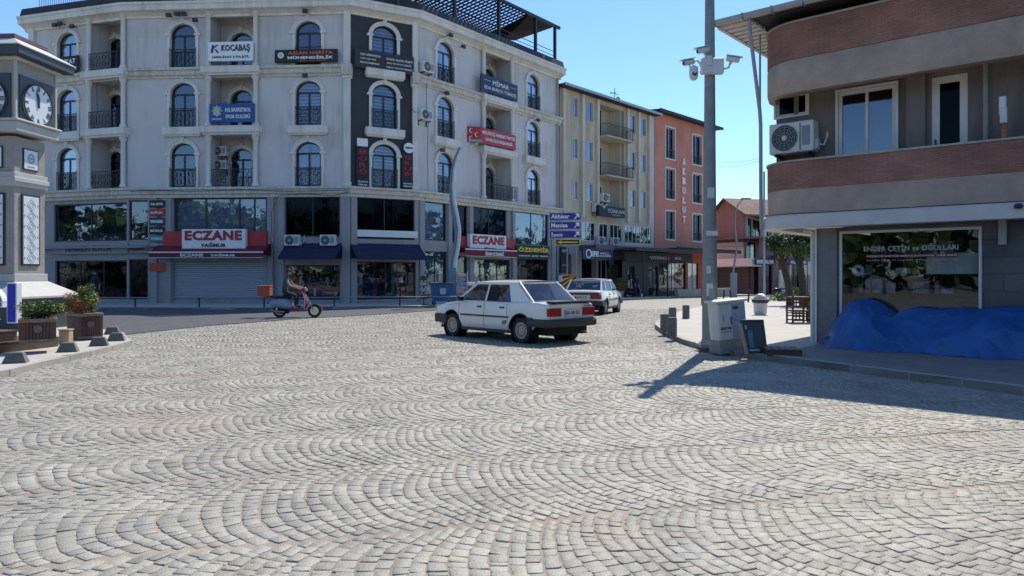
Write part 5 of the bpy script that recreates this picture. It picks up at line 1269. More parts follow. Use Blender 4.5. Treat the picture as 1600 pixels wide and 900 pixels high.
        add('window_frame', MB().tube([(bow[0][0]-.002*sg, -.69, zb_+.03), (bow[n+1][0], -.60, ZR-.0)], .028, paint, 6).tube([(bow[0][0]-.002*sg, .69, zb_+.03), (bow[n+1][0], .60, ZR-.0)], .028, paint, 6).tube([bow[j] for j in range(n+1)], .014, 'black_gloss', 5).tube([bow[n+1+j] for j in range(n+1)], .02, paint, 5), F, wn)
    # seats inside
    add('seats', MB().bbox(1.35, 1.5, -.55, .55, .5, 1.05, 'interior', .04).bbox(2.15, 2.3, -.58, -.1, .5, 1.12, 'interior', .04).bbox(2.15, 2.3, .1, .58, .5, 1.12, 'interior', .04).box(1.0, 3.0, -.68, .68, .5, .58, 'interior').bbox(2.85, 3.0, -.65, .65, .6, .93, 'interior', .03), F, r)
    # rear bumper wraps round, front bumper
    def bump(x0, x1, z0, z1, rear):
        pts = []
        for sy in (1, -1):
            pass
        o = [(x1, .80), (x0+.10, .815), (x0+.0, .74), (x0-.03, .4), (x0-.035, 0)] if rear else [(x0, .80), (x1-.12, .80), (x1-.02, .68), (x1+.03, .3), (x1+.035, 0)]
        o = o+[(x, -y) for x, y in o[-2::-1]]
        m2 = MB(); n = len(o); sgn = 1
        prof = [(0, z0), (.03, z0+.03), (.035, z1-.05), (.0, z1), (-.05, z1), (-.05, z0)]
        cxm = sum(p[0] for p in o)/n
        rows = []
        for d, z in prof:
            rows.append([(p[0]+(-d if rear else d)*(1 if abs(p[1]) < .79 else .2), p[1]*(1+d*.5), z) for p in o])
        k = len(prof); vs = [q for rw in rows for q in rw]
        fs = [(j*n+i, j*n+i+1, ((j+1) % k)*n+i+1, ((j+1) % k)*n+i) for j in range(k) for i in range(n-1)] + [tuple(j*n for j in range(k)), tuple(j*n+n-1 for j in range(k))[::-1]]
        return m2.add(vs, fs, 'bumper')
    add('bumper', bump(-.05, .62, .385, .565, True), F, r, smooth=30); add('bumper', bump(3.5, 4.08, .34, .56, False), F, r, smooth=30)
    for sy in (1, -1):
        add('rub_strip', MB().box(.64, .95-.52, sy*(.805), sy*.833, .555, .59, 'bumper').box(1.2, 2.92, sy*.80, sy*.833, .555, .59, 'bumper').box(3.68, 3.85, sy*.77, sy*.80, .53, .56, 'bumper'), F, r)
        add('sill', MB().box(1.2, 2.92, sy*.70, sy*.802, .205, .275, 'bumper'), F, r)
        dg = [(1.22, .30, 1.28, .88), (2.06, .25, 2.06, .90), (2.98, .30, 3.02, .86)]
        sm = MB()
        for x0, z0, x1, z1 in dg:
            sm.tube([(x0+(x1-x0)*t, sy*(yprof(x0, z0+(z1-z0)*t)+.0), z0+(z1-z0)*t) for t in (0, .2, .4, .6, .8, 1)], .006, 'underbody', 4)
        sm.tube([(x, sy*(yprof(x, ztop(x)-.05)), ztop(x)-.06) for x in (3.05, 3.4, 3.8)], .005, 'underbody', 4)
        add('door_seam', sm, F, r)
        for hx in (1.36, 2.16): add('door_handle', MB().bbox(hx, hx+.15, sy*(yprof(2, .8)-.01), sy*(yprof(2, .8)+.025), .765, .80, 'black_gloss', .004), F, r)
        add('tail_light', MB().bbox(-.022, .05, sy*.35, sy*.755, .625, .805, 'tail_red', .008).box(-.026, .0, sy*.36, sy*.745, .712, .722, 'black_gloss').box(-.0262, .0, sy*.36, sy*.745, .655, .661, 'black_gloss'), F, r)
        add('headlight', MB().bbox(4.0, 4.075, sy*.42, sy*.70, .60, .74, 'chrome', .01), F, r)
        add('wing_mirror', MB().bbox(2.83, 2.95, sy*.77, sy*.93, .90, 1.02, 'black_gloss', .02), F, r)
        if g.get('arch'): 
            for a in ax: add('arch_trim', MB().tube([(a+.375*math.cos(math.radians(t)), sy*(yprof(a, .6)+.0), .29+.375*math.sin(math.radians(t))) for t in range(0, 181, 12)], .014, 'bumper', 5), F, r)
    add('number_plate', MB().bbox(-.04, -.012, -.26, .26, .63, .76, 'plate', .004).box(-.042, -.03, .215, .255, .635, .755, 'road_blue'), F, r)
    t_ = MB().text(plate, -.2, .21, .655, .735, 0, 'black_text', .02, th=.002).xf(Matrix.Translation((-.042, 0, 0)) @ Matrix.Rotation(math.radians(-90), 4, 'Z'))
    add('plate_lettering', t_, F, r)
    if g.get('spoiler'): add('spoiler', MB().bbox(-.04, .16, -.66, .66, ztop(.1)+.015, ztop(.1)+.05, 'black_gloss', .012).box(.02, .1, -.6, -.5, ztop(.1)-.01, ztop(.1)+.02, 'black_gloss').box(.02, .1, .5, .6, ztop(.1)-.01, ztop(.1)+.02, 'black_gloss'), F, r)
    else: add('boot_trim', MB().box(-.02, .0, -.7, .7, .79, .87, 'bumper'), F, r)
    add('badge', MB().text('TSE', .35, .62, .83, .855, 0, 'black_text', .03, th=.002).xf(Matrix.Translation((-.024, .0, 0)) @ Matrix.Rotation(math.radians(-90), 4, 'Z')), F, r)
    if g.get('sticker'): 
        t_ = MB().text('AP', 1.32, 1.47, .40, .52, 0, 'black_text', .04, th=.001)
        t_.xf(Matrix.Scale(1, 4)); 
        add('sticker', MB().text('AP', -1.42, -1.26, .40, .50, 0, 'black_text', .04, th=.001).xf(Matrix.Rotation(math.pi, 4, 'Z') @ Matrix.Translation((0, -yprof(1.3, .45)-.004, 0))), F, r)
    add('exhaust', MB().cyl((-.05, -.4, .27), (.4, -.4, .28), .025, 'steel', 8), F, r)
    for a in ax:
        for sy in (1, -1):
            st = 0
            L = F @ Matrix.Translation((a, sy*.70, WR))
            if sy < 0: L = L @ Matrix.Rotation(math.pi, 4, 'Z')
            wh = bpy.data.objects.new('wheel', None); place(wh, L, r)
            add('tyre', lambda: MB().lathe([(.185, -.075), (.24, -.085), (.275, -.078), (.29, -.055), (.29, .055), (.275, .078), (.24, .085), (.185, .075)], 'rubber', 32, (0,0,0), 'Y', cap=False), L, wh, smooth=40, key='tyre')
            def rim():
                m2 = MB(); m2.lathe([(.19, .06), (.187, .078), (.165, .074), (.155, .045), (.06, .055), (.05, .075), (.0, .075)], 'rim', 32, (0,0,0), 'Y')
                for k in range(16):
                    t = 2*math.pi*k/16; c, s_ = math.cos(t), math.sin(t)
                    m2.box(.10, .15, .050, .062, -.010, .010, 'underbody'); m2.xf(Matrix.Rotation(t, 4, 'Y'), len(m2.v)-8)
                return m2
            add('rim', rim, L, wh, smooth=30, key='rim')
    return r
S1 = dict(top=[(0, .87), (.03, .895), (.3, .925), (.7, .93), (1.0, .92), (2.9, .90), (3.1, .885), (3.6, .83), (3.95, .75), (4.06, .64)],
          belt=(.52, 3.12), roof=(1.08, 2.42), cuts=[(1.17, 1.30), (2.08, 1.97)], pw=[(0, .10), (.06, .03), (.035, .035), (.04, .0)], wins=[], rear_glass='glass', spoiler=True, sticker=True, arch=True)
S1['cuts'] = [(1.16, 1.34), (2.07, 2.02)]; S1['pw'] = [(0.0, .0), (.0, .02), (.03, .03), (.05, .0)]; S1['cp'] = True
h1 = math.atan2(.73, -.68)
rl = G(817, 537)   # rear left wheel contact
def car_frame(px, py, ang, sy):       # place by the contact point of a rear wheel
    p = G(px, py); c, s = math.cos(ang), math.sin(ang)
    lx, ly = .82, sy*.70
    return frame(p[0]-(lx*c-ly*s), p[1]-(lx*s+ly*c), ang, gz(p[1])-.004)
car(car_frame(818, 536, h1, 1), 'white boxy saloon car with a black boot spoiler, nearest in the square', 'car_white', 'glass_car', '45 UB 251', S1)
S2 = dict(top=[(0, .90), (.03, .93), (.2, .95), (.42, .96), (1.0, .93), (2.9, .90), (3.1, .885), (3.6, .83), (3.95, .75), (4.06, .64)],
          belt=(.28, 3.12), roof=(.78, 2.42), cuts=[(1.02, 1.10), (2.07, 2.02)], pw=[(0.0, .07), (.05, .03), (.03, .03), (.05, .0)], wins=[], rear_glass='glass', spoiler=False, sticker=False, arch=False)
car(car_frame(944, 491.5, math.radians(90-20), -1), 'silver white older hatchback driving away behind the nearest car', 'car_white', 'glass_car', '45 KH 318', S2)

# ---------------- people
def skin_body(name, joints, edges, mats, F, parent=None, label=None, group=None, sub=1):
    """joints: list of (x,y,z,r,zone); zone picks the material of the skin round it"""
    me = bpy.data.meshes.new(name); me.from_pydata([j[:3] for j in joints], edges, [])
    ob = bpy.data.objects.new(name, me); COL.objects.link(ob)
    md = ob.modifiers.new('s', 'SKIN'); md.use_smooth_shade = True
    for i, j in enumerate(joints):
        sv = me.skin_vertices[0].data[i]; r = j[3]; sv.radius = r if isinstance(r, tuple) else (r, r)
    me.skin_vertices[0].data[0].use_root = True
    ss = ob.modifiers.new('u', 'SUBSURF'); ss.levels = sub; ss.render_levels = sub
    dg = bpy.context.evaluated_depsgraph_get(); ev = ob.evaluated_get(dg); m2 = ev.to_mesh()
    vs = [tuple(v.co) for v in m2.vertices]; fs = [tuple(p.vertices) for p in m2.polygons]; ev.to_mesh_clear(); bpy.data.objects.remove(ob)
    mb = MB(); mb.v = vs
    js = [Vector(j[:3]) for j in joints]
    for f in fs:
        c = sum((Vector(vs[i]) for i in f), Vector())/len(f)
        best, z = 1e9, joints[0][4]
        for a, b in edges:
            pa, pb = js[a], js[b]; d = pb-pa; t = max(0, min(1, (c-pa).dot(d)/max(1e-9, d.length_squared)))
            e = (c-(pa+d*t)).length/(.02+ (joints[a][3] if not isinstance(joints[a][3], tuple) else joints[a][3][0]))
            if e < best: best = e; z = joints[b][4] if t > .35 else joints[a][4]
        mb.f.append(list(f)); mb.m.append(mb.mi(mats[z]))
    return mb
def person(F, label, pose, mats, group=None):
    """pose: dict of joints in metres, facing +x"""
    P = pose; J = []; E = []; ix = {}
    def j(n, r, z): ix[n] = len(J); J.append((*P[n], r, z))
    j('pelvis', (.15, .12), 'leg'); j('waist', (.135, .105), 'top'); j('chest', (.165, .12), 'top'); j('neck0', (.07, .07), 'top'); j('neck', (.055, .055), 'skin'); 
    E += [(0,1),(1,2),(2,3),(3,4)]
    J.append((P['neck'][0]+.02, P['neck'][1], P['neck'][2]+.09, (.078, .085), 'skin')); ix['jaw'] = len(J)-1; E.append((4, ix['jaw']))
    J.append((P['neck'][0]+.015, P['neck'][1], P['neck'][2]+.17, (.078, .092), 'skin')); ix['crown'] = len(J)-1; E.append((ix['jaw'], ix['crown']))
    for s in ('l', 'r'):
        j('sh'+s, .068, 'top'); j('el'+s, .046, 'top' if mats.get('sleeve') else 'skin'); j('wr'+s, .030, 'skin'); E += [(2, ix['sh'+s]), (ix['sh'+s], ix['el'+s]), (ix['el'+s], ix['wr'+s])]
        w = Vector(P['wr'+s]); e = Vector(P['el'+s]); d = (w-e).normalized(); p = w+d*.055; J.append((*p, (.036, .022), 'skin')); pi = len(J)-1; E.append((ix['wr'+s], pi))
        sd_ = d.orthogonal().normalized()
        for k in range(4):
            q = p+d*.05+sd_*(-.027+.018*k); q2 = q+d*(.03+.006*(k in (1, 2)))+Vector((0, 0, -.02)); J.append((*q, .009, 'skin')); J.append((*q2, .008, 'skin')); E += [(pi, len(J)-2), (len(J)-2, len(J)-1)]
        q = w+d*.04+sd_*.04; J.append((*q, .01, 'skin')); E.append((pi, len(J)-1))
        j('hip'+s, .095, 'leg'); j('kn'+s, .062, 'leg'); j('an'+s, .042, 'leg'); j('to'+s, (.045, .035), 'shoe'); E += [(0, ix['hip'+s]), (ix['hip'+s], ix['kn'+s]), (ix['kn'+s], ix['an'+s]), (ix['an'+s], ix['to'+s])]
    mt = dict(leg=mats['leg'], top=mats['top'], skin='skin', shoe='hair')
    mb = skin_body('person', J, E, mt, F)
    hx, hy, hz = P['neck'][0]+.02, P['neck'][1], P['neck'][2]+.125
    # face: nose, eyes, mouth, ears pressed into the same mesh
    mb.prism([(hx+.078, hz-.02), (hx+.108, hz-.018), (hx+.085, hz+.03)], hy-.012, hy+.012, 'skin')
    for s in (-1, 1): mb.ball((hx+.073, hy+s*.03, hz+.025), .011, 'hair', 6, 4).ball((hx+.0, hy+s*.082, hz+.01), (.02, .01, .03), 'skin', 6, 4)
    mb.box(hx+.078, hx+.083, hy-.022, hy+.022, hz-.047, hz-.04, 'maroon')
    o = add('person', mb, F, None, label, 'person', group, smooth=80)
    add('hair', MB().ball((hx-.012, hy, hz+.052), (.098, .092, .075), 'hair', 12, 8).ball((hx-.05, hy, hz+.0), (.06, .08, .075), 'hair', 10, 6), F, o, smooth=60)
    return o
# ---------------- scooter and rider
def scooter(F, label, bodym, cowlm, box=True, group='scooters and motorbikes'):
    r = root('scooter', F, label, 'scooter', group)
    for nm, x in (('wheel', 0.0), ('wheel', 1.22)):
        w_ = bpy.data.objects.new('wheel', None); place(w_, F @ Matrix.Translation((x, 0, .23)), r)
        add('tyre', lambda: MB().lathe([(.15, -.05), (.21, -.055), (.235, -.02), (.235, .02), (.21, .055), (.15, .05)], 'rubber', 24, (0,0,0), 'Y', cap=False), F @ Matrix.Translation((x, 0, .23)), w_, smooth=40, key='sct')
        add('rim', lambda: MB().lathe([(.16, -.045), (.13, -.03), (.03, -.05), (.03, .05), (.13, .03), (.16, .045)], 'chrome', 20, (0,0,0), 'Y'), F @ Matrix.Translation((x, 0, .23)), w_, smooth=40, key='scr')
    # rear cowl: lofted teardrop
    def cowl():
        mb = MB(); secs = [(-.38, .03, .52, .05), (-.25, .13, .50, .13), (0, .20, .50, .19), (.22, .19, .48, .2), (.38, .13, .44, .18), (.45, .10, .40, .12)]
        n = 14; vs = []
        for x, w, z, h in secs: vs += [(x, w*math.cos(2*math.pi*k/n), z+h*math.sin(2*math.pi*k/n)) for k in range(n)]
        fs = [(i*n+k, i*n+(k+1) % n, (i+1)*n+(k+1) % n, (i+1)*n+k) for i in range(len(secs)-1) for k in range(n)] + [tuple(range(n))[::-1], tuple((len(secs)-1)*n+k for k in range(n))]
        return mb.add(vs, fs, cowlm)
    add('rear_cowl', cowl(), F, r, smooth=60)
    add('seat', MB().bbox(-.32, .45, -.13, .13, .68, .78, 'black_gloss', .04), F, r, smooth=60)
    add('floor_board', MB().bbox(.3, .92, -.17, .17, .26, .34, bodym, .03).tube([(.3, 0, .3), (.42, 0, .45)], .1, bodym), F, r, smooth=60)
    def shield():
        mb = MB(); rows = []
        for z, x, w, b in ((.30, .88, .16, .04), (.45, .92, .21, .08), (.65, .92, .22, .09), (.82, .86, .17, .07), (.93, .80, .09, .03)):
            rows.append([(x+b*(1-(t/4)**2)+0, w*t/4, z) for t in range(-4, 5)])
        n = 9; vs = [p for q in rows for p in q] + [(p[0]-.025, p[1], p[2]) for q in rows for p in q]; K = len(rows)*n
        fs = [(i*n+k, i*n+k+1, (i+1)*n+k+1, (i+1)*n+k) for i in range(len(rows)-1) for k in range(n-1)]; fs += [tuple(a+K for a in f[::-1]) for f in fs]
        mb.add(vs, fs, bodym); rim = [rows[i][0] for i in range(len(rows))] + [rows[i][-1] for i in range(len(rows))][::-1]
        mb.tube(rim, .014, 'lamp_white', 6); return mb
    add('leg_shield', shield(), F, r, smooth=50)
    add('front_fender', MB().add([(1.22+.27*math.cos(math.radians(a)), y, .23+.27*math.sin(math.radians(a))) for a in range(-10, 171, 15) for y in (-.085, -.05, .05, .085)], [(i*4+k, i*4+k+1, (i+1)*4+k+1, (i+1)*4+k) for i in range(12) for k in range(3)], bodym), F, r, smooth=60)
    add('fork', MB().tube([(1.20, .07, .24), (1.05, .05, .5), (.80, 0, .98)], .022, 'chrome').tube([(1.20, -.07, .24), (1.05, -.05, .5)], .022, 'chrome'), F, r)
    add('handlebar', MB().tube([(.70, .32, 1.02), (.78, .2, 1.02), (.80, 0, 1.0), (.78, -.2, 1.02), (.70, -.32, 1.02)], .017, 'chrome').ball((.86, 0, .99), (.09, .09, .08), bodym, 10, 6), F, r, smooth=60)
    add('headlight', MB().lathe([(.065, .90), (.065, .95), (.05, .965), (.001, .97)], 'chrome', 14, (0, 0, .98), 'X'), F, r, smooth=40)
    for sy in (1, -1): add('mirror', MB().tube([(.78, sy*.2, 1.02), (.76, sy*.26, 1.2)], .008, 'chrome', 5).bbox(.74, .76, sy*.22, sy*.32, 1.18, 1.26, 'ac_dark', .008), F, r)
    add('exhaust', MB().tube([(.2, -.12, .2), (-.05, -.17, .2), (-.3, -.17, .26)], .04, 'steel'), F, r, smooth=40)
    add('engine_block', MB().bbox(-.05, .32, -.10, .10, .14, .36, 'underbody', .02), F, r)
    add('tail_light', MB().bbox(-.40, -.36, -.05, .05, .5, .58, 'tail_red', .01), F, r)
    if box: add('carrier', MB().box(-.55, -.2, -.12, .12, .72, .74, 'ac_dark').tube([(-.3, 0, .6), (-.45, 0, .72)], .015, 'ac_dark'), F, r)
    return r
gp = G(437, 496.5); SF = frame(gp[0], gp[1], math.radians(4), gz(gp[1])+.012)
scooter(SF, 'dark red scooter with a pale blue rear cowl crossing in front of the shops', 'scooter_red', 'seat_blue')
m_ = MB()
for k in range(5): m_.bbox(-.72, -.30, -.2, .2, .76+k*.072, .76+k*.072+.055, 'orange_box', .008)
m_.box(-.71, -.31, -.19, .19, .755, 1.1, 'orange_dark'); m_.bbox(-.73, -.29, -.21, .21, 1.10, 1.13, 'orange_box', .008)
add('crate', m_, SF, None, 'orange ribbed delivery crate on the back of the red scooter', 'crate')
ps = dict(pelvis=(.18, 0, .90), waist=(.19, 0, 1.03), chest=(.24, 0, 1.26), neck0=(.27, 0, 1.42), neck=(.30, 0, 1.48), shl=(.25, .18, 1.36), shr=(.25, -.18, 1.36), ell=(.42, .25, 1.14), elr=(.42, -.25, 1.12), wrl=(.66, .29, 1.06), wrr=(.66, -.29, 1.06),
          hipl=(.20, .1, .86), hipr=(.20, -.1, .86), knl=(.60, .14, .80), knr=(.60, -.16, .79), anl=(.58, .13, .42), anr=(.58, -.13, .42), tol=(.74, .13, .37), tor=(.74, -.13, .37))
person(SF, 'rider in a dark teal shirt and dark trousers sitting on the red scooter', ps, dict(top='shirt_teal', leg='trousers'))
def standing(st=.12, arm=.06):
    return dict(pelvis=(0, 0, .95), waist=(0, 0, 1.08), chest=(0, 0, 1.28), neck0=(0, 0, 1.43), neck=(.01, 0, 1.49), shl=(0, .19, 1.39), shr=(0, -.19, 1.39), ell=(-arm, .25, 1.12), elr=(arm, -.25, 1.12), wrl=(.02-arm, .26, .88), wrr=(.12+arm, -.25, .9),
                hipl=(0, .1, .9), hipr=(0, -.1, .9), knl=(st*.6, .1, .5), knr=(-st*.2, -.1, .5), anl=(st, .1, .09), anr=(-st, -.1, .10), tol=(st+.15, .1, .04), tor=(-st+.15, -.1, .04))
def ground_at(px, py, dz=0):
    p = G(px, py, dz); return p[0], p[1], gz(p[1])+dz
x, y = pt(994, 57); person(frame(x, y, math.radians(-60), gz(57)+.12), 'pedestrian in a dark jacket and jeans walking by the parked motorbikes', standing(.2), dict(top='trousers', leg='jeans', sleeve=1))
x, y = pt(986.5, 58); person(frame(x, y, math.radians(-100), gz(58)+.12), 'pedestrian in a white top standing left of the dark jacketed one', standing(.05), dict(top='grey_wall', leg='jeans', sleeve=1))
x, y = pt(149, 35.5); person(frame(x, y, math.radians(-120), gz(35.5)+.12), 'person in dark clothes standing in the shade behind the right planter', standing(.05), dict(top='trousers', leg='trousers', sleeve=1))
for px, d, a, lb, bm in ((976, 60, 60, 'grey parked motorbike left of the two pedestrians', 'grey_paint'), (982, 56, 20, 'black parked motorbike in front of the two pedestrians', 'black_gloss'), (1214, 60, 10, 'black motorbike parked beyond the corner under the trees', 'black_gloss'), (1221, 61, 30, 'white motorbike parked beside the black one beyond the corner', 'lamp_white')):
    x, y = pt(px, d); scooter(frame(x, y, math.radians(a), gz(d)+.0), lb, bm, bm, box=False)

# ---------------- clock tower
CT = frame((22-800)/FP*18.5, 18.5, math.atan2(1, .06))     # local x runs along the right face, local -y is its outward side
ct = root('clock_tower', CT, 'stone clock tower with white Roman numeral clock faces at the left edge', 'clock tower')
def sq(mb, a, b, z0, z1, m, c=.01): return mb.bbox(-a, b+a, -a, b+a, z0, z1, m, c)   # square column grown by a
CW = 1.12
def tz(py, d=18.5): return CH+(HZ-py)/FP*d
zz = [tz(v) for v in (440, 215, 187, 97, 80, 60)]
add('shaft', sq(MB(), 0, CW, .1, zz[1]+.05, 'tower_wall'), CT, ct)
add('moulding', sq(sq(MB(), .05, CW, tz(290), tz(268), 'tower_pale'), .08, CW, tz(283), tz(276), 'tower_pale'), CT, ct); add('moulding', sq(MB(), .05, CW, tz(440), tz(428), 'tower_pale'), CT, ct)
add('ledge', sq(sq(MB(), .24, CW, zz[2]-.32, zz[2]-.06, 'tower_pale', .02), .30, CW, zz[2]-.06, zz[2], 'tower_pale', .02), CT, ct)
add('clock_housing', sq(MB(), .17, CW, zz[2], zz[3]+.02, 'tower_wall').box(-.205, -.17, -.205, -.17, zz[2], zz[3], 'tower_pale'), CT, ct)
add('corner_post', MB().box(-.20, -.14, -.20, -.14, zz[2], zz[3], 'tower_pale'), CT, ct); add('corner_post', MB().box(CW+.14, CW+.20, -.20, -.14, zz[2], zz[3], 'tower_pale'), CT, ct)
rom = ['XII', 'I', 'II', 'III', 'IIII', 'V', 'VI', 'VII', 'VIII', 'IX', 'X', 'XI']
def clock(Fc, hour, minute):       # local -y faces out, centred on the origin
    R = .52; p = MB().box(-.62, .62, -.03, 0, -.62, .66, 'clock_frame'); pan = add('clock_panel', p, Fc, ct)
    fc = add('clock_face', MB().lathe([(R, -.03), (R, -.06), (R-.02, -.065), (.001, -.065)], 'clock_white', 40, (0,0,0), 'Y'), Fc, ct)
    add('clock_rim', MB().lathe([(R, -.06), (R+.02, -.06), (R+.02, -.085), (R-.012, -.085), (R-.012, -.066)], 'ac_dark', 40, (0,0,0), 'Y', cap=False), Fc, fc)
    t = MB()
    for i, s_ in enumerate(rom):
        k = len(t.v); w = .045*len(s_)*.8; t.text(s_, -w/2, w/2, R*.70, R*.93, -.067, 'black_text', .03, th=.002)
        t.xf(Matrix.Rotation(i*math.pi/6, 4, 'Y'), k)
    add('numerals', t, Fc, fc)
    for nm, ln, wd, ang in (('hour_hand', .30, .05, (hour+minute/60)*30), ('minute_hand', .44, .032, minute*6)):
        m2 = MB().prism([(-wd/2, -.08), (wd/2, -.08), (wd, ln*.55), (0, ln), (-wd, ln*.55)], -.082 if nm == 'hour_hand' else -.09, -.076 if nm == 'hour_hand' else -.084, 'black_text').xf(Matrix.Rotation(math.radians(ang), 4, 'Y'))
        add(nm, m2, Fc, fc)
zc_ = (tz(157)+.0)
clock(CT @ Matrix.Translation((CW/2, -.172, zc_)), 11, 58)
clock(CT @ Matrix.Translation((-.172, CW/2, zc_)) @ Matrix.Rotation(math.radians(-90), 4, 'Z'), 8, 14)
z1, z2 = tz(93), tz(83)
e = .50
add('eaves', sq(sq(MB(), .3, CW, zz[3], z1+.02, 'tower_pale', .02), e, CW, z1+.02, z1+.26, 'clock_frame', .02), CT, ct)
zr = z1+.26; hp = [(-e-.03, -e-.03), (CW+e+.03, -e-.03), (CW+e+.03, CW+e+.03), (-e-.03, CW+e+.03)]; ip = [(.02, .02), (CW-.02, .02), (CW-.02, CW-.02), (.02, CW-.02)]
add('roof', MB().add([(x, y, zr) for x, y in hp]+[(x, y, zr+.32) for x, y in ip]+[(x, y, zr-.03) for x, y in hp], [(0,1,5,4), (1,2,6,5), (2,3,7,6), (3,0,4,7), (4,5,6,7), (8,9,1,0), (9,10,2,1), (11,8,0,3)], 'tower_roof').box(-.05, CW+.05, -.05, CW+.05, zr+.30, zr+.40, 'plum'), CT, ct)
for Fc in (CT @ Matrix.Translation((CW/2, -.0, 0)), CT @ Matrix.Translation((0, CW/2, 0)) @ Matrix.Rotation(math.radians(-90), 4, 'Z')):
    q = add('notice_panel', MB().box(-.27, .27, -.03, 0, tz(262), tz(228), 'ac_dark').box(-.24, .24, -.035, -.03, tz(262)+.03, tz(228)-.03, 'clock_white'), Fc, ct)
    add('emblem', MB().lathe([(.13, -.036), (.13, -.042), (.08, -.042), (.08, -.036)], 'seat_blue', 20, (0, 0, tz(243)), 'Y', cap=False).box(-.08, .10, -.042, -.036, tz(243)-.02, tz(243)+.03, 'seat_blue').box(-.13, .13, -.042, -.036, tz(256)-.01, tz(256)+.015, 'seat_blue'), Fc, q)
    m2 = MB().box(-.33, .33, -.035, 0, tz(415), tz(301), 'ac_dark').box(-.28, .28, -.042, -.035, tz(415)+.05, tz(301)-.05, 'clock_white'); q = add('tile_panel', m2, Fc, ct)
    m3 = MB(); 
    for k in range(6):
        c = tz(415)+.2+k*.28
        for rr in (.09, .17): m3.prism([(-rr, c), (0, c+rr), (rr, c), (rr-.02, c), (0, c+rr-.02), (-rr+.02, c)], -.046, -.042, 'grey_paint').prism([(-rr, c), (-rr+.02, c), (0, c-rr+.02), (rr-.02, c), (rr, c), (0, c-rr)], -.046, -.042, 'grey_paint')
        for sx in (-1, 1): m3.prism([(sx*.24, c-.04), (sx*.24+.02, c), (sx*.24, c+.04), (sx*.24-.02, c)], -.046, -.042, 'grey_paint')
    add('motif', m3, Fc, q)
# kiosk skirt round the foot
sk = add('skirt_roof', MB().add([(x, y, tz(440)) for x, y in [(-.05,-.05), (CW+.05,-.05), (CW+.05,CW+.05), (-.05,CW+.05)]] + [(x, y, tz(463)) for x, y in [(-.62,-.62), (CW+.62,-.62), (CW+.62,CW+.62), (-.62,CW+.62)]] + [(x, y, tz(466)) for x, y in [(-.62,-.62), (CW+.62,-.62), (CW+.62,CW+.62), (-.62,CW+.62)]], [(4,5,1,0), (5,6,2,1), (6,7,3,2), (7,4,0,3), (8,9,5,4), (11,8,4,7), (9,10,6,5), (8,11,10,9)], 'tower_pale'), CT, ct)
add('kiosk_wall', sq(MB(), .50, CW, .1, tz(465), 'kiosk_dark'), CT, ct)
# left platform
lp = [G(-160, 610, .1), G(0, 577.5, .1), G(60, 563.5, .1), G(130, 549, .1), G(194, 533.5, .1), G(182, 519, .1), G(120, 505, .1), G(-260, 500, .1)]
ground_poly('platform', lp, -.03, .10, 'pavement'); kerb_line('platform_kerb', lp[:6], -.14, -.03, .105, 'kerb')
x, y = G(-60, 560, .1); x2, y2 = G(92, 541, .1)
dkF = Fr((x, y), (x2, y2)); dk = add('deck', MB().bbox(-1, dkF.L, 0, 1.6, 0, .16, 'wood_mid', .01).box(-1, dkF.L+.02, -.03, 1.6, .162, .195, 'wood_dark'), dkF.at(0, 0, .1), None, 'low brown timber deck edge in front of the planters', 'deck')
add('step', MB().bbox(-1, dkF.S(38)-0, .15, 1.5, .195, .36, 'wood_mid', .01).box(-1, dkF.S(38)+.03, .12, 1.5, .362, .39, 'wood_dark'), dkF.at(0, 0, .1), dk)
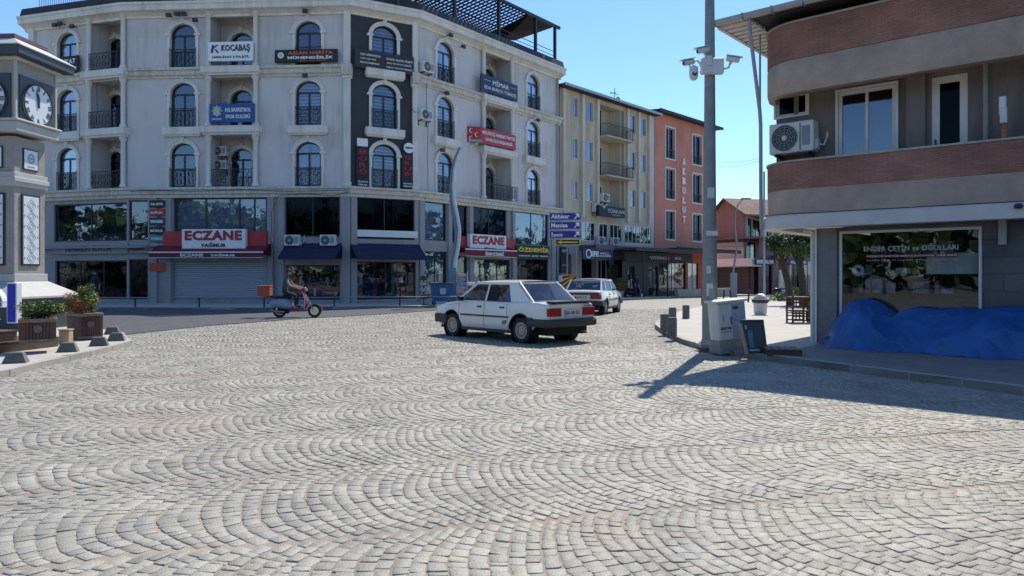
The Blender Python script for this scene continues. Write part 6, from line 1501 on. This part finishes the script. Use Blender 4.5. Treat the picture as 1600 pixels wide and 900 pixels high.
def planter(px0, px1, py0, py1, ang, label, deep, bush, bz):
    d = G((px0+px1)/2, py1, bz)[1]; x0 = (px0-800)/FP*d; k1_ = (px1-800)/FP; w = (k1_*d-x0)/(math.cos(ang)-k1_*math.sin(ang)); h = (py1-py0)/FP*d
    F_ = frame(x0, d, ang, gz(d)+bz); r = root('planter', F_, label, 'planter', 'wooden planters by the clock tower')
    m = MB(); n = 9
    m.box(.02, w-.02, .02, deep-.02, 0, h-.05, 'wood_dark')
    for k in range(n): m.bbox(.05+(w-.1)*k/n+.004, .05+(w-.1)*(k+1)/n-.004, 0, .03, .08, h-.08, 'wood_dark', .004)
    for k in range(n):
        m.bbox(w-.03, w, .05+(deep-.1)*k/n+.004, .05+(deep-.1)*(k+1)/n-.004, .08, h-.08, 'wood_dark', .004); m.bbox(0, .03, .05+(deep-.1)*k/n+.004, .05+(deep-.1)*(k+1)/n-.004, .08, h-.08, 'wood_dark', .004)
    add('box', m, F_, r)
    add('frame', MB().bbox(-.02, w+.02, -.02, .05, h-.07, h, 'wood_mid', .01).bbox(-.02, w+.02, deep-.05, deep+.02, h-.07, h, 'wood_mid', .01).bbox(-.021, .05, .05, deep-.05, h-.07, h, 'wood_mid', .01).bbox(w-.05, w+.021, .05, deep-.05, h-.07, h, 'wood_mid', .01).bbox(-.01, w+.01, -.012, .045, 0, .07, 'wood_mid', .01).bbox(-.01, .06, -.013, .05, .07, h-.07, 'wood_dark', .006).bbox(w-.06, w+.01, -.013, .05, .07, h-.07, 'wood_dark', .006), F_, r)
    add('medallion', MB().lathe([(.07, -.014), (.07, -.03), (.045, -.035), (.001, -.04)], 'basalt', 18, (w/2, 0, h*.58), 'Y'), F_, r)
    add('soil', MB().box(.04, w-.04, .04, deep-.04, h-.06, h-.04, 'soil'), F_, r)
    fo = MB(); q = random.Random(len(label))
    for (fx, fz, rx, rz, mats, n, sz, cl) in bush: foliage(fo, (w*fx, deep*.5, h+fz), (rx, deep*.55, rz), n, sz, mats, seed=n, clumps=cl)
    for k in range(7): 
        a = q.uniform(.2, .8); fo.tube([(w*a, deep*.5, h-.05), (w*a+q.uniform(-.15, .15), deep*.5+q.uniform(-.15, .15), h+.25)], .008, 'bark', 4)
    pl = add('shrub', fo, F_, None, bush_label[label], 'shrub', 'shrubs in the wooden planters')
    return r
bush_label = {'lower brown wooden planter nearer the blue letters': 'clipped green shrub in the lower planter', 'taller brown wooden planter at the right end of the deck': 'loose rust and lime green shrub in the taller planter'}
planter(30, 87, 499, 537, math.radians(32), 'lower brown wooden planter nearer the blue letters', .55, [(.5, .17, .44, .21, ['leaf_green', 'leaf_lime', 'leaf_green', 'leaf_dark'], 5200, .022, 30)], .29)
planter(122, 160, 490, 531, math.radians(48), 'taller brown wooden planter at the right end of the deck', .8, [(.15, .25, .30, .30, ['leaf_rust', 'leaf_rust', 'leaf_lime'], 3200, .022, 18), (.62, .30, .30, .40, ['leaf_lime', 'leaf_green', 'leaf_lime'], 4200, .022, 20)], .12)
x, y, z = ground_at(94, 538, .1); F_ = frame(x-.1, y+.1, .1, z+.0)
add('block', MB().bbox(0, .2, 0, .2, 0, .27, 'wood_pale', .015).bbox(-.01, .21, -.01, .21, .27, .30, 'wood_pale', .005), F_, None, 'small pale wooden block between the two planters', 'block')
for i, (px, py, lb) in enumerate(((18, 568, 'dark trapezoid stone bollard nearest the left edge'), (101, 550.5, 'dark trapezoid stone bollard below the lower planter'), (150.5, 541, 'dark trapezoid stone bollard below the taller planter'), (178, 533, 'dark trapezoid stone bollard at the end of the row'), (172, 522.5, 'dark trapezoid stone bollard half hidden behind the last one'))):
    x, y, z = ground_at(px, py, .1); w = .22
    def bo():
        return MB().add([(-.20,-.13,0), (.20,-.13,0), (.20,.13,0), (-.20,.13,0), (-.125,-.08,.19), (.125,-.08,.19), (.125,.08,.19), (-.125,.08,.19), (-.10,-.06,.205), (.10,-.06,.205), (.10,.06,.205), (-.10,.06,.205)], [(0,1,5,4), (1,2,6,5), (2,3,7,6), (3,0,4,7), (4,5,9,8), (5,6,10,9), (6,7,11,10), (7,4,8,11), (8,9,10,11), (0,3,2,1)], 'basalt')
    add('bollard', bo, frame(x, y+.1, math.radians(20), z) @ Matrix.Scale(.86, 4), None, lb, 'bollard', 'stone bollards along the platform', key='tbol')
# big blue letters of the town sign on the left edge
lF = frame((25.5-800)/FP*15.4, 15.4, .0, .49); lt = root('town_letters', lF, 'white edged blue block letters of the town sign at the left edge', 'sign')
m2 = MB().bbox(-.21, 0, 0, .18, 0, .87, 'white_paint', .01); lI = add('letter', m2, lF, lt); add('letter_face', MB().box(-.185, -.02, -.012, 0, .025, .845, 'letter_blue'), lF, lI)
m2 = MB(); o_ = [(-.62+.33*math.cos(t), .40+.38*math.sin(t)) for t in [math.radians(-60-290*i/24) for i in range(25)]]; i_ = [(-.62+.16*math.cos(t), .40+.20*math.sin(t)) for t in [math.radians(-60-290*i/24) for i in range(25)]]
ring_prism(m2, o_, i_, 0, .16, 'white_paint', closed=False); m2.box(-.78, -.30, .001, .159, .34, .47, 'white_paint'); lE = add('letter', m2, lF, lt)
m2 = MB(); o_ = [(-.62+.30*math.cos(t), .40+.35*math.sin(t)) for t in [math.radians(-62-286*i/24) for i in range(25)]]; i_ = [(-.62+.19*math.cos(t), .40+.23*math.sin(t)) for t in [math.radians(-62-286*i/24) for i in range(25)]]
ring_prism(m2, o_, i_, -.012, -.0, 'letter_blue', closed=False); m2.box(-.76, -.33, -.013, -.001, .37, .44, 'letter_blue'); add('letter_face', m2, lF, lE)

# ---------------- lamp pole with cameras on the right
pb = G(1109, 540, Z1); PF = frame(pb[0], pb[1], 0, Z1)
pole = root('lamp_pole', PF, 'thick grey painted street pole with worn stickers at the kerb corner', 'pole')
add('shaft', MB().lathe([(.155, 0), (.15, 1.2), (.125, 3), (.09, 7.45)], 'galv', 14), PF, pole, smooth=40)
add('base_plate', MB().box(-.24, .24, -.24, .24, -.02, .04, 'galv').add([(-.02,-.24,.04),(.02,-.24,.04),(.02,-.13,.35),(-.02,-.13,.35)], [(0,1,2,3)], 'galv').lathe([(.26, .0), (.22, .06), (.17, .10), (.155, .14)], 'concrete', 12), PF, pole)
add('service_door', MB().box(-.06, .06, -.163, -.14, .75, 1.15, 'grey_paint'), PF, pole)
for b_ in ((-.08, .05, -.150, -.12, 2.95, 3.16, 'bin_white'), (-.1, .02, -.158, -.13, 1.0, 1.25, 'bin_white'), (-.1, .12, -.146, -.11, 2.2, 2.3, 'frame_white'), (-.10, -.02, -.152, -.12, 1.45, 1.6, 'bin_white')): add('sticker', MB().box(*b_), PF, pole)
def pz_(py): return CH+(HZ-py)/FP*pb[1]-Z1
zb_ = pz_(108); kx = pb[1]/FP
eq = root('camera_box', PF @ Matrix.Translation((0, 0, zb_-.2)), 'pale equipment box clamped to the pole carrying three small cameras', 'camera box')
add('box', MB().bbox(-17*kx, 17*kx, -.24, -.10, zb_-.15, zb_+.16, 'ac_white', .015).bbox(-10*kx, -2*kx, -.28, -.22, zb_+.0, zb_+.2, 'ac_white', .01).box(-.17, .17, -.12, .12, zb_-.05, zb_-.01, 'steel').box(-.17, .17, -.12, .12, zb_+.08, zb_+.12, 'steel'), PF, eq)
add('arm', MB().tube([(-14*kx, -.15, zb_), (-24*kx, -.2, zb_+.12), (-32*kx, -.25, zb_+.05)], .022, 'ac_white').tube([(15*kx, -.15, zb_-.05), (25*kx, -.2, zb_-.03), (27*kx, -.2, zb_+.08)], .02, 'ac_white'), PF, eq)
def bullet(x, y, z, yaw, lb, s=1):
    Fb = PF @ Matrix.Translation((x, y, z)) @ Matrix.Rotation(yaw, 4, 'Z') @ Matrix.Rotation(math.radians(14), 4, 'Y')
    o = add('security_camera', MB().lathe([(.045, -.13), (.055, -.11), (.055, .10), (.045, .12), (.04, .11)], 'ac_white', 14, (0,0,0), 'X').box(-.14, .17, -.065, .065, .055, .068, 'ac_white').cyl((0, 0, -.06), (-.06, 0, -.16), .015, 'ac_white', 6), Fb, None, lb, 'camera', 'cameras on the pole', smooth=40)
    add('lens', MB().lathe([(.038, .112), (.034, .125), (.001, .126)], 'black_gloss', 12, (0,0,0), 'X'), Fb, o)
bullet(31*kx, -.22, zb_+.13, math.radians(-20), 'bullet camera on the right hand arm of the pole'); bullet(-38*kx, -.25, zb_+.06, math.radians(200), 'bullet camera at the left end of the left arm'); bullet(-16*kx, -.25, zb_+.30, math.radians(190), 'small camera on top of the pale equipment box')
o = add('security_camera', MB().lathe([(.03, .16), (.085, .12), (.09, 0), (.085, -.04)], 'ac_white', 16).ball((0, 0, -.05), (.085, .085, .09), 'ac_white', 14, 8), PF @ Matrix.Translation((-30*kx, -.25, zb_-.16)), None, 'round dome camera hanging under the left arm of the pole', 'camera', 'cameras on the pole', smooth=50)
add('lens', MB().lathe([(.05, -.03), (.045, .01), (.001, .012)], 'black_gloss', 12, (0, 0, 0), 'Y').xf(Matrix.Rotation(math.pi, 4, 'Z')), PF @ Matrix.Translation((-30*kx, -.325, zb_-.18)), o)
# utility cabinet
cbp = G(1126, 555, .02); cF = frame(cbp[0]+.02, cbp[1]+.05, math.radians(14), .02) @ Matrix.Rotation(math.radians(-5), 4, 'Y') @ Matrix.Scale(.95, 4)
cab_ = root('utility_cabinet', cF, 'tilted off-white utility cabinet on a concrete base beside the pole', 'utility cabinet')
add('plinth', MB().bbox(-.02, .66, -.02, .42, 0, .27, 'concrete', .015), cF, cab_)
add('cabinet_body', MB().bbox(0, .62, 0, .38, .27, 1.02, 'cabinet', .01), cF, cab_)
add('door', MB().box(.015, .30, -.012, 0, .30, .98, 'cabinet').box(.315, .605, -.0121, 0, .30, .98, 'cabinet_side').box(.27, .285, -.03, -.012, .58, .74, 'ac_dark').box(.10, .13, -.016, -.012, .66, .78, 'grey_paint').box(.04, .27, -.015, -.012, .44, .455, 'grey_paint').box(.33, .45, -.016, -.012, .88, .93, 'ac_dark'), cF, cab_)
add('top', MB().bbox(-.05, .66, -.06, .44, 1.02, 1.07, 'cabinet', .012), cF, cab_)
add('lettering', MB().text('DİKKAT 13256', .04, .27, .49, .555, -.013, 'black_text', .03, th=.002), cF, cab_)
bp_ = G(1163, 552, Z1); bF = frame(bp_[0], bp_[1], math.radians(6), Z1) @ Matrix.Rotation(math.radians(-16), 4, 'X')
bd = add('board', MB().box(.02, .42, -.0, .03, .02, .60, 'kiosk_dark'), bF, None, 'battered dark framed board leaning on the cabinet', 'board')
add('frame', MB().bbox(0, .035, -.02, .05, 0, .62, 'wood_dark', .005).bbox(.405, .44, -.02, .05, 0, .62, 'kiosk_dark', .005).bbox(.035, .405, -.02, .05, .58, .62, 'kiosk_dark', .005).bbox(.035, .405, -.02, .05, 0, .035, 'kiosk_dark', .005), bF, bd)
add('poster_scrap', MB().box(.12, .2, -.004, 0, .1, .42, 'teal').box(.24, .36, -.004, 0, .12, .5, 'kiosk_dark').box(.07, .1, -.004, 0, .45, .52, 'grey_text').box(.1, .3, -.004, 0, .04, .07, 'grey_text'), bF, bd)
add('plank', MB().bbox(0, .06, 0, .025, 0, .55, 'wood_pale', .004), frame(bp_[0]-.03, bp_[1]-.16, .1, Z1) @ Matrix.Rotation(math.radians(-12), 4, 'X') @ Matrix.Rotation(math.radians(-8), 4, 'Y'), None, 'short pale plank leaning against the left side of the dark board', 'plank')
pp = G(1199, 556, Z1); pF = frame(pp[0], pp[1]+.02, math.radians(-10), Z1)
m_ = MB()
for k in range(3): m_.bbox(0, .60, .03+k*.20, .10+k*.20, 0, .10, 'wood_dark', .006)
for k in range(5): m_.bbox(0+.12*k, .10+.12*k, 0, .52, .10, .12, 'wood_mid', .004)
add('pallet', m_, pF, None, 'small dark wooden pallet lying on the pavement beside the framed board', 'pallet')
for px, py, lb in ((1040, 518, 'left cylinder bollard of the pair at the kerb corner'), (1051.5, 525.5, 'right cylinder bollard of the pair, nearest the kerb'), (1052, 503, 'cylinder bollard behind the pair at the kerb corner'), (1073, 498, 'cylinder bollard standing alone nearer the pole')):
    x, y, z = ground_at(px, py, Z1)
    add('bollard', lambda: MB().lathe([(.115, 0), (.115, .40), (.10, .43), (.001, .435)], 'basalt', 16), frame(x, y+.1, 0, z), None, lb, 'bollard', 'stone cylinder bollards at the kerb corner', smooth=40, key='cbol')
for px, py, ln, lb in ((1130, 474, .65, 'thin black leaning post, left of three beyond the cabinet'), (1142, 474, .65, 'thin black leaning post, middle of three beyond the cabinet'), (1169, 475, .8, 'thin black leaning post, right of three beyond the cabinet')):
    x, y, z = ground_at(px, py, 0); add('bollard_post', lambda: MB().lathe([(.05, 0), (.05, .72), (.07, .74), (.06, .8), (.001, .81)], 'iron', 10), frame(x, y, 0, z) @ Matrix.Rotation(math.radians(4 if px != 1142 else -3), 4, 'Y'), None, lb, 'post', 'thin black posts along the far kerb', key='bpost')
x, y, z = ground_at(1097, 479, 0); F_ = frame(x, y, 0, z)
add('sign_post', MB().cyl((0, 0, 0), (0, 0, 1.0), .05, 'post_red', 10).lathe([(.12, 0), (.12, .03), (.05, .04)], 'post_red', 12).box(-.14, .10, -.03, .03, .98, 1.02, 'post_red'), F_, None, 'short red metal post left of the thick pole', 'post')
x, y, z = ground_at(1188, 492, Z1); F_ = frame(x, y, 0, z); wb = root('litter_bin', F_, 'white litter bin with a black rim and a full bag', 'litter bin')
add('body', MB().lathe([(.19, 0), (.22, .10), (.235, .42)], 'bin_white', 20), F_, wb, smooth=40); add('rim', MB().lathe([(.25, .42), (.29, .46), (.29, .55), (.25, .56), (.22, .5)], 'ac_dark', 20), F_, wb, smooth=40)
m_ = MB().ball((0, 0, .60), (.22, .2, .14), 'lamp_white', 12, 8); m_.v = [(x+.02*math.sin(40*z), y+.02*math.sin(37*x), z+.02*math.sin(30*y+20*x)) for x, y, z in m_.v]
add('bag', m_, F_, wb, smooth=40)
# stacked brown tables and chairs
x, y, z = ground_at(1238, 505, Z1); F_ = frame(x, y, 0, z); tb = root('chair_stack', F_, 'stack of dark brown slatted wooden chairs under the overhang', 'chair stack')
for lev in range(2):
    for q in range(2):
        bx = .0+.62*q; zb3 = .0+.40*lev; m_ = MB()
        for xx in (0, .5):
            for yy in (0, .45): m_.box(bx+xx, bx+xx+.045, yy, yy+.045, zb3, zb3+.40, 'wood_dark')
        m_.bbox(bx-.01, bx+.555, -.012, .51, zb3+.33, zb3+.37, 'wood_dark', .006)
        for zz3 in (.06, .18, .26): m_.box(bx+.045, bx+.5, .002, .03, zb3+zz3, zb3+zz3+.035, 'wood_dark').box(bx+.045, bx+.5, .46, .49, zb3+zz3, zb3+zz3+.035, 'wood_dark')
        for k in range(4): m_.box(bx+.10+k*.1, bx+.135+k*.1, .004, .028, zb3+.06, zb3+.33, 'wood_dark')
        add('chair_frame', m_, F_, tb)
# grey pole behind the downpipe and distant lamp
x, y = pt(1194, 50); add('thin_pole', MB().lathe([(.10, 0), (.08, 4), (.07, 9)], 'band_grey', 10), frame(x, y, 0, gz(50)), None, 'thin grey pole rising behind the corner of the brick banded building', 'pole', smooth=40)
x, y = pt(1146, 56); F_ = frame(x, y, 0, gz(56)); lp2 = root('street_lamp', F_, 'dark curved street lamp in front of the pink house', 'street lamp', 'street lamps')
kk = 56/FP
add('pole', MB().tube([(0, 0, 0), (0, 0, 2.2), (.12, 0, 3.0), (.30, 0, 4.0), (.10, 0, 5.6), (.12, 0, 6.6), (.35, 0, 7.3), (.7, 0, 7.75)], [.09, .08, .08, .08, .07, .06, .05, .04], 'grey_paint'), F_, lp2, smooth=50)
add('lamp_head', MB().bbox(.6, 1.35, -.1, .1, 7.75, 7.85, 'ac_dark', .02), F_, lp2); add('cabinet', MB().bbox(-.25, .25, -.15, .15, 0, 2.0, 'grey_paint', .02), F_, lp2)
x, y = pt(1224, 62); add('vent_pillar', MB().bbox(-.35, .35, -.2, .2, 0, 2.3, 'bin_white', .03).cyl((0, 0, 2.3), (-.1, 0, 4.2), .12, 'bin_white', 10), frame(x, y, 0, gz(62)), None, 'white metal cabinet with a pipe on top beyond the trees', 'cabinet')
# trees and shrubs seen through the gap
for i, (px, d, lean, h, lb) in enumerate(((1236, 36, -.5, 4.6, 'leaning dark trunked tree under the overhang, left one'), (1256, 34, -.2, 4.8, 'tree close to the white corner pipe, right one'))):
    x, y = pt(px, d); F_ = frame(x, y, 0, gz(d)); tr = root('tree', F_, lb, 'tree', 'trees beyond the corner')
    add('trunk', MB().tube([(0, 0, 0), (lean*.3, 0, 1.2), (lean*.8, .1, 2.3), (lean*1.1, .1, 3.4)], [.20, .17, .14, .08], 'bark', 10).tube([(lean*.7, .1, 2.1), (lean*.7+.5, 0, 3.2)], [.1, .05], 'bark').tube([(lean*.6, .1, 1.9), (lean-.5, .2, 3.1)], [.08, .04], 'bark'), F_, tr, smooth=50)
    add('crown', foliage(MB(), (lean*.6+.2, 0, 3.25), (1.25, 1.2, .85), 6500, .07, ['leaf_dark', 'leaf_green', 'leaf_dark', 'leaf_green'], seed=40+i, clumps=26), F_, tr)
for px, d, w, h, lb, mats in ((1216, 44, .8, .7, 'low green shrub left of the leaning tree', ['leaf_dark', 'leaf_green']), (1243, 46, .7, .9, 'lime green shrub between the two trees', ['leaf_lime', 'leaf_green']), (1262, 42, .8, .8, 'dark shrub behind the stacked chairs', ['leaf_dark', 'leaf_green'])):
    x, y = pt(px, d); add('shrub', foliage(MB(), (0, 0, h*.55), (w, w, h*.6), 1500, .05, mats, seed=px, clumps=14).tube([(0, 0, 0), (.05, 0, h*.6)], .02, 'bark', 5), frame(x, y, 0, gz(d)), None, lb, 'shrub', 'shrubs beyond the corner')
x, y = pt(968, 54); F_ = frame(x, y, 0, gz(54)+.12); pt_ = root('plant_pot', F_, 'grey pot beside the driving away car', 'plant pot'); add('pot', MB().lathe([(.25, 0), (.35, .5), (.33, .5), (.3, .42)], 'concrete', 14), F_, pt_)
add('shrub', foliage(MB(), (0, 0, .95), (.55, .5, .6), 1300, .06, ['leaf_lime', 'leaf_rust', 'leaf_green'], seed=5, clumps=12), F_, None, 'yellow green bush in the pot beside the driving away car', 'shrub')
# ---------------- road signs, street lamp, dumpster and railing on the far side
x, y = pt(886, 43); SFg = frame(x, y, math.radians(-10), gz(43)); d0 = 43
sp = root('direction_sign', SFg, 'stack of three blue direction boards Akhisar, Manisa and İzmir on twin posts', 'road sign')
for xx in (.0, .55): add('post', MB().cyl((xx, .06, 0), (xx, .06, 3.75), .045, 'galv', 8), SFg, sp)
def sz(py): return CH+(HZ-py)/FP*43-gz(43)
for k, (tx, y0, y1) in enumerate((('Akhisar', 332, 344.5), ('Manisa', 346, 358.5), ('İzmir', 360, 372.5))):
    a, b = -28*43/FP, 22*43/FP; z0, z1 = sz(y1), sz(y0)
    bd = add('board', MB().bbox(a, b, -.03, 0, z0, z1, 'road_blue', .004).box(a+.02, b-.02, -.034, -.03, z0+.015, z0+.03, W_).box(a+.02, b-.02, -.034, -.03, z1-.03, z1-.015, W_).box(a+.015, a+.03, -.034, -.03, z0+.015, z1-.015, W_).box(b-.03, b-.015, -.034, -.03, z0+.015, z1-.015, W_), SFg, sp)
    add('lettering', MB().text(tx, a+.12, a+.12+(1.1 if k == 0 else 1.0 if k == 1 else .72), z0+.12, z1-.10, -.034, W_, .03, th=.003).add([(b-.42, -.036, z0+.10), (b-.37, -.036, z0+.07), (b-.20, -.036, z0+.27), (b-.25, -.036, z0+.31)], [(0,1,2,3)], W_).add([(b-.36, -.037, z1-.08), (b-.10, -.037, z1-.07), (b-.11, -.037, z0+.14)], [(0,1,2)], W_), SFg, bd)
a, b, z0, z1 = -18*43/FP, 20*43/FP, sz(383), sz(374)
bd = add('arrow_board', MB().bbox(a, b, -.035, 0, z0, z1, 'yellow_text', .004).box(a+.03, b-.03, -.04, -.035, z0+.03, z1-.03, 'black_sign'), SFg, sp)
zm = (z0+z1)/2; add('arrow', MB().box(a+.3, b-.12, -.045, -.04, zm-.035, zm+.035, 'yellow_text').add([(a+.10, -.046, zm), (a+.36, -.046, zm-.11), (a+.36, -.046, zm+.11)], [(0,1,2)], 'yellow_text'), SFg, bd)
x, y = pt(888, 41); CF = frame(x, y, 0, gz(41)); chv = root('chevron_panel', CF, 'black and yellow diagonal striped warning panel behind the cars', 'road sign')
add('panel', MB().bbox(-.35, .45, -.03, 0, .9, 1.7, 'chevron', .004), CF, chv); m_ = MB()
for k in range(-2, 4):
    b0 = .85+k*.30; pts = [(-.35, b0), (.45, b0+.65), (.45, b0+.80), (-.35, b0+.15)]; pts = [(px_, min(1.7, max(.9, pz__))) for px_, pz__ in pts]
    if max(p[1] for p in pts)-min(p[1] for p in pts) > .1: m_.add([(p[0], -.034, p[1]) for p in pts], [(0,1,2,3)], 'black_text')
add('stripes', m_, CF, chv); add('post', MB().cyl((0, .04, 0), (0, .04, 1.6), .04, 'galv', 8), CF, chv)
x, y = pt(876, 44); F_ = frame(x, y, 0, gz(44)); bb = root('notice_board', F_, 'small blue upright notice board left of the striped panel', 'sign'); add('panel', MB().bbox(-.2, .35, -.04, 0, .5, 1.8, 'blue_sign', .01), F_, bb); add('post', MB().cyl((.1, .03, 0), (.1, .03, .6), .03, 'galv', 6), F_, bb); add('print', MB().box(-.12, .27, -.045, -.04, 1.3, 1.7, 'grey_text'), F_, bb)
# double stemmed blue and white street lamp
d0 = 37.5; x, y = pt(709, d0); LF = frame(x, y, 0, gz(d0)+.12); kk = d0/FP; sl = root('street_lamp', LF, 'tall wavy street lamp with paired blue and white stems before the right pharmacy', 'street lamp', 'street lamps')
def lz(py): return CH+(HZ-py)*kk-gz(d0)-.12
path = [(709, 470), (709, 440), (711, 410), (716, 385), (718, 360), (715, 340), (710, 315), (708, 290), (710, 265), (716, 245), (724, 230), (733, 222)]
P1 = [((a-709)*kk, 0, max(0, lz(b))) for a, b in path]; add('stem', MB().tube(P1, [.10]*4+[.09]*3+[.07]*3+[.05]*2, 'lamp_white', 10), LF, sl, smooth=60)
add('stem', MB().tube([(p[0]-.17+.03*math.sin(i), .05, p[2]) for i, p in enumerate(P1[:11])], [.08]*7+[.06]*4, 'lamp_blue', 10), LF, sl, smooth=60)
add('base', MB().bbox(-.28, .12, -.15, .2, 0, 1.9, 'lamp_blue', .03), LF, sl)
add('lamp_head', MB().bbox(.78, 1.45, -.14, .14, lz(223), lz(219), 'grey_paint', .03).lathe([(.1, 0), (.06, .05)], 'white_text', 10, (1.2, 0, lz(224)-.03)), LF, sl)
x, y = pt(690, 36.5); F_ = frame(x, y, math.radians(8), gz(36.5)+.12); db = root('waste_container', F_, 'blue wheeled waste container with a black lid by the shop window', 'container')
add('body', MB().add([(-.45,-.35,.2), (.45,-.35,.2), (.45,.35,.2), (-.45,.35,.2), (-.55,-.42,1.05), (.55,-.42,1.05), (.55,.42,1.05), (-.55,.42,1.05)], [(0,3,2,1), (4,5,6,7), (0,1,5,4), (1,2,6,5), (2,3,7,6), (3,0,4,7)], 'dumpster_blue').box(-.47, .47, -.39, -.36, .5, .53, 'dumpster_blue'), F_, db)
add('lid', MB().bbox(-.58, .58, -.46, .46, 1.05, 1.13, 'ac_dark', .02), F_, db); add('label_plate', MB().box(-.1, .2, -.43, -.405, .55, .85, 'grey_text'), F_, db)
for sx in (-.4, .4):
    for sy in (-.28, .28): add('wheel', MB().lathe([(.09, -.025), (.1, 0), (.09, .025)], 'rubber', 12, (sx, sy, .1), 'Y').box(sx-.02, sx+.02, sy-.03, sy+.03, .1, .2, 'steel'), F_, db)
x, y = pt(662, 36.7); F_ = frame(x, y, 0, gz(36.5)+.12); o = add('display_rack', MB().cyl((0, 0, 0), (0, 0, 1.5), .03, 'iron', 8).box(-.25, .25, -.15, .15, 0, .04, 'iron'), F_, None, 'narrow dark display stand left of the blue container', 'stand')
for k in range(4): add('shelf', MB().box(-.2, .2, -.12, .12, .3+k*.32, .33+k*.32, 'iron').bbox(-.15, .12, -.1, .1, .33+k*.32, .5+k*.32, random.choice(['teal', 'grey_text', 'leaf_dark']), .01), F_, o)
for px, lb, mm in ((723, 'white rack of hanging goods at the right pharmacy door', ['grey_text', 'white_text', 'seat_blue']), (736, 'rack of red and white goods behind the nearest car', ['red_sign', 'white_text', 'red_sign'])):
    x, y = pt(px, 37.5); F_ = frame(x, y, 0, gz(37.5)+.12); o = root('display_rack', F_, lb, 'stand', 'racks of goods at the pharmacy')
    hh = 1.7 if px == 723 else 1.1
    add('frame', MB().box(-.25, -.22, -.2, .2, 0, hh, 'steel').box(.22, .25, -.2, .2, 0, hh, 'steel'), F_, o); m_ = MB()
    for k in range(int(hh/.22)):
        m_.bbox(-.21+random.uniform(0, .1), .2, -.15, .15, .1+k*.22, .27+k*.22, random.choice(mm), .02)
    add('goods', m_, F_, o, kind='stuff')
# low pipe railing along the pavement edge
ra_ = [offs(fA, -3, 6.9), offs(fA, fA.L, 6.9), offs(fB, fB.L-2, 6.9), offs(fC, fC.L, 6.0), offs(fD, 3.5, 5.4)]
rl_ = add('pipe_railing', MB().tube([(p[0], p[1], gz(p[1])+.55) for p in ra_], .028, 'grey_paint', 6), Matrix.Identity(4), None, 'low dark pipe railing along the shaded pavement in front of the shops', 'railing')
for i in range(len(ra_)-1):
    a, b = Vector(ra_[i]), Vector(ra_[i+1]); n = max(1, round((b-a).length/2.9))
    for k in range(n):
        p = a+(b-a)*k/n; add('post', MB().cyl((0, 0, 0), (0, 0, .45), .04, 'iron', 6), frame(p.x, p.y, 0, gz(p.y)+.10), rl_)
# overhead wires
for i, (za, zb2) in enumerate(((250, 247), (258, 251))):
    a = (*pt(1112, 66), CH+(HZ-za)/FP*66); b = (*pt(1190, 40), CH+(HZ-zb2)/FP*40)
    pts = [tuple(a[j]+(b[j]-a[j])*t/8-(0 if j < 2 else .25*math.sin(math.pi*t/8)) for j in range(3)) for t in range(9)]
    add('cable', MB().tube(pts, .012, 'iron', 4), Matrix.Identity(4), None, ('upper' if i == 0 else 'lower') + ' thin overhead cable between the orange block and the brick building', 'cable', 'overhead cables')

# unseen trees, added to darken what the window panes mirror
pkm = MB(); q_ = random.Random(9)
for k in range(44):
    a = math.radians(178+184*k/43); rr = q_.uniform(40, 50); foliage(pkm, (rr*math.cos(a), rr*math.sin(a), q_.uniform(5, 7)), (4.6, 4.6, 6.2), 430, .75, ['leaf_dark', 'leaf_green', 'leaf_dark'], seed=k, clumps=14)
    pkm.cyl((rr*math.cos(a), rr*math.sin(a), 0), (rr*math.cos(a), rr*math.sin(a), 4), .25, 'bark', 6)
for k, (tx, ty) in enumerate([(-62, 34), (-64, 26), (-66, 18), (-66, 9), (-64, 0), (-60, 42), (-70, 50), (46, 66), (52, 58), (56, 50), (58, 41), (60, 32), (56, 72), (60, 22), (58, 12)]):
    foliage(pkm, (tx, ty, 5.5), (5.2, 5.2, 6), 460, .8, ['leaf_dark', 'leaf_green', 'leaf_dark'], seed=90+k, clumps=14); pkm.cyl((tx, ty, 0), (tx, ty, 4), .25, 'bark', 6)
add('added_trees', pkm, Matrix.Identity(4), kind='stuff')
